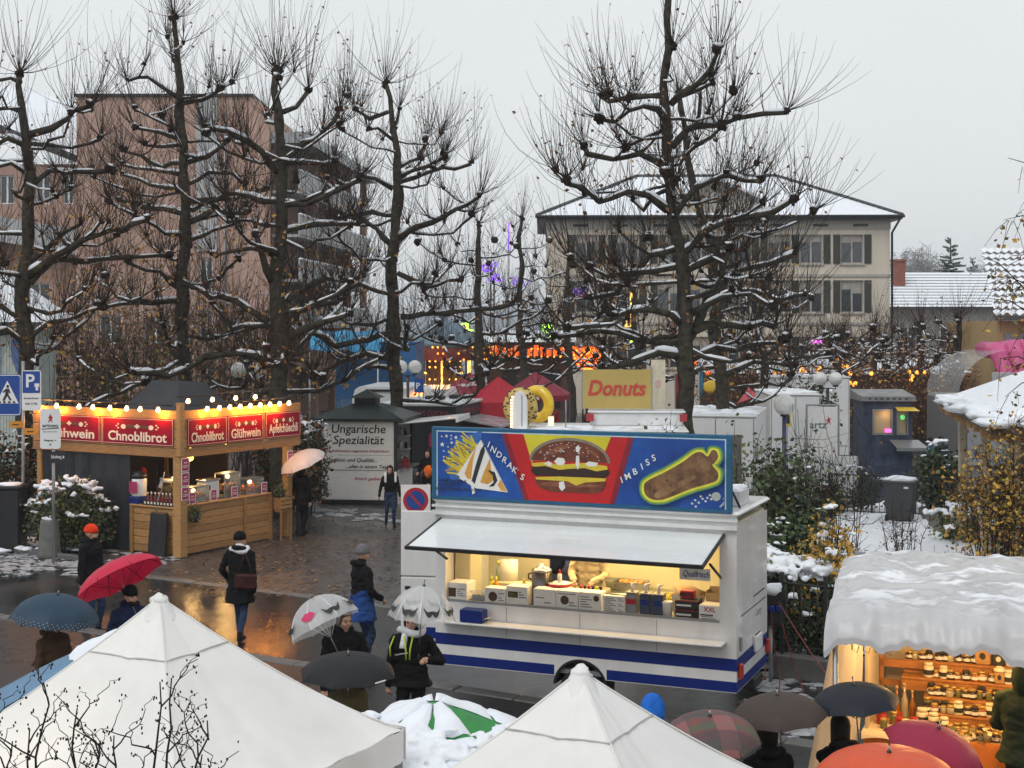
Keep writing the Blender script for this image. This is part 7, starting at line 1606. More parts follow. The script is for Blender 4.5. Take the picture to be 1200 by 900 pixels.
for i in range(NU):
    for j in range(NV): fs.append((i*(NV+1)+j,(i+1)*(NV+1)+j,(i+1)*(NV+1)+j+1,i*(NV+1)+j+1))
q.add(vs,fs,0,True); q.build('roof_tarp',m_tgrey,ST)

m_curt=mat('stall_curtain',(.66,.55,.40),.65,var=.06,scale=2,bump=.25,bscale=2,tl=.35)
q=MB(); NU2,NZ=24,12; vs=[];fs=[]
for i in range(NU2+1):
    v=-.02+2.1*i/NU2
    for k in range(NZ+1):
        z=2.36*(1-k/NZ)+.02; f=k/NZ; out=-.42*f*(1-.75*i/NU2)
        vs.append((.02+out+.035*math.sin(v*9+f*1.5)*(.3+.7*f)+.02*noise.noise(Vector((v*5,f*3,1))),v-.25*f*(1-i/NU2),z))
for i in range(NU2):
    for k in range(NZ): fs.append((i*(NZ+1)+k,(i+1)*(NZ+1)+k,(i+1)*(NZ+1)+k+1,i*(NZ+1)+k+1))
q.add(vs,fs,0,True); q.build('side_curtain',m_curt,ST)
q=MB(); q.box(-.02,3.35,0,UL-.1,3.38,2.4); q.box(.02,2.09,0,.05,3.34,2.4); q.build('rear_sheet',m_curt,ST,kind='stuff')
for u_,v_ in ((.03,.02),(2.4,.02),(.06,3.3),(4.6,.02)):
    q=MB(); q.tube([(u_,v_,0),(u_,v_,2.33)],.025,8); q.build('pole',m_grey,ST)
q=MB(); q.tube([(0,1.5,2.86),(UL-.1,1.5,2.86)],.025,8); q.build('ridge_pole',m_grey,ST)
for k in range(4): q=MB(); q.tube([(.18+.1*k,.02,2.36),(.18+.1*k,.0,2.24),(.22+.1*k,.0,2.22),(.24+.1*k,.01,2.27)],.006,5); q.build('hook',m_steel,ST)
# table and its stepped shelves
TV=2.0
m_tang=mat('cloth_tangerine',(.60,.17,.015),.6,var=.12,scale=2,bump=.3,bscale=4); m_ivory=mat('cloth_ivory',(.68,.58,.42),.7,var=.06)
q=MB(); vs=[];fs=[]; N=70
for i in range(N+1):
    u=.02+3.4*i/N
    for k,(z,o) in enumerate(((.97,0),(.93,-.012),(.5,-.03),(.05,-.05))): vs.append((u,TV+o+.02*math.sin(u*9+k*.6)*(k*.5)+.012*math.sin(u*23),z))
for i in range(N):
    for k in range(3): fs.append((i*4+k,(i+1)*4+k,(i+1)*4+k+1,i*4+k+1))
q.add(vs,fs,0,True); q.build('table_cloth',m_tang,ST)
q=MB(); q.box(.02,TV+.002,.93,3.42,TV+.6,.965); q.build('table_top',m_wood,ST)
q=MB(); vs=[];fs=[]
for i in range(31):
    u=0+1.05*i/30
    for k,(v,z) in enumerate(((TV+.42,.972),(TV+.1,.973),(TV-.03,.972),(TV-.055,.90+.03*math.sin(u*8)))): vs.append((u,v,z))
for i in range(30):
    for k in range(3): fs.append((i*4+k,(i+1)*4+k,(i+1)*4+k+1,i*4+k+1))
q.add(vs,fs,0,True); q.build('runner',m_ivory,ST)
m_shelf=mat('shelf_orange',(.36,.15,.04),.5,var=.25,stretch=(1,6,1)); SH=[(2.45,1.10),(2.65,1.22),(2.86,1.36),(3.06,1.50)]
for k,(v,z) in enumerate(SH):
    q=MB(); q.bbox(.3 if k>1 else .55,v,z-.03,1.46,v+.19,z,.006); q.build('shelf_board',m_shelf,ST); q=MB(); q.box(.3 if k>1 else .55,v+.003,z-.14,1.46,v+.02,z-.032); q.build('riser',m_shelf,ST)
    q=MB(); q.bbox(1.62,v,z-.03,2.6,v+.19,z,.006); q.build('shelf_board',m_shelf,ST)
q=MB(); q.box(.06,3.0,1.42,.62,3.04,1.5); q.box(.06,3.0,1.22,.62,3.04,1.28); q.box(.06,3.0,.9,.1,3.04,1.6); q.build('shelf_rail',m_shelf,ST,kind='stuff')
q=MB(); q.bbox(1.49,2.3,.97,1.57,2.42,1.72,.01); q.build('shelf_post',mat('pale_post_lit',(.55,.42,.25),.6),ST)
# lamps of the stall: bulbs under the ridge
for u_ in (.55,1.5,2.4):
    q=MB(); q.lathe([(.02,2.36),(.02,2.28),(.05,2.22),(.045,2.17),(.001,2.15)],12,0,Matrix.Translation((u_,1.75,0))); q.build('lamp',lamp_mat('stall_bulb',(1,.62,.22),7),ST); light('lamp_light','POINT',(u_,1.75,2.05),44,(1,.58,.20),ST,.07)
# ---- jars by the row
m_amberj=mat('jar_honey',(.28,.10,.012),.12,var=.3,spec=.7); m_darkj=mat('jar_dark',(.03,.012,.008),.12,var=.3,spec=.7); m_goldl=mat('lid_gold',(.70,.48,.16),.3,metal=.7); m_redj=mat('candle_red',(.35,.015,.01),.35); m_ivj=mat('candle_ivory',(.75,.66,.48),.45); m_greenj=mat('jar_olive',(.13,.12,.03),.15,spec=.7); m_glassj=mat('jar_glass',(.35,.30,.2),.08,spec=.8)
KINDS={'honey':(m_amberj,m_goldl,.036,.075),'dark':(m_darkj,m_print,.036,.08),'olive':(m_greenj,m_goldl,.03,.085),'ivory':(m_ivj,m_ivj,.042,.12),'red':(m_redj,m_redj,.045,.115),'glass':(m_glassj,m_goldl,.034,.07),'darkgold':(m_darkj,m_goldl,.034,.07)}
NMW={'honey':'amber honey jar with gold lid','dark':'dark jar with black lid','olive':'olive green jar with gold lid','ivory':'ivory pot with pale lid','red':'red candle jar','glass':'small clear jar with gold lid','darkgold':'dark preserve jar with gold lid'}
proto={}
def jar(kind,u,v,z,place,s=1.0):
    body,lid,r_,h_=KINDS[kind]; p=at_st(u,v,z); lab=NMW[kind]+' '+place
    if kind not in proto:
        t=thing('jar',lab,'jar',p,SA,'jars on the lit stall'); q=MB(); q.lathe([(r_*.9,0),(r_,.006),(r_,h_*.72),(r_*.8,h_*.82)],12); q.build('body',body,t); q=MB(); q.lathe([(r_*.86,h_*.821),(r_*.86,h_),(r_*.8,h_+.004)],12); q.build('lid',lid,t)
        if kind in('honey','dark','darkgold','ivory'): q=MB(); q.lathe([(r_+.001,h_*.2),(r_+.001,h_*.55)],12,caps=False); q.build('paper_label',m_paper if kind!='ivory' else m_print,t)
        proto[kind]=t
    else: t=copy_tree(proto[kind]); t.location=p; t['label']=lab
    t.scale=(s,s,s); return t
rj=random.Random(12)
rows=[(.60,1.42,2.50,1.103,.085,['darkgold','glass','honey','dark','ivory'],'on the lowest shelf step'),(.62,1.42,2.72,1.223,.08,['dark','olive','darkgold','glass','honey'],'on the second shelf step'),(.58,1.44,2.93,1.363,.085,['darkgold','honey','dark','ivory'],'on the third shelf step'),
      (.36,1.1,3.13,1.503,.08,['dark','dark','glass','darkgold'],'along the top shelf'),(.60,1.42,2.60,1.103,.09,['dark','darkgold','olive'],'behind the first row on the lowest step'),(.62,1.42,2.80,1.223,.09,['dark','honey'],'behind the front row on the second step'),
      (1.66,2.2,2.93,1.363,.08,['dark','honey','ivory'],'on the right hand shelf beyond the post'),(1.66,2.2,3.13,1.503,.075,['dark','glass'],'on the top right shelf beyond the post'),(1.0,1.45,TV+.10,.968,.075,['glass','darkgold','honey','glass'],'on the table front below the shelves'),(.85,1.45,TV+.22,.968,.078,['glass','honey','dark','olive'],'in the second row of the table'),(.85,1.45,TV+.33,.968,.08,['darkgold','honey','glass'],'at the back of the table')]
for u0,u1,v,z,st_,ks,pl in rows:
    u=u0
    while u<u1: jar(rj.choice(ks),u+rj.uniform(-.01,.01),v+rj.uniform(-.02,.02),z,pl,rj.uniform(.95,1.4)); u+=st_*rj.uniform(.75,1.1)
for kind,u,dv,s,pl in (('red',.16,.32,1.15,'at the left rear corner of the table'),('red',.36,.14,1.1,'left of the ivory pot at the table front'),('red',.50,.20,1.1,'right of the ivory pot at the table front'),('ivory',.43,.07,1.1,'foremost on the left of the table cloth'),('ivory',.56,.42,1.45,'biggest of the table, behind the red candles'),('ivory',.68,.34,1.3,'second tall one behind the red candles'),('ivory',.79,.26,1.2,'at the right of the tall pale pots'),('olive',.2,.16,1.2,'near the left edge of the table'),('olive',.28,.36,1.5,'behind the left candles'),('red',.32,.38,1.0,'between the olive jar and tall ivory pot'),('glass',.55,.09,1.0,'before the red candles on the ivory cloth'),('glass',.64,.12,1.0,'amid the table centre'),('glass',.72,.1,1.1,'beside the table centre')): jar(kind,u,TV+dv,.975,pl,s)
for k,(u,s,lb) in enumerate(((.28,1.0,'tall amber bottle left of the lower shelf'),(.36,1.1,'tall pale bottle left of the lower shelf'),(.44,.9,'short amber bottle left of the lower shelf'))):
    t=thing('bottle',lb,'bottle',at_st(u,2.62,.968),SA); q=MB(); q.lathe([(.03,0),(.034,.01),(.034,.15),(.014,.2),(.014,.26)],12); q.build('glass',(m_amberj,m_glassj,m_amberj)[k],t); q=MB(); q.lathe([(.016,.26),(.016,.285),(.002,.29)],8); q.build('cork',m_card,t); t.scale=(s,s,s*1.2)
for k,(u,v,z,w,h,mm,lb) in enumerate(((1.12,3.12,1.503,.16,.17,m_wood,'pale wooden lantern house on the top shelf'),(1.28,3.13,1.503,.13,.13,m_print,'black box with a pale mark on the top shelf'),(1.40,3.12,1.503,.08,.16,m_ivj,'ivory box beside the post on the top shelf'),(1.30,2.9,1.363,.1,.13,m_wood,'round pierced wooden lantern on the third step'),(1.36,2.5,1.103,.12,.11,m_redj,'red framed picture card at the right of the lowest step'))):
    t=thing('gift_box',lb,'box',at_st(u,v,z),SA); q=MB(); q.bbox(-w/2,-.04,0,w/2,.05,h,.012); q.build('box_body',mm,t); q=MB(); q.prism(disc(0,h*.55,w*.2,h*.22,12),-.044,-.041); q.build('mark',m_print if mm is not m_print else m_ivj,t)
    if 'lantern' in lb: q=MB(); q.lathe([(w*.62,h),(w*.6,h+.02),(w*.3,h+.05),(.01,h+.055)],14); q.build('lid',m_ivj,t)
t=thing('candle_rack','upright wooden rack of five tall glowing candles at the right of the table','rack',at_st(1.44,TV+.06,.968),SA)
for a in ((0,0,0,.36,.13,.03),(0,0,.5,.36,.13,.52),(0,.002,.031,.02,.128,.499),(.34,.002,.031,.36,.128,.499)): q=MB(); q.bbox(*a,.004); q.build('board',m_print if a[2]==.031 else m_wood2,t)
for k in range(5):
    q=MB(); q.tube([(.055+k*.063,.06,.031),(.055+k*.063,.06,.46)],.017,8); q.build('candle',(m_ivj,m_ivj,m_redj,m_tang,m_ivj)[k],t)
t=thing('dried_bouquet','loose heap of dried flowers and small packets at the front of the table','dried flowers',at_st(1.0,TV+.06,.97),SA); q=MB()
for k in range(70): q.leaf((random.gauss(.12,.13),random.gauss(.03,.05),random.uniform(.01,.09)),.07,random.randrange(3))
q.build('petals',[m_goldl,m_ivj,m_greenj],t,kind='stuff'); q=MB(); q.bbox(-.05,-.04,0,.08,.05,.03,.01); q.build('packet',m_ivory,t)
# ================================================================ signs on the left
SP=Vector((-11.25,32.4,0))
m_sgn=mat('sign_blue_plate',(.01,.06,.30),.35,var=.04); m_sorg=mat('sign_orange',(.62,.25,.02),.4)
t=thing('sign_post','grey steel post with two blue traffic signs and orange arrows','sign post',SP); q=MB(); q.tube([(0,0,0),(0,0,4.35)],.038,8); q.build('post',m_grey,t)
def plate(parent,cx,z0,w,h,m,nm='sign_plate',edge=True,y=-.06):
    q=MB(); r_=.05; po=[]
    for sx,sz,a0 in ((1,1,0),(-1,1,90),(-1,-1,180),(1,-1,270)):
        for a in (0,30,60,90): po.append((cx+sx*(w/2-r_)+r_*math.cos(R(a0+a)),z0+h/2+sz*(h/2-r_)+r_*math.sin(R(a0+a))))
    q.prism(po,y,y+.02,0); o=q.build(nm,m,parent)
    if edge:
        q=MB(); k=.9
        for i in range(len(po)):
            a,b_=po[i],po[(i+1)%len(po)]; c=(cx,z0+h/2); f=lambda p,s_:(c[0]+(p[0]-c[0])*s_,c[1]+(p[1]-c[1])*s_); q.prism([f(a,.97),f(b_,.97),f(b_,.935),f(a,.935)],y-.003,y-.0005)
        q.build('sign_border',m_white,o)
    return o
o=plate(t,.21,3.22,.44,.92,m_white,edge=False); q=MB(); q.box(.01,-.065,3.62,.41,-.061,4.12); q.build('blue_field',m_sgn,o); text('P',.42,m_white,o,(.19,-.068,3.90),bold=.02); q=MB(); q.prism([(.31,3.68),(.37,3.68),(.37,3.76),(.395,3.76),(.395,3.84),(.285,3.84),(.285,3.76),(.31,3.76)],-.069,-.0655); q.build('meter_symbol',m_white,o)
text('Zentrale Parkuhr',.05,m_print,o,(.21,-.064,3.50),width=.34,bold=.01); text('max. 2 Std.',.06,m_print,o,(.21,-.064,3.38),width=.28,bold=.01)
o=plate(t,-.34,3.10,.62,.95,m_sgn); q=MB(); q.prism([(-.60,3.38),(-.08,3.38),(-.34,3.90)],-.066,-.0625); q.build('white_triangle',m_white,o)
q=MB(); q.prism(disc(-.33,3.77,.032,.038,10),-.07,-.0665); q.prism([(-.37,3.72),(-.30,3.72),(-.26,3.62),(-.29,3.61),(-.31,3.66),(-.31,3.58),(-.24,3.46),(-.28,3.44),(-.34,3.55),(-.41,3.43),(-.45,3.45),(-.385,3.6),(-.39,3.66),(-.43,3.62),(-.455,3.645)],-.07,-.0665)
for k in range(4): q.prism([(-.55+k*.115,3.39),(-.49+k*.115,3.39),(-.485+k*.105,3.43),(-.535+k*.105,3.43)],-.07,-.0665)
q.build('walking_figure',m_print,o,kind='stuff')
for k,(x0,z,d_) in enumerate(((-.32,2.82,-1),(.02,2.66,1))):
    q=MB(); w=.34; q.prism([(x0,z),(x0+w,z),(x0+w,z+.15),(x0,z+.15)] if 0 else ([(x0+.06,z),(x0+w,z),(x0+w,z+.15),(x0+.06,z+.15),(x0,z+.075)] if d_<0 else [(x0,z),(x0+w-.06,z),(x0+w,z+.075),(x0+w-.06,z+.15),(x0,z+.15)]),-.06,-.045); o=q.build('arrow_sign',m_sorg,t); q=MB(); q.box(x0+.09,-.064,z+.06,x0+w-.1,-.0605,z+.085); q.build('print',m_print,o)
c=P(60,524,30.4); t=thing('notice_sign','white rounded notice board with a red figure logo on a short grey post','sign',(c.x,30.4,0)); zt=P(60,479,30.4).z
q=MB(); q.tube([(.05,.0,0),(.05,.0,zt)],.035,8); q.build('post',m_grey,t); o=plate(t,0,zt-.86,.44,.86,m_white,edge=False)
text('artoso',.11,mat('logo_dark',(.05,.05,.06),.5),o,(0,-.064,zt-.36),width=.34,bold=.015); q=MB(); q.prism([(-.05,0),(-.01,.1),(-.05,.09),(0,.19),(.04,.12),(.06,.13),(.03,.08),(.05,0),(.01,.05)],-.066,-.0625,0,Matrix.Translation((0,0,zt-.30))); q.build('red_figure',m_red,o); q=MB(); q.prism([(-.19,zt-.43),(.19,zt-.40),(.19,zt-.42),(-.19,zt-.445)],-.065,-.062); q.build('logo_line',m_print,o); text('ELTHUN',.04,m_grey,o,(0,-.064,zt-.49),width=.3); text('Eingang →',.05,m_print,o,(0,-.064,zt-.68),width=.26,bold=.01); text('0',.07,m_print,o,(0,-.064,zt-.77),bold=.015)
q=MB(); q.box(-.01,-.065,zt-1.16,.33,-.05,zt-.92,0,Matrix.Translation((0,0,0))); o=q.build('street_name_plate',m_print,t); text('Schulweg',.10,m_white,o,(.13,-.068,zt-1.04),width=.22,bold=.01); q=MB(); q.prism([(.27,zt-1.0),(.31,zt-1.04),(.27,zt-1.08)],-.069,-.066); q.build('arrow',m_white,o)
c=P(490,588,34); NP=thing('no_parking_board','white no parking board with a red ringed blue disc standing by the trailer','sign',(-2.36,34.5,0)); zt=P(490,568,34.5).z
q=MB(); q.box(-.36,0,zt-1.02,.36,.02,zt); q.build('board',m_white,NP); q=MB(); q.prism(disc(0,zt-.38,.31,.31,28),-.004,-.001); q.build('red_ring',m_red,NP); q=MB(); q.prism(disc(0,zt-.38,.23,.23,28),-.007,-.0045); q.build('blue_disc',m_sgn,NP); q=MB(); q.prism([(-.19,zt-.22),(-.15,zt-.18),(.19,zt-.54),(.15,zt-.58)],-.010,-.0075); q.build('red_bar',m_red,NP); text('ganzer Platz ab',.13,m_print,NP,(0,-.004,zt-.80),width=.64,bold=.02); text('Fr. 18 Uhr',.11,m_print,NP,(0,-.004,zt-.95),width=.45,bold=.02)
for x in (-.3,.3): q=MB(); q.box(x-.03,.021,0,x+.03,.06,zt+.02); q.build('post',m_grey,NP)
c=P(563,505,46); t=thing('parking_sign','small blue parking sign above the pizza trailer roof','sign',(P(491,452,50).x,50,0)); z=P(491,452,50).z; q=MB(); q.box(-.16,-.02,z-.25,.16,0,z+.25); q.build('sign_plate',m_sgn,t); text('P',.3,m_white,t,(-.03,-.024,z),bold=.02); q=MB(); q.tube([(0,.03,0),(0,.03,z+.2)],.03,6); q.build('post',m_grey,t)
b_=thing('stone_bollard','squat tapered stone bollard before the snowy bush','bollard',(P(58,0,31.3).x,31.3,0)); q=MB(); q.lathe([(.27,0),(.26,.1),(.21,.78),(.19,.84),(.1,.88),(.02,.89)],8); q.build('stone',mat('bollard_stone',(.13,.13,.12),.8,var=.3,bump=.4),b_); q=MB(); q.ball((0,0,.88),(.15,.15,.06),0,10,5,lump=.5); q.build('snow_cap',m_snow,b_)
t=thing('litter_bin','dark litter container with a snowed lid at the left edge','litter bin',(P(6,0,32).x,32.2,0)); q=MB(); q.bbox(-.4,-.3,0,.35,.3,1.45,.03); q.build('bin_body',m_black,t); q=MB(); q.bbox(-.43,-.33,1.451,.38,.33,1.53,.02); q.build('lid',m_dark,t); q=MB(); q.ball((0,0,1.54),(.36,.3,.05),0,12,5,lump=.4); q.build('snow_cap',m_snow,t)
t=bpy.data.objects.new('bed_kerb',None); COL.objects.link(t); t['kind']='structure'; me=None
for k in range(9):
    p=G(-40+k*17,640+k*2.3); q=MB(); q.bbox(-.22,-.08,0,.22,.08,.13,.02)
    if me is None: o=q.build('kerb_stone',m_kerb,t); me=o.data
    else: o=link('kerb_stone',me,t)
    o.location=p; o.rotation_euler=(0,0,R(-20))
q=MB()
for k in range(60): p=G(random.uniform(-30,112),random.uniform(636,652)); q.ball((p.x,p.y,.12),(random.uniform(.1,.3),random.uniform(.08,.16),random.uniform(.03,.07)),0,9,5,lump=.6,seed=k)
q.build('kerb_snow',m_snow,kind='stuff')
WB=thing('wheeled_bin','grey wheeled bin with snow on its lid in the snowed garden','wheeled bin',(P(1055,0,36.8).x,36.8,.06),R(-25)); m_bin=mat('bin_grey',(.045,.048,.05),.5,var=.15)
q=MB(); q.add([(-.30,-.30,.08),(.30,-.30,.08),(.30,.30,.08),(-.30,.30,.08),(-.38,-.40,1.02),(.38,-.40,1.02),(.38,.38,1.02),(-.38,.38,1.02)],[(0,3,2,1),(0,1,5,4),(1,2,6,5),(2,3,7,6),(3,0,4,7),(4,5,6,7)])
q.build('bin_body',m_bin,WB)
for k in range(5): q=MB(); q.add([(-.25+k*.11,-.325,.2),(-.21+k*.11,-.325,.2),(-.25+k*.125,-.385,.85),(-.29+k*.125,-.385,.85),],[(0,1,2,3)]); q.build('rib',m_bin,WB)
q=MB(); q.bbox(-.42,-.44,1.021,.42,.42,1.09,.03); q.build('lid',m_bin,WB); q=MB(); q.ball((0,0,1.1),(.42,.42,.09),0,14,6,lump=.3,seed=3); q.build('snow_cap',m_snow,WB)
for x in (-.3,.3): q=MB(); q.lathe([(.02,-.03),(.1,-.03),(.1,.03),(.02,.03)],12,0,Matrix.Translation((x,-.3,.1))@Matrix.Rotation(R(90),4,'Y')); q.build('wheel',m_black,WB)
q=MB(); q.box(.15,-.394,.9,.27,-.388,.95); q.build('sticker',m_white,WB)
def iron_fence(label,a,b_,h,base=.0,gap=.12,posts=5):
    a=Vector(a); b_=Vector(b_); d=b_-a; L=d.length; t=thing('iron_fence',label,'fence',a,math.atan2(d.y,d.x),'iron railings')
    if base: q=MB(); q.bbox(-.1,-.12,0,L+.1,.12,base,.02); q.build('base_wall',mat('fence_base',(.11,.11,.105),.7,var=.3),t)
    for z in (base+.12,h-.04): q=MB(); q.tube([(0,0,z),(L,0,z)],.016,6); q.build('rail',m_dark,t)
    br=MB(); br.tube([(0,0,base+.04),(0,0,h)],.009,5); me=None; n=int(L/gap)
    for k in range(n):
        if me is None: o=br.build('bar',m_dark,t); me=o.data
        else: o=link('bar',me,t)
        o.location=((k+.5)*gap,0,0)
    for k in range(posts): q=MB(); q.bbox(L*k/(posts-1)-.03,-.03,0,L*k/(posts-1)+.03,.03,h+.12,.008); q.build('post',m_dark,t)
    return t
iron_fence('low dark iron railing on a stone base between trailer and tarpaulin',(3.95,20.6,0),(6.2,19.2,0),1.42,.35)
iron_fence('dark iron railing behind the wheeled bin',(8.7,38.6,0),(13.0,37.2,0),1.15,0,.14)
t=thing('board_fence','white boarded barrier behind the bare shrubs','fence',(8.0,39.8,0),R(-3))
for k in range(16): q=MB(); q.bbox(k*.11,0,.25,k*.11+.095,.03,1.5,.004); q.build('board',m_whited,t)
for z in (.4,1.3): q=MB(); q.box(0,.031,z,1.78,.07,z+.08); q.build('rail',m_grey,t)
# power box and cables by the trailer
t=thing('power_box','black power box with blue sockets on a stand behind the trailer corner','power box',(3.72,20.25,0)); q=MB(); q.bbox(-.15,-.1,.85,.15,.1,1.35,.02); q.build('box_body',m_black,t); q=MB(); q.tube([(0,0,0),(0,0,.85)],.03,6); q.build('stand',m_grey,t); q=MB(); q.ball((0,0,1.36),(.2,.15,.08),0,10,5,lump=.5); q.build('snow_cap',m_snow,t)
for k in range(3): q=MB(); q.bbox(-.12+k*.085,-.16,1.05,-.05+k*.085,-.101,1.14,.01); q.build('socket',m_blue,t)
m_cabr=mat('cable_red',(.16,.016,.012),.5); m_cabo=mat('cable_orange',(.22,.08,.02),.5)
for lab,pts,mm in (('red cable looping from the power box down to the snowy ground',[(3.70,20.1,1.05),(3.72,20.0,.6),(3.78,19.9,.25),(3.7,19.6,.03),(3.45,19.2,.03),(3.55,18.8,.03),(3.85,19.1,.03),(4.05,19.6,.03),(4.0,19.9,.3),(3.85,20.1,.9)],m_cabr),('orange cable hanging from the power box to the trailer',[(3.64,20.1,1.05),(3.6,20.0,.55),(3.55,19.8,.2),(3.4,19.5,.25),(3.3,19.3,.45)],m_cabo),('red cable running from the power box to the jar stall',[(3.8,20.1,1.2),(3.95,19.0,.85),(4.0,17.5,.7),(3.95,16.2,.9)],m_cabr)):
    q=MB(); pp=[Vector(p) for p in pts]; sm=[]
    for i in range(len(pp)-1):
        p0,p1,p2,p3=pp[max(0,i-1)],pp[i],pp[i+1],pp[min(len(pp)-1,i+2)]
        for k in range(6):
            t_=k/6; sm.append(.5*((2*p1)+(p2-p0)*t_+(2*p0-5*p1+4*p2-p3)*t_*t_+(3*p1-p0-3*p2+p3)*t_**3))
    sm.append(pp[-1]); q.tube(sm,.009,6); tag(q.build('cable',mm),lab,'cable')

ORD=('first','second','third','fourth','fifth','sixth','seventh','eighth','ninth','tenth','eleventh','twelfth','thirteenth','fourteenth','fifteenth','sixteenth')
def ordinals(cat, axis):
    by={}
    for o in COL.objects:
        if o.get('category')==cat and o.parent is None: by.setdefault(o['label'],[]).append(o)
    for lab,os_ in by.items():
        if len(os_)<2: continue
        os_.sort(key=axis)
        for i,o in enumerate(os_): o['label']=(ORD[i]+'-from-left' if i<len(os_)-1 else 'rightmost')+' '+lab.replace(' in the close row','')
ordinals('jar',lambda o:o.location.x); ordinals('bottle',lambda o:o.location.x/o.location.y)
# ================================================================ shrubs and hedges
def shrub(name,label,loc,w,d,h,stems,leaves,ls,lm,seed,snow=0,cat='shrub',bare=.3,base=.0,droop=0,group=None,stem_r=.012,shape='dome',stem_m=None,up=1.0,snow_r=.09,leafz=(.15,1.0)):
    rnd=random.Random(seed); root=thing(name,label,cat,loc,0,group); q=MB(); tips=[]
    for k in range(stems):
        a=rnd.uniform(0,6.28); r0=rnd.random()**.5; x,y=r0*w*.25*math.cos(a),r0*d*.25*math.sin(a); p=Vector((x,y,0)); n=7; hh=h*rnd.uniform(.6,1.03)*(1-.35*r0*r0 if shape=='dome' else 1); tx,ty=r0*w*.5*math.cos(a),r0*d*.5*math.sin(a); pts=[p]
        for i in range(1,n+1):
            f=i/n; pts.append(Vector((x+(tx-x)*f**1.3+rnd.gauss(0,.03*h/2),y+(ty-y)*f**1.3+rnd.gauss(0,.03*h/2),hh*(f if not droop else math.sin(f*2.2)/math.sin(1.57)))))
        q.tube(pts,[stem_r*(1-.7*i/n) for i in range(n+1)],4,0,True,False); tips+=pts[2:]
        for _ in range(int(4*bare*4)):
            i=rnd.randrange(2,n); c=pts[i]; e=c+Vector((rnd.gauss(0,.5),rnd.gauss(0,.5),rnd.uniform(.1,.9)*up))*h*.16; m_=c.lerp(e,.5)+Vector((0,0,-.02*h)); q.tube([c,m_,e],[stem_r*.5,stem_r*.4,stem_r*.2],3,0,True,False); tips+=[m_,e]
    q.build('stems',stem_m or m_twig,root,kind='stuff'); lv=MB(); nm_=len(lm)
    for k in range(leaves):
        if tips and rnd.random()<.75:
            c=rnd.choice(tips)+Vector((rnd.gauss(0,.06),rnd.gauss(0,.06),rnd.gauss(0,.06)))*max(1,h*.6)
        else:
            a=rnd.uniform(0,6.28); r_=rnd.random()**.4; ph=rnd.random(); c=Vector((w*.5*r_*math.cos(a),d*.5*r_*math.sin(a),h*(leafz[0]+(leafz[1]-leafz[0])*ph*math.sqrt(max(.02,1-r_*r_*.8)))))
        if c.z<.03: c.z=.03+rnd.random()*.1
        lv.leaf(c,ls*rnd.uniform(.6,1.3),rnd.randrange(nm_),rnd)
    if leaves: lv.build('leaves',lm,root,kind='stuff')
    if snow:
        s_=MB()
        for k in range(snow):
            a=rnd.uniform(0,6.28); r_=rnd.random()**.6*.95; z=h*(.22+.78*math.sqrt(max(0,1-r_*r_))) if shape=='dome' else h*rnd.uniform(.75,1.0); c=(w*.48*r_*math.cos(a),d*.48*r_*math.sin(a),z+rnd.uniform(-.06,.02)); rr=snow_r*rnd.uniform(.5,1.3)
            for _ in range(4): s_.ball((c[0]+rnd.gauss(0,rr*.8),c[1]+rnd.gauss(0,rr*.8),c[2]+rnd.uniform(-.3,.3)*rr),(rr*rnd.uniform(.4,.9),rr*rnd.uniform(.35,.7),rr*rnd.uniform(.25,.4)),0,7,4,lump=1.2,seed=k+_)
        soften(s_.build('snow_clumps',m_snow,root,kind='stuff'),.022 if loc[1]<34 else .04,3)
    return root
gl=[m_leafd,m_leafd,m_leafg]
m_lolive=mat('leaf_olive',(.14,.13,.025),.6,var=.4); m_lgold=mat('leaf_gold',(.50,.29,.04),.6,var=.4); m_lrust=mat('leaf_rust',(.18,.075,.02),.7,var=.4)
shrub('round_bush','round dark bush capped with snow behind the stone bollard',(P(82,0,32).x,32.0,0),2.0,1.5,1.72,26,5200,.085,gl+[m_lolive],1,34,snow_r=.13)
shrub('tall_shrub','tall dense green shrub directly behind the burger trailer end',(P(918,0,24).x,24.0,0),1.0,.85,3.15,34,4600,.10,[m_leafg,m_leafg,m_leafd],2,16,shape='col',snow_r=.05)
shrub('tall_shrub','second green shrub crowding the trailer end, lower and nearer',(P(900,0,22.6).x,22.6,0),.7,.7,2.2,20,2400,.09,[m_leafg,m_leafg],22,16,shape='col',snow_r=.06)
shrub('bare_shrub','tall bare dark stemmed shrub right of the dense green one',(P(978,0,25).x,25.2,0),1.5,1.0,3.7,24,160,.07,[m_lrust,m_lolive],3,0,bare=.9,shape='col')
shrub('yellow_shrub','yellow leaved shrub growing above the stall tarpaulin corner',(P(972,0,21.5).x,21.5,0),1.1,.9,2.45,22,1900,.09,[m_lolive,m_lgold,m_lgold,m_lgold],4,12,bare=.7)
shrub('clipped_hedge','snow laden dark hedge behind the low iron railing',(P(935,0,21.4).x,21.4,0),1.9,1.0,1.62,26,4200,.08,gl,5,60,snow_r=.14)
shrub('clipped_hedge','small snow laden hedge lump between trailer and railing',(P(893,0,21.8).x,21.9,0),.8,.8,1.75,14,1500,.08,gl,55,40,snow_r=.10)
shrub('vine_thicket','hanging thicket of golden leaves before the snowed pavilion',(P(1172,0,25.5).x,25.4,0),2.1,1.5,3.3,46,2900,.085,[m_lgold,m_lrust,m_lgold,m_lolive],6,0,bare=.8,droop=1)
shrub('low_shrub','low green shrub with snow at the foot of the golden thicket',(P(1118,0,33).x,33,0),1.2,1,1.0,10,700,.09,[m_leafg,m_lolive],7,16,snow_r=.12)
shrub('bare_shrub','small bare twiggy shrub in the snow before the wheeled bin',(P(1060,0,29.5).x,29.5,.06),1.3,1,1.6,14,30,.07,[m_lrust],8,0,bare=.8,shape='col')
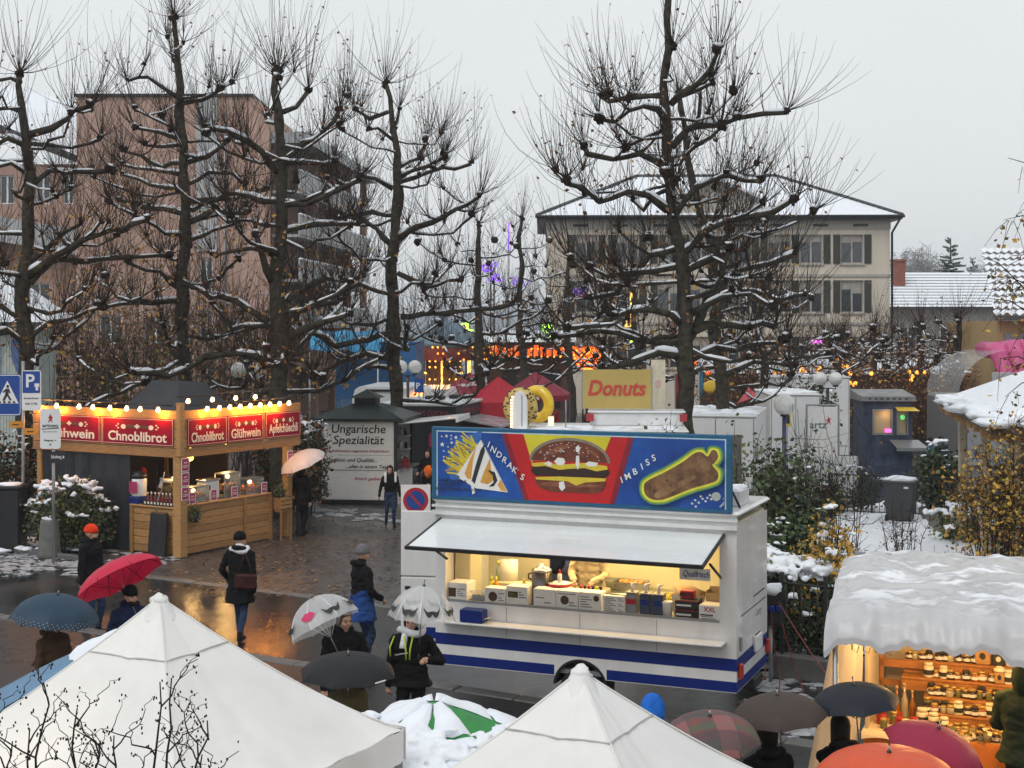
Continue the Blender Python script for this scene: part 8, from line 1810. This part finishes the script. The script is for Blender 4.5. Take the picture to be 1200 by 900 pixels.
shrub('bare_shrub','thin reddish twigs in the snow behind the stall ridge',(P(1115,0,25).x,25,.06),1.6,.8,1.2,16,90,.07,[m_lrust],88,0,bare=.5,shape='col')
shrub('clipped_hedge','dark dense hedge right of the blue kiosk',(P(1102,0,39).x,39,0),1.5,1.6,2.0,16,3200,.12,gl,9,26,snow_r=.1)
shrub('low_shrub','snow dusted dark shrub below the kiosk counter',(P(1000,0,38.5).x,38.9,0),2.4,1.0,1.35,26,1300,.10,gl,10,26,snow_r=.09)
shrub('evergreen_bush','evergreen bush between the banner frame and the box trailer',(P(962,0,47).x,47.5,0),1.3,1.2,3.3,14,2600,.13,gl,11,20,shape='col')
shrub('low_shrub','yellow green bush under the globe lamp',(P(912,0,31).x,31,0),.9,.8,1.9,10,900,.1,[m_lolive,m_lgold],12,8)
shrub('creeper','leafy creeper sprigs rising behind the right end of the burger sign',(P(765,0,28.5).x,28.4,0),1.2,.6,3.35,16,300,.1,[m_lolive,m_leafg],13,0,bare=.3,shape='col',leafz=(.7,1))
shrub('creeper','leafy creeper sprigs beside the trailer roof corner',(P(872,0,27).x,27,0),.8,.5,3.3,10,260,.1,[m_lolive,m_leafg],14,0,bare=.3,shape='col',leafz=(.5,1))
for k,(px,D,w,h,lab) in enumerate(((18,35.5,3.0,2.6,'brown hedge behind the sign post'),(358,38.5,1.3,2.7,'snow flecked hedge between the hut and the specialities stand'),(330,39,1.4,2.3,'lower hedge behind the far post of the hut'))): shrub('hedge',lab+' with snow flecks',(P(px,0,D).x,D,0),w,1.4,h,22,4200,.11,[m_leafd,m_lrust,m_leafd],40+k,60,snow_r=.09,shape='col')
for k,(px,D,w,h,lab) in enumerate(((90,47,5,6.3,'left of the slim plane'),(165,49,5,6.6,'right behind the dark tarp roof'),(250,48,5,6.8,'between the slim and the heavy plane'),(300,50,4,6.2,'behind the heavy plane trunk'),(120,53,5,8.0,'tallest, before the pink block'),(215,54,5.5,7.4,'before the grey strip of the pink block'))):
    shrub('autumn_shrub','thin brown autumn thicket '+lab,(P(px,0,D).x,D,0),w,3,h,44,520,.19,[m_leafb,m_leafy,m_lrust,m_lolive],60+k,18,bare=1.0,shape='col',stem_r=.018,stem_m=mat('thicket_twig',(.085,.060,.045),.85,var=.3,spec=.15),group='brown autumn thickets',snow_r=.08)
for k,(px,D,w,h,lab) in enumerate(((905,56,5,4.6,'behind the slim dark plane'),(965,57,6,4.8,'before the cream house end'),(1040,58,6,4.6,'beyond the blue kiosk'),(1100,60,6,4.8,'below the low house'),(1150,58,4,4.0,'left of the pink inflatable'),(860,57,4,4.2,'behind the twin plane trunks'))):
    shrub('rust_thicket','rust coloured twiggy thicket '+lab,(P(px,0,D).x,D,0),w,3,h,46,800,.15,[m_leafb,m_lrust,m_leafb,m_lgold],80+k,26,bare=1.1,shape='col',stem_r=.017,stem_m=mat('thicket_rust',(.11,.065,.05),.85,var=.3,spec=.15),group='rust coloured thickets',snow_r=.09)
# young birch leaning in from the right, bare shrub twigs close to the camera
t=thing('young_birch','thin birch sprays with hanging yellow leaves leaning in at the right edge','tree',(5.75,14.0,0)); q=MB(); lv=MB(); q.tube([(0,0,0),(0,0,4),(-.1,0,7.5)],[.06,.05,.02],7); rb=random.Random(4)
for k,(z,px,py) in enumerate(((5.2,1181,185),(5.5,1176,258),(4.6,1150,300),(4.9,1165,330),(4.4,1160,350),(4.0,1172,420),(5.8,1192,250),(4.2,1178,465),(5.0,1184,300),(4.7,1190,340),(3.9,1185,500),(4.6,1194,392))):
    e=P(px,py,14)-Vector((5.75,14,0)); s_=Vector((-.02,0,z if e.z<z+1.5 else e.z-1.2)); m1=s_.lerp(e,.5)+Vector((0,rb.uniform(-.3,.3),.3)); pts=[s_,s_.lerp(m1,.5)+Vector((0,0,.08)),m1,m1.lerp(e,.6)+Vector((0,0,.06)),e]; q.tube(pts,[.013,.010,.007,.005,.003],4)
    for i in range(6):
        p=m1.lerp(e,rb.uniform(0,1.0)); d_=Vector((rb.gauss(-.05,.10),rb.gauss(0,.1),rb.uniform(-.45,-.05))); q.tube([p,p+d_*.5+Vector((0,0,.04)),p+d_],[.004,.003,.002],3,0,True,False)
        for _ in range(3): lv.leaf(p+d_*rb.random()+Vector((rb.gauss(0,.025),rb.gauss(0,.03),0)),rb.uniform(.035,.07),rb.randrange(3),rb)
q.build('trunk',m_twig,t); lv.build('leaves',[m_lgold,m_lrust,m_lolive],t,kind='stuff')
t=thing('bare_shrub','bare dark twigs with dried seed heads right in front of the big white tent','shrub',(-1.35,5.2,0)); q=MB(); lv=MB(); rb=random.Random(9); D0=5.2
def twig(p,e,r0,lev):
    pts=[]; n=6
    for i in range(n+1): f=i/n; pts.append(p.lerp(e,f)+Vector((rb.gauss(0,.008),rb.gauss(0,.01),.02*math.sin(f*3)))*(1 if i else 0))
    q.tube(pts,[r0*(1-.6*i/n) for i in range(n+1)],5,0,True,False)
    if lev<2:
        for i in range(2,n):
            if rb.random()<(.75 if lev==0 else .4): d=Vector((rb.choice((-1,1))*rb.uniform(.3,.8),rb.gauss(0,.3),rb.uniform(.5,1))).normalized(); twig(pts[i],pts[i]+d*rb.uniform(.08,.2)*(1.4 if lev==0 else .7),r0*.55,lev+1)
    if lev>0 or rb.random()<.9:
        for _ in range(3): c=pts[-1-rb.randrange(2)]+Vector((rb.gauss(0,.007),rb.gauss(0,.008),rb.gauss(0,.012))); lv.ball(c,(.0035,.003,.0055),0,5,4)
for (x0,x1,y1) in ((22,38,855),(35,55,800),(70,92,830),(100,118,872),(140,132,862),(182,188,800),(190,204,795),(200,250,845),(8,12,870),(225,238,885),(-10,-8,800)):
    s_=P(x0,985,D0)-Vector((-1.35,5.2,0)); e=P(x1,y1,D0+rb.uniform(-.15,.15))-Vector((-1.35,5.2,0)); twig(s_,e,.0065,0)
for k in range(9): q.tube([(rb.uniform(-.1,.1),rb.uniform(-.1,.1),0),P(20+k*25,985,D0)-Vector((-1.35,5.2,0))],[.014,.008],5)
q.build('twigs',m_twig,t,kind='stuff'); lv.build('seed_heads',mat('seed_dark',(.02,.013,.012),.8),t,kind='stuff')
# ================================================================ the people and their umbrellas
def pp(px,D,z=0): return (P(px,0,D).x, D, z)
PV=.105
def bag_extra(root,k,Rh):
    q=MB(); q.bbox(-.17,-.055,0,.17,.055,.25,.03,0,Matrix.Translation((-.16,.17,.86))@Matrix.Rotation(R(12),4,'Z')); q.build('handbag',c_mar,root); q=MB(); q.tube([(-.28,.17,1.1),(-.2,.15,1.32),(-.12,.08,1.46),(-.06,-.02,1.48)],.010,5); q.tube([(-.04,.18,1.1),(-.1,.16,1.3),(-.12,.08,1.46)],.010,5); q.build('bag_strap',c_mar,root)
def scarf(m):
    def f(root,k,Rh):
        q=MB(); q.tube([(.13*math.cos(a),.01+.115*math.sin(a),1.475+.025*math.sin(2*a)) for a in np.linspace(0,6.28,18)],.045,8); q.tube([(-.05,-.1,1.46),(-.07,-.16,1.3)],.04,8); q.build('scarf',m,root)
    return f
# woman with the brown bag, seen from behind
person('person in a black coat and white scarf carrying a maroon bag, walking away',pp(281,23.1),170,1.74,c_black,c_jean,hands=((.30,-.20,.98),(-.26,.02,.84)),stride=.55,head=(-25,0),hat='beanie',hatm=c_black,coat=.36,bulk=1.08,glove=c_black,neckm=c_white,extra=lambda r,k,Rh:(bag_extra(r,k,Rh),scarf(c_white)(r,k,Rh)),vox=.016)
# man with the orange cap
person('person in a dark jacket and bright orange knitted cap looking to the side',pp(106,23.5),72,1.8,c_black,c_jean,hands=((.27,-.05,.84),(-.28,-.04,.84)),stride=.15,head=(18,5),hat='beanie',hatm=c_orange,coat=.12,bulk=1.12,vox=.016,beard=True)
# man in the grey cap
person('person in a grey knitted cap with a blue jacket tied at the waist',pp(424,21.3),120,1.8,c_black,c_jean,hands=((.2,-.22,1.0),(-.2,-.22,1.0)),head=(18,0),hat='beanie',hatm=c_grey,bulk=1.12,coat=.3,coatm=c_blue,vox=.016)
# youngster by the stand
person('youngster in a black and white jacket walking between the stands',pp(457,36.3),10,1.56,c_black,c_jean,hands=((.3,-.05,.8),(-.33,-.1,.85)),stride=.3,head=(-20,0),hair=m_hair,vox=.02,extra=lambda r,k,Rh:[MB().bbox(s_*.13-.03,-.165,1.15,s_*.13+.03,-.13,1.42,.01).build('white_stripe',c_white,r) for s_ in (-1,1)])
# white umbrella by the hut
person('person in black under a white umbrella beside the hut',pp(354,34.7),150,1.72,c_black,c_black,hands=((.16,-.22,1.3),(-.26,0,.84)),stride=.35,hair=m_hair,vox=.02,coat=.2)
umbrella('white umbrella glowing softly beside the far post of the hut',Vector((P(350,0,34.5).x,34.5,2.06)),.60,.30,(24,210),mat('umb_white',(.82,.74,.74),.5,var=.03,tl=.35),n=8)
# the two moustache umbrellas
m_clr=mat('umb_clear',(.86,.87,.88),.15,alpha=.42,var=.05,tl=.2)
def deco_l(root,rad,dome,n):
    for k,a in enumerate((-1.2,-.4,.42,1.9,2.7,3.5)): moustache(root,rad,dome,n,a+math.pi*0,.80)
    moustache(root,rad,dome,n,-1.95,.74,.5,'lips_print',mat('lips_pink',(.60,.02,.12),.4),True)
def deco_r(root,rad,dome,n):
    for k in range(n): moustache(root,rad,dome,n,2*math.pi*k/n+.0,.80)
person('person with grey hair in a black coat under the tilted clear umbrella',pp(403,16.3,PV),22,1.74,c_black,c_black,hands=((.12,-.25,1.25),(-.25,-.05,.85)),head=(14,8),hair=m_hairg,coat=.2,vox=.014,bulk=1.08)
umbrella('clear umbrella printed with pink lips, tilted over the grey haired person',Vector((P(366,0,16.1).x,16.1,2.02)),.43,.36,(30,155),m_clr,n=8,ribm=m_white,deco=deco_l,spin=10)
def lime(root,k,Rh):
    for s_ in (-1,1): q=MB(); q.tube([(s_*.05,-.15,1.44),(s_*.025,-.185,1.30),(s_*.02,-.19,1.18)] if s_>0 else [(-.19,-.05,1.42),(-.23,-.11,1.30),(-.22,-.13,1.2)],.010,5); q.build('lime_piping',m_lime,root)
    q=MB(); q.tube([(-.05,-.15,1.44),(-.025,-.185,1.30),(-.02,-.19,1.18)],.010,5); q.build('lime_piping',m_lime,root)
    q=MB(); q.tube([(-.16,-.15,1.22),(.0,-.19,1.26)],.008,5); q.build('reflective_strip',m_refl,root)
person('person in a black jacket with lime zip under the upright clear umbrella',pp(482,16.4,PV),-8,1.70,c_black,c_black,hands=((.24,-.20,1.22),(-.28,-.03,.82)),head=(8,2),hair=m_hair,vox=.014,bulk=1.12,coat=.1,extra=lambda r,k,Rh:(lime(r,k,Rh),scarf(c_white)(r,k,Rh)))
umbrella('clear umbrella ringed with black moustaches, held upright beside the trailer',Vector((P(497,0,16.3).x,16.3,2.12)),.385,.37,(5,20),m_clr,n=8,ribm=m_white,deco=deco_r,spin=22.5)
# black umbrella in front of them
c_blkumb=mat('umb_black',(.014,.015,.018),.6,var=.15,bump=.15,bscale=60,spec=.25); c_blk2=mat('umb_black_blue',(.014,.018,.026),.6,var=.15,spec=.25)
person('person in a khaki coat hidden under the flat black umbrella',pp(407,14.5,PV),10,1.5,c_khaki,c_brown,hands=((.06,-.24,1.18),(-.22,-.1,.9)),hair=m_hair,coat=.3)
umbrella('flat black umbrella with a white tag, before the two clear ones',Vector((P(408,0,14.4).x,14.4,1.76)),.50,.20,(4,280),c_blkumb,n=8,spin=10,deco=lambda r,rad,d,n:MB().add([dome_pt(rad,d,.9,-1.05),dome_pt(rad,d,.9,-.75),dome_pt(rad,d,.93,-.75),dome_pt(rad,d,.93,-1.05)],[(0,1,2,3)]).build('white_tag',m_white,r))
t=thing('green_bag','bright green bag rim peeping over the edge of the big tent','bag',pp(366,14.6,PV)); q=MB(); q.ball((0,0,.9),(.17,.13,.16),0,14,9); q.build('bag_body',mat('bag_green',(.05,.42,.04),.4),t); q=MB(); q.tube([(-.1,0,1.02),(0,0,1.14),(.1,0,1.02)],.008,5); q.build('strap',m_print,t)
# left pair
umbrella('bright pink red umbrella tilted steeply over a person in navy',Vector((P(132,0,18.6).x,18.6,2.0)),.60,.26,(33,152),mat('umb_red',(.75,.018,.075),.45,var=.06,tl=.3),n=8,spin=12)
person('person in a navy jacket and dark cap under the red umbrella',pp(153,18.5,PV*0),25,1.70,c_navy,c_navy,hands=((.0,-.26,1.22),(-.25,-.05,.9)),head=(24,4),hat='beanie',hatm=c_black,vox=.015,coat=.15,bulk=1.08,beard=True)
person('person in a brown coat under the slate blue umbrella',pp(62,16.6,PV),60,1.64,c_brown,c_black,hands=((.1,-.24,1.18),(-.25,-.05,.85)),hair=m_hair,coat=.25)
umbrella('slate blue umbrella speckled along its rim, left of the red one',Vector((P(68,0,16.6).x,16.6,1.96)),.52,.30,(8,350),mat('umb_slate',(.022,.052,.09),.55,var=.12,tl=.08,spec=.3),n=10,spin=9,deco=lambda r,rad,d,n:[MB().add([v for k in range(160) for v in [dome_pt(rad,d,t_,a_,.004) for t_,a_ in ((lambda t0,a0:[(t0,a0),(t0+.012,a0+.012),(t0+.02,a0-.008)])(.82+.15*((k*37)%100)/100,k*.0393))]],[(3*k,3*k+1,3*k+2) for k in range(160)]).build('speckle_print',m_paper,r,kind='stuff')])
# right foreground
person('person in a bright blue hood behind the right tent',pp(764,12.5,PV),150,1.72,c_navy,c_black,hair=None,hat='hood',hatm=c_bhood,head=(20,0))
m_plaid=bpy.data.materials.new('umb_plaid'); m_plaid.use_nodes=True
def plaid():
    n=m_plaid.node_tree.nodes; l=m_plaid.node_tree.links; b=n['Principled BSDF']; b.inputs['Roughness'].default_value=.6
    tc=n.new('ShaderNodeTexCoord'); col=None; cols=[((.20,.045,.035,1),(1,0,0),34),((.04,.10,.06,1),(0,1,0),34),((.30,.10,.10,1),(1,0,0),17),((.05,.04,.05,1),(0,1,0),17)]
    base=(.12,.055,.05,1)
    for c,ax,s in cols:
        sp=n.new('ShaderNodeSeparateXYZ'); l.new(tc.outputs['Object'],sp.inputs[0]); m=n.new('ShaderNodeMath'); m.operation='MULTIPLY'; m.inputs[1].default_value=s; l.new(sp.outputs[0 if ax[0] else 1],m.inputs[0]); f=n.new('ShaderNodeMath'); f.operation='SINE'; l.new(m.outputs[0],f.inputs[0]); g=n.new('ShaderNodeMath'); g.operation='GREATER_THAN'; g.inputs[1].default_value=.25; l.new(f.outputs[0],g.inputs[0]); k=n.new('ShaderNodeMath'); k.operation='MULTIPLY'; k.inputs[1].default_value=.6; l.new(g.outputs[0],k.inputs[0])
        mx=n.new('ShaderNodeMix'); mx.data_type='RGBA'; l.new(k.outputs[0],mx.inputs['Factor']); mx.inputs[7].default_value=c
        if col is None: mx.inputs[6].default_value=base
        else: l.new(col,mx.inputs[6])
        col=mx.outputs[2]
    l.new(col,b.inputs['Base Color'])
    return tc
ptc=plaid()
ptc.object=umbrella('red and green plaid umbrella behind the right white tent',Vector((P(832,0,11.3).x,11.3,1.99)),.41,.20,(8,250),m_plaid,n=8,spin=5)
person('person in black hidden under the plaid umbrella',pp(835,11.4,PV),160,1.62,c_black,c_black,hair=m_hair,hands=((.05,-.2,1.2),(-.25,0,.85)))
umbrella('plain brown umbrella between the plaid and the black ones',Vector((P(911,0,11.9).x,11.9,2.0)),.41,.19,(5,200),mat('umb_brown',(.060,.045,.040),.65,var=.15,spec=.2),n=8,spin=14)
person('person in black under the plain brown umbrella',pp(900,11.9,PV),200,1.66,c_black,c_black,hair=m_hair,hands=((.12,-.2,1.15),(-.25,0,.85)))
umbrella('black umbrella with a pale shaft before the stall curtain',Vector((P(1000,0,12.1).x,12.1,2.04)),.385,.17,(6,190),c_blk2,n=8,spin=20)
person('person with black hair and coat under the black umbrella at the stall',pp(986,12.1,PV),-165,1.66,c_black,c_black,hair=m_hair,hair_long=True,hands=((-.16,-.2,1.25),(-.25,0,.85)),head=(-30,8),coat=.2)
umbrella('magenta umbrella before the tangerine table cloth',Vector((P(1100,0,11.4).x,11.4,1.86)),.40,.18,(16,330),mat('umb_magenta',(.36,.012,.055),.55,var=.08,tl=.2),n=8,spin=0)
person('person in black under the magenta umbrella',pp(1112,11.5,PV),190,1.55,c_black,c_black,hair=m_hair,hands=((.05,-.2,1.15),(-.25,0,.85)))
umbrella('orange umbrella nearest the camera at the bottom edge',Vector((P(1042,0,10.2).x,10.2,2.03)),.55,.22,(4,270),mat('umb_orange',(.85,.115,.035),.45,var=.06,tl=.25),n=8,spin=8)
person('person in black under the orange umbrella',pp(1045,10.3,PV),180,1.64,c_black,c_black,hair=m_hair,hands=((.05,-.2,1.2),(-.25,0,.85)))
person('person in an olive hooded jacket looking at the jars at the right edge',pp(1200,13.5,PV),150,1.78,c_green,c_black,hands=((.2,-.3,1.05),(-.24,-.2,1.0)),hat='hood',hatm=c_green,coat=.15,bulk=1.12,vox=.016)
# vendors
person('vendor in a red cap and glasses inside the wooden hut',at_hut(.72,1.92,.12),75,1.68,c_black,c_black,hands=((.2,-.25,1.1),(-.2,-.25,1.1)),head=(10,10),hat='beanie',hatm=c_redcap,vox=.02)
person('vendor in a black cap and pale scarf inside the wooden hut',at_hut(.75,1.15,.12),-25,1.62,c_khaki,c_black,hands=((.2,-.25,1.1),(-.2,-.25,1.1)),head=(5,5),hat='beanie',hatm=c_black,vox=.02,extra=scarf(c_white))
person('vendor in a pale apron leaning at the rear bench of the burger trailer',at_van(van_x(694,1.15),1.12,.59),-25,1.72,c_beige,c_beige,hands=((.15,-.3,1.05),(-.15,-.3,1.05)),head=(0,20),hair=m_hair,vox=.018,coat=.3,bulk=1.1,lean=.08)
person('person in an orange and dark jacket at the open side of the specialities stand',pp(502,39.5),-30,1.7,c_black,c_black,hair=m_hair,hands=((.2,-.25,1.1),(-.2,-.25,1.1)),vox=.03,extra=lambda r,k,Rh:(MB().ball((.16,-.24,1.12),(.13,.1,.17),0,10,7,lump=.4).build('orange_bundle',c_hivis,r)))
t=thing('shopping_bag','pink bag hanging on the black pizza trailer post','bag',pp(508,42.0,0)); q=MB(); q.bbox(-.15,-.08,1.55,.16,.08,2.0,.04); q.build('bag_body',mat('bag_pink',(.60,.05,.25),.4),t); q=MB(); q.tube([(-.08,0,2.0),(0,0,2.18),(.08,0,2.0)],.01,5); q.build('strap',m_print,t); q=MB(); q.tube([(0,.1,0),(0,.1,2.2)],.03,6); q.build('stand',m_dark,t)
for k,(px,D,top,lab,rz) in enumerate(((784,48,c_hivis,'passer-by in orange beyond the cream panel',20),(797,50,c_white,'passer-by in pale clothes beyond the red feather flag',-40),(846,52,c_navy,'passer-by in navy between the twin plane trunks and trailer',10),(858,55,c_black,'passer-by in black beyond the long white trailer',80),(690,60,c_brown,'passer-by in brown before the shell sign',0),(648,62,c_redcap,'passer-by in dark red behind the gazebos',0),(1103,44,c_navy,'person in navy waiting right of the blue kiosk',200),(1090,43.5,mat('cloth_teal',(.03,.16,.2),.8),'person in a teal jacket at the kiosk flap',150),(765,54,c_black,'passer-by in black behind the doughnut banner',0))):
    person(lab,pp(px,D),rz,1.72,top,c_black,hair=m_hair,vox=.035,stride=.2)
finish_people()
# ================================================================ damp winter air
q = MB(); q.box(-1100,-80,-1,1100,1600,40)
hz = q.build('haze', [], kind='stuff')
hm = bpy.data.materials.new('haze_air'); hm.use_nodes = True; hn = hm.node_tree.nodes; hn.clear()
pv = hn.new('ShaderNodeVolumePrincipled'); pv.inputs['Density'].default_value = .0006; pv.inputs['Color'].default_value = (.92,.95,1,1); pv.inputs['Anisotropy'].default_value = .0
ho = hn.new('ShaderNodeOutputMaterial'); hm.node_tree.links.new(pv.outputs[0], ho.inputs['Volume'])
hz.data.materials.append(hm)
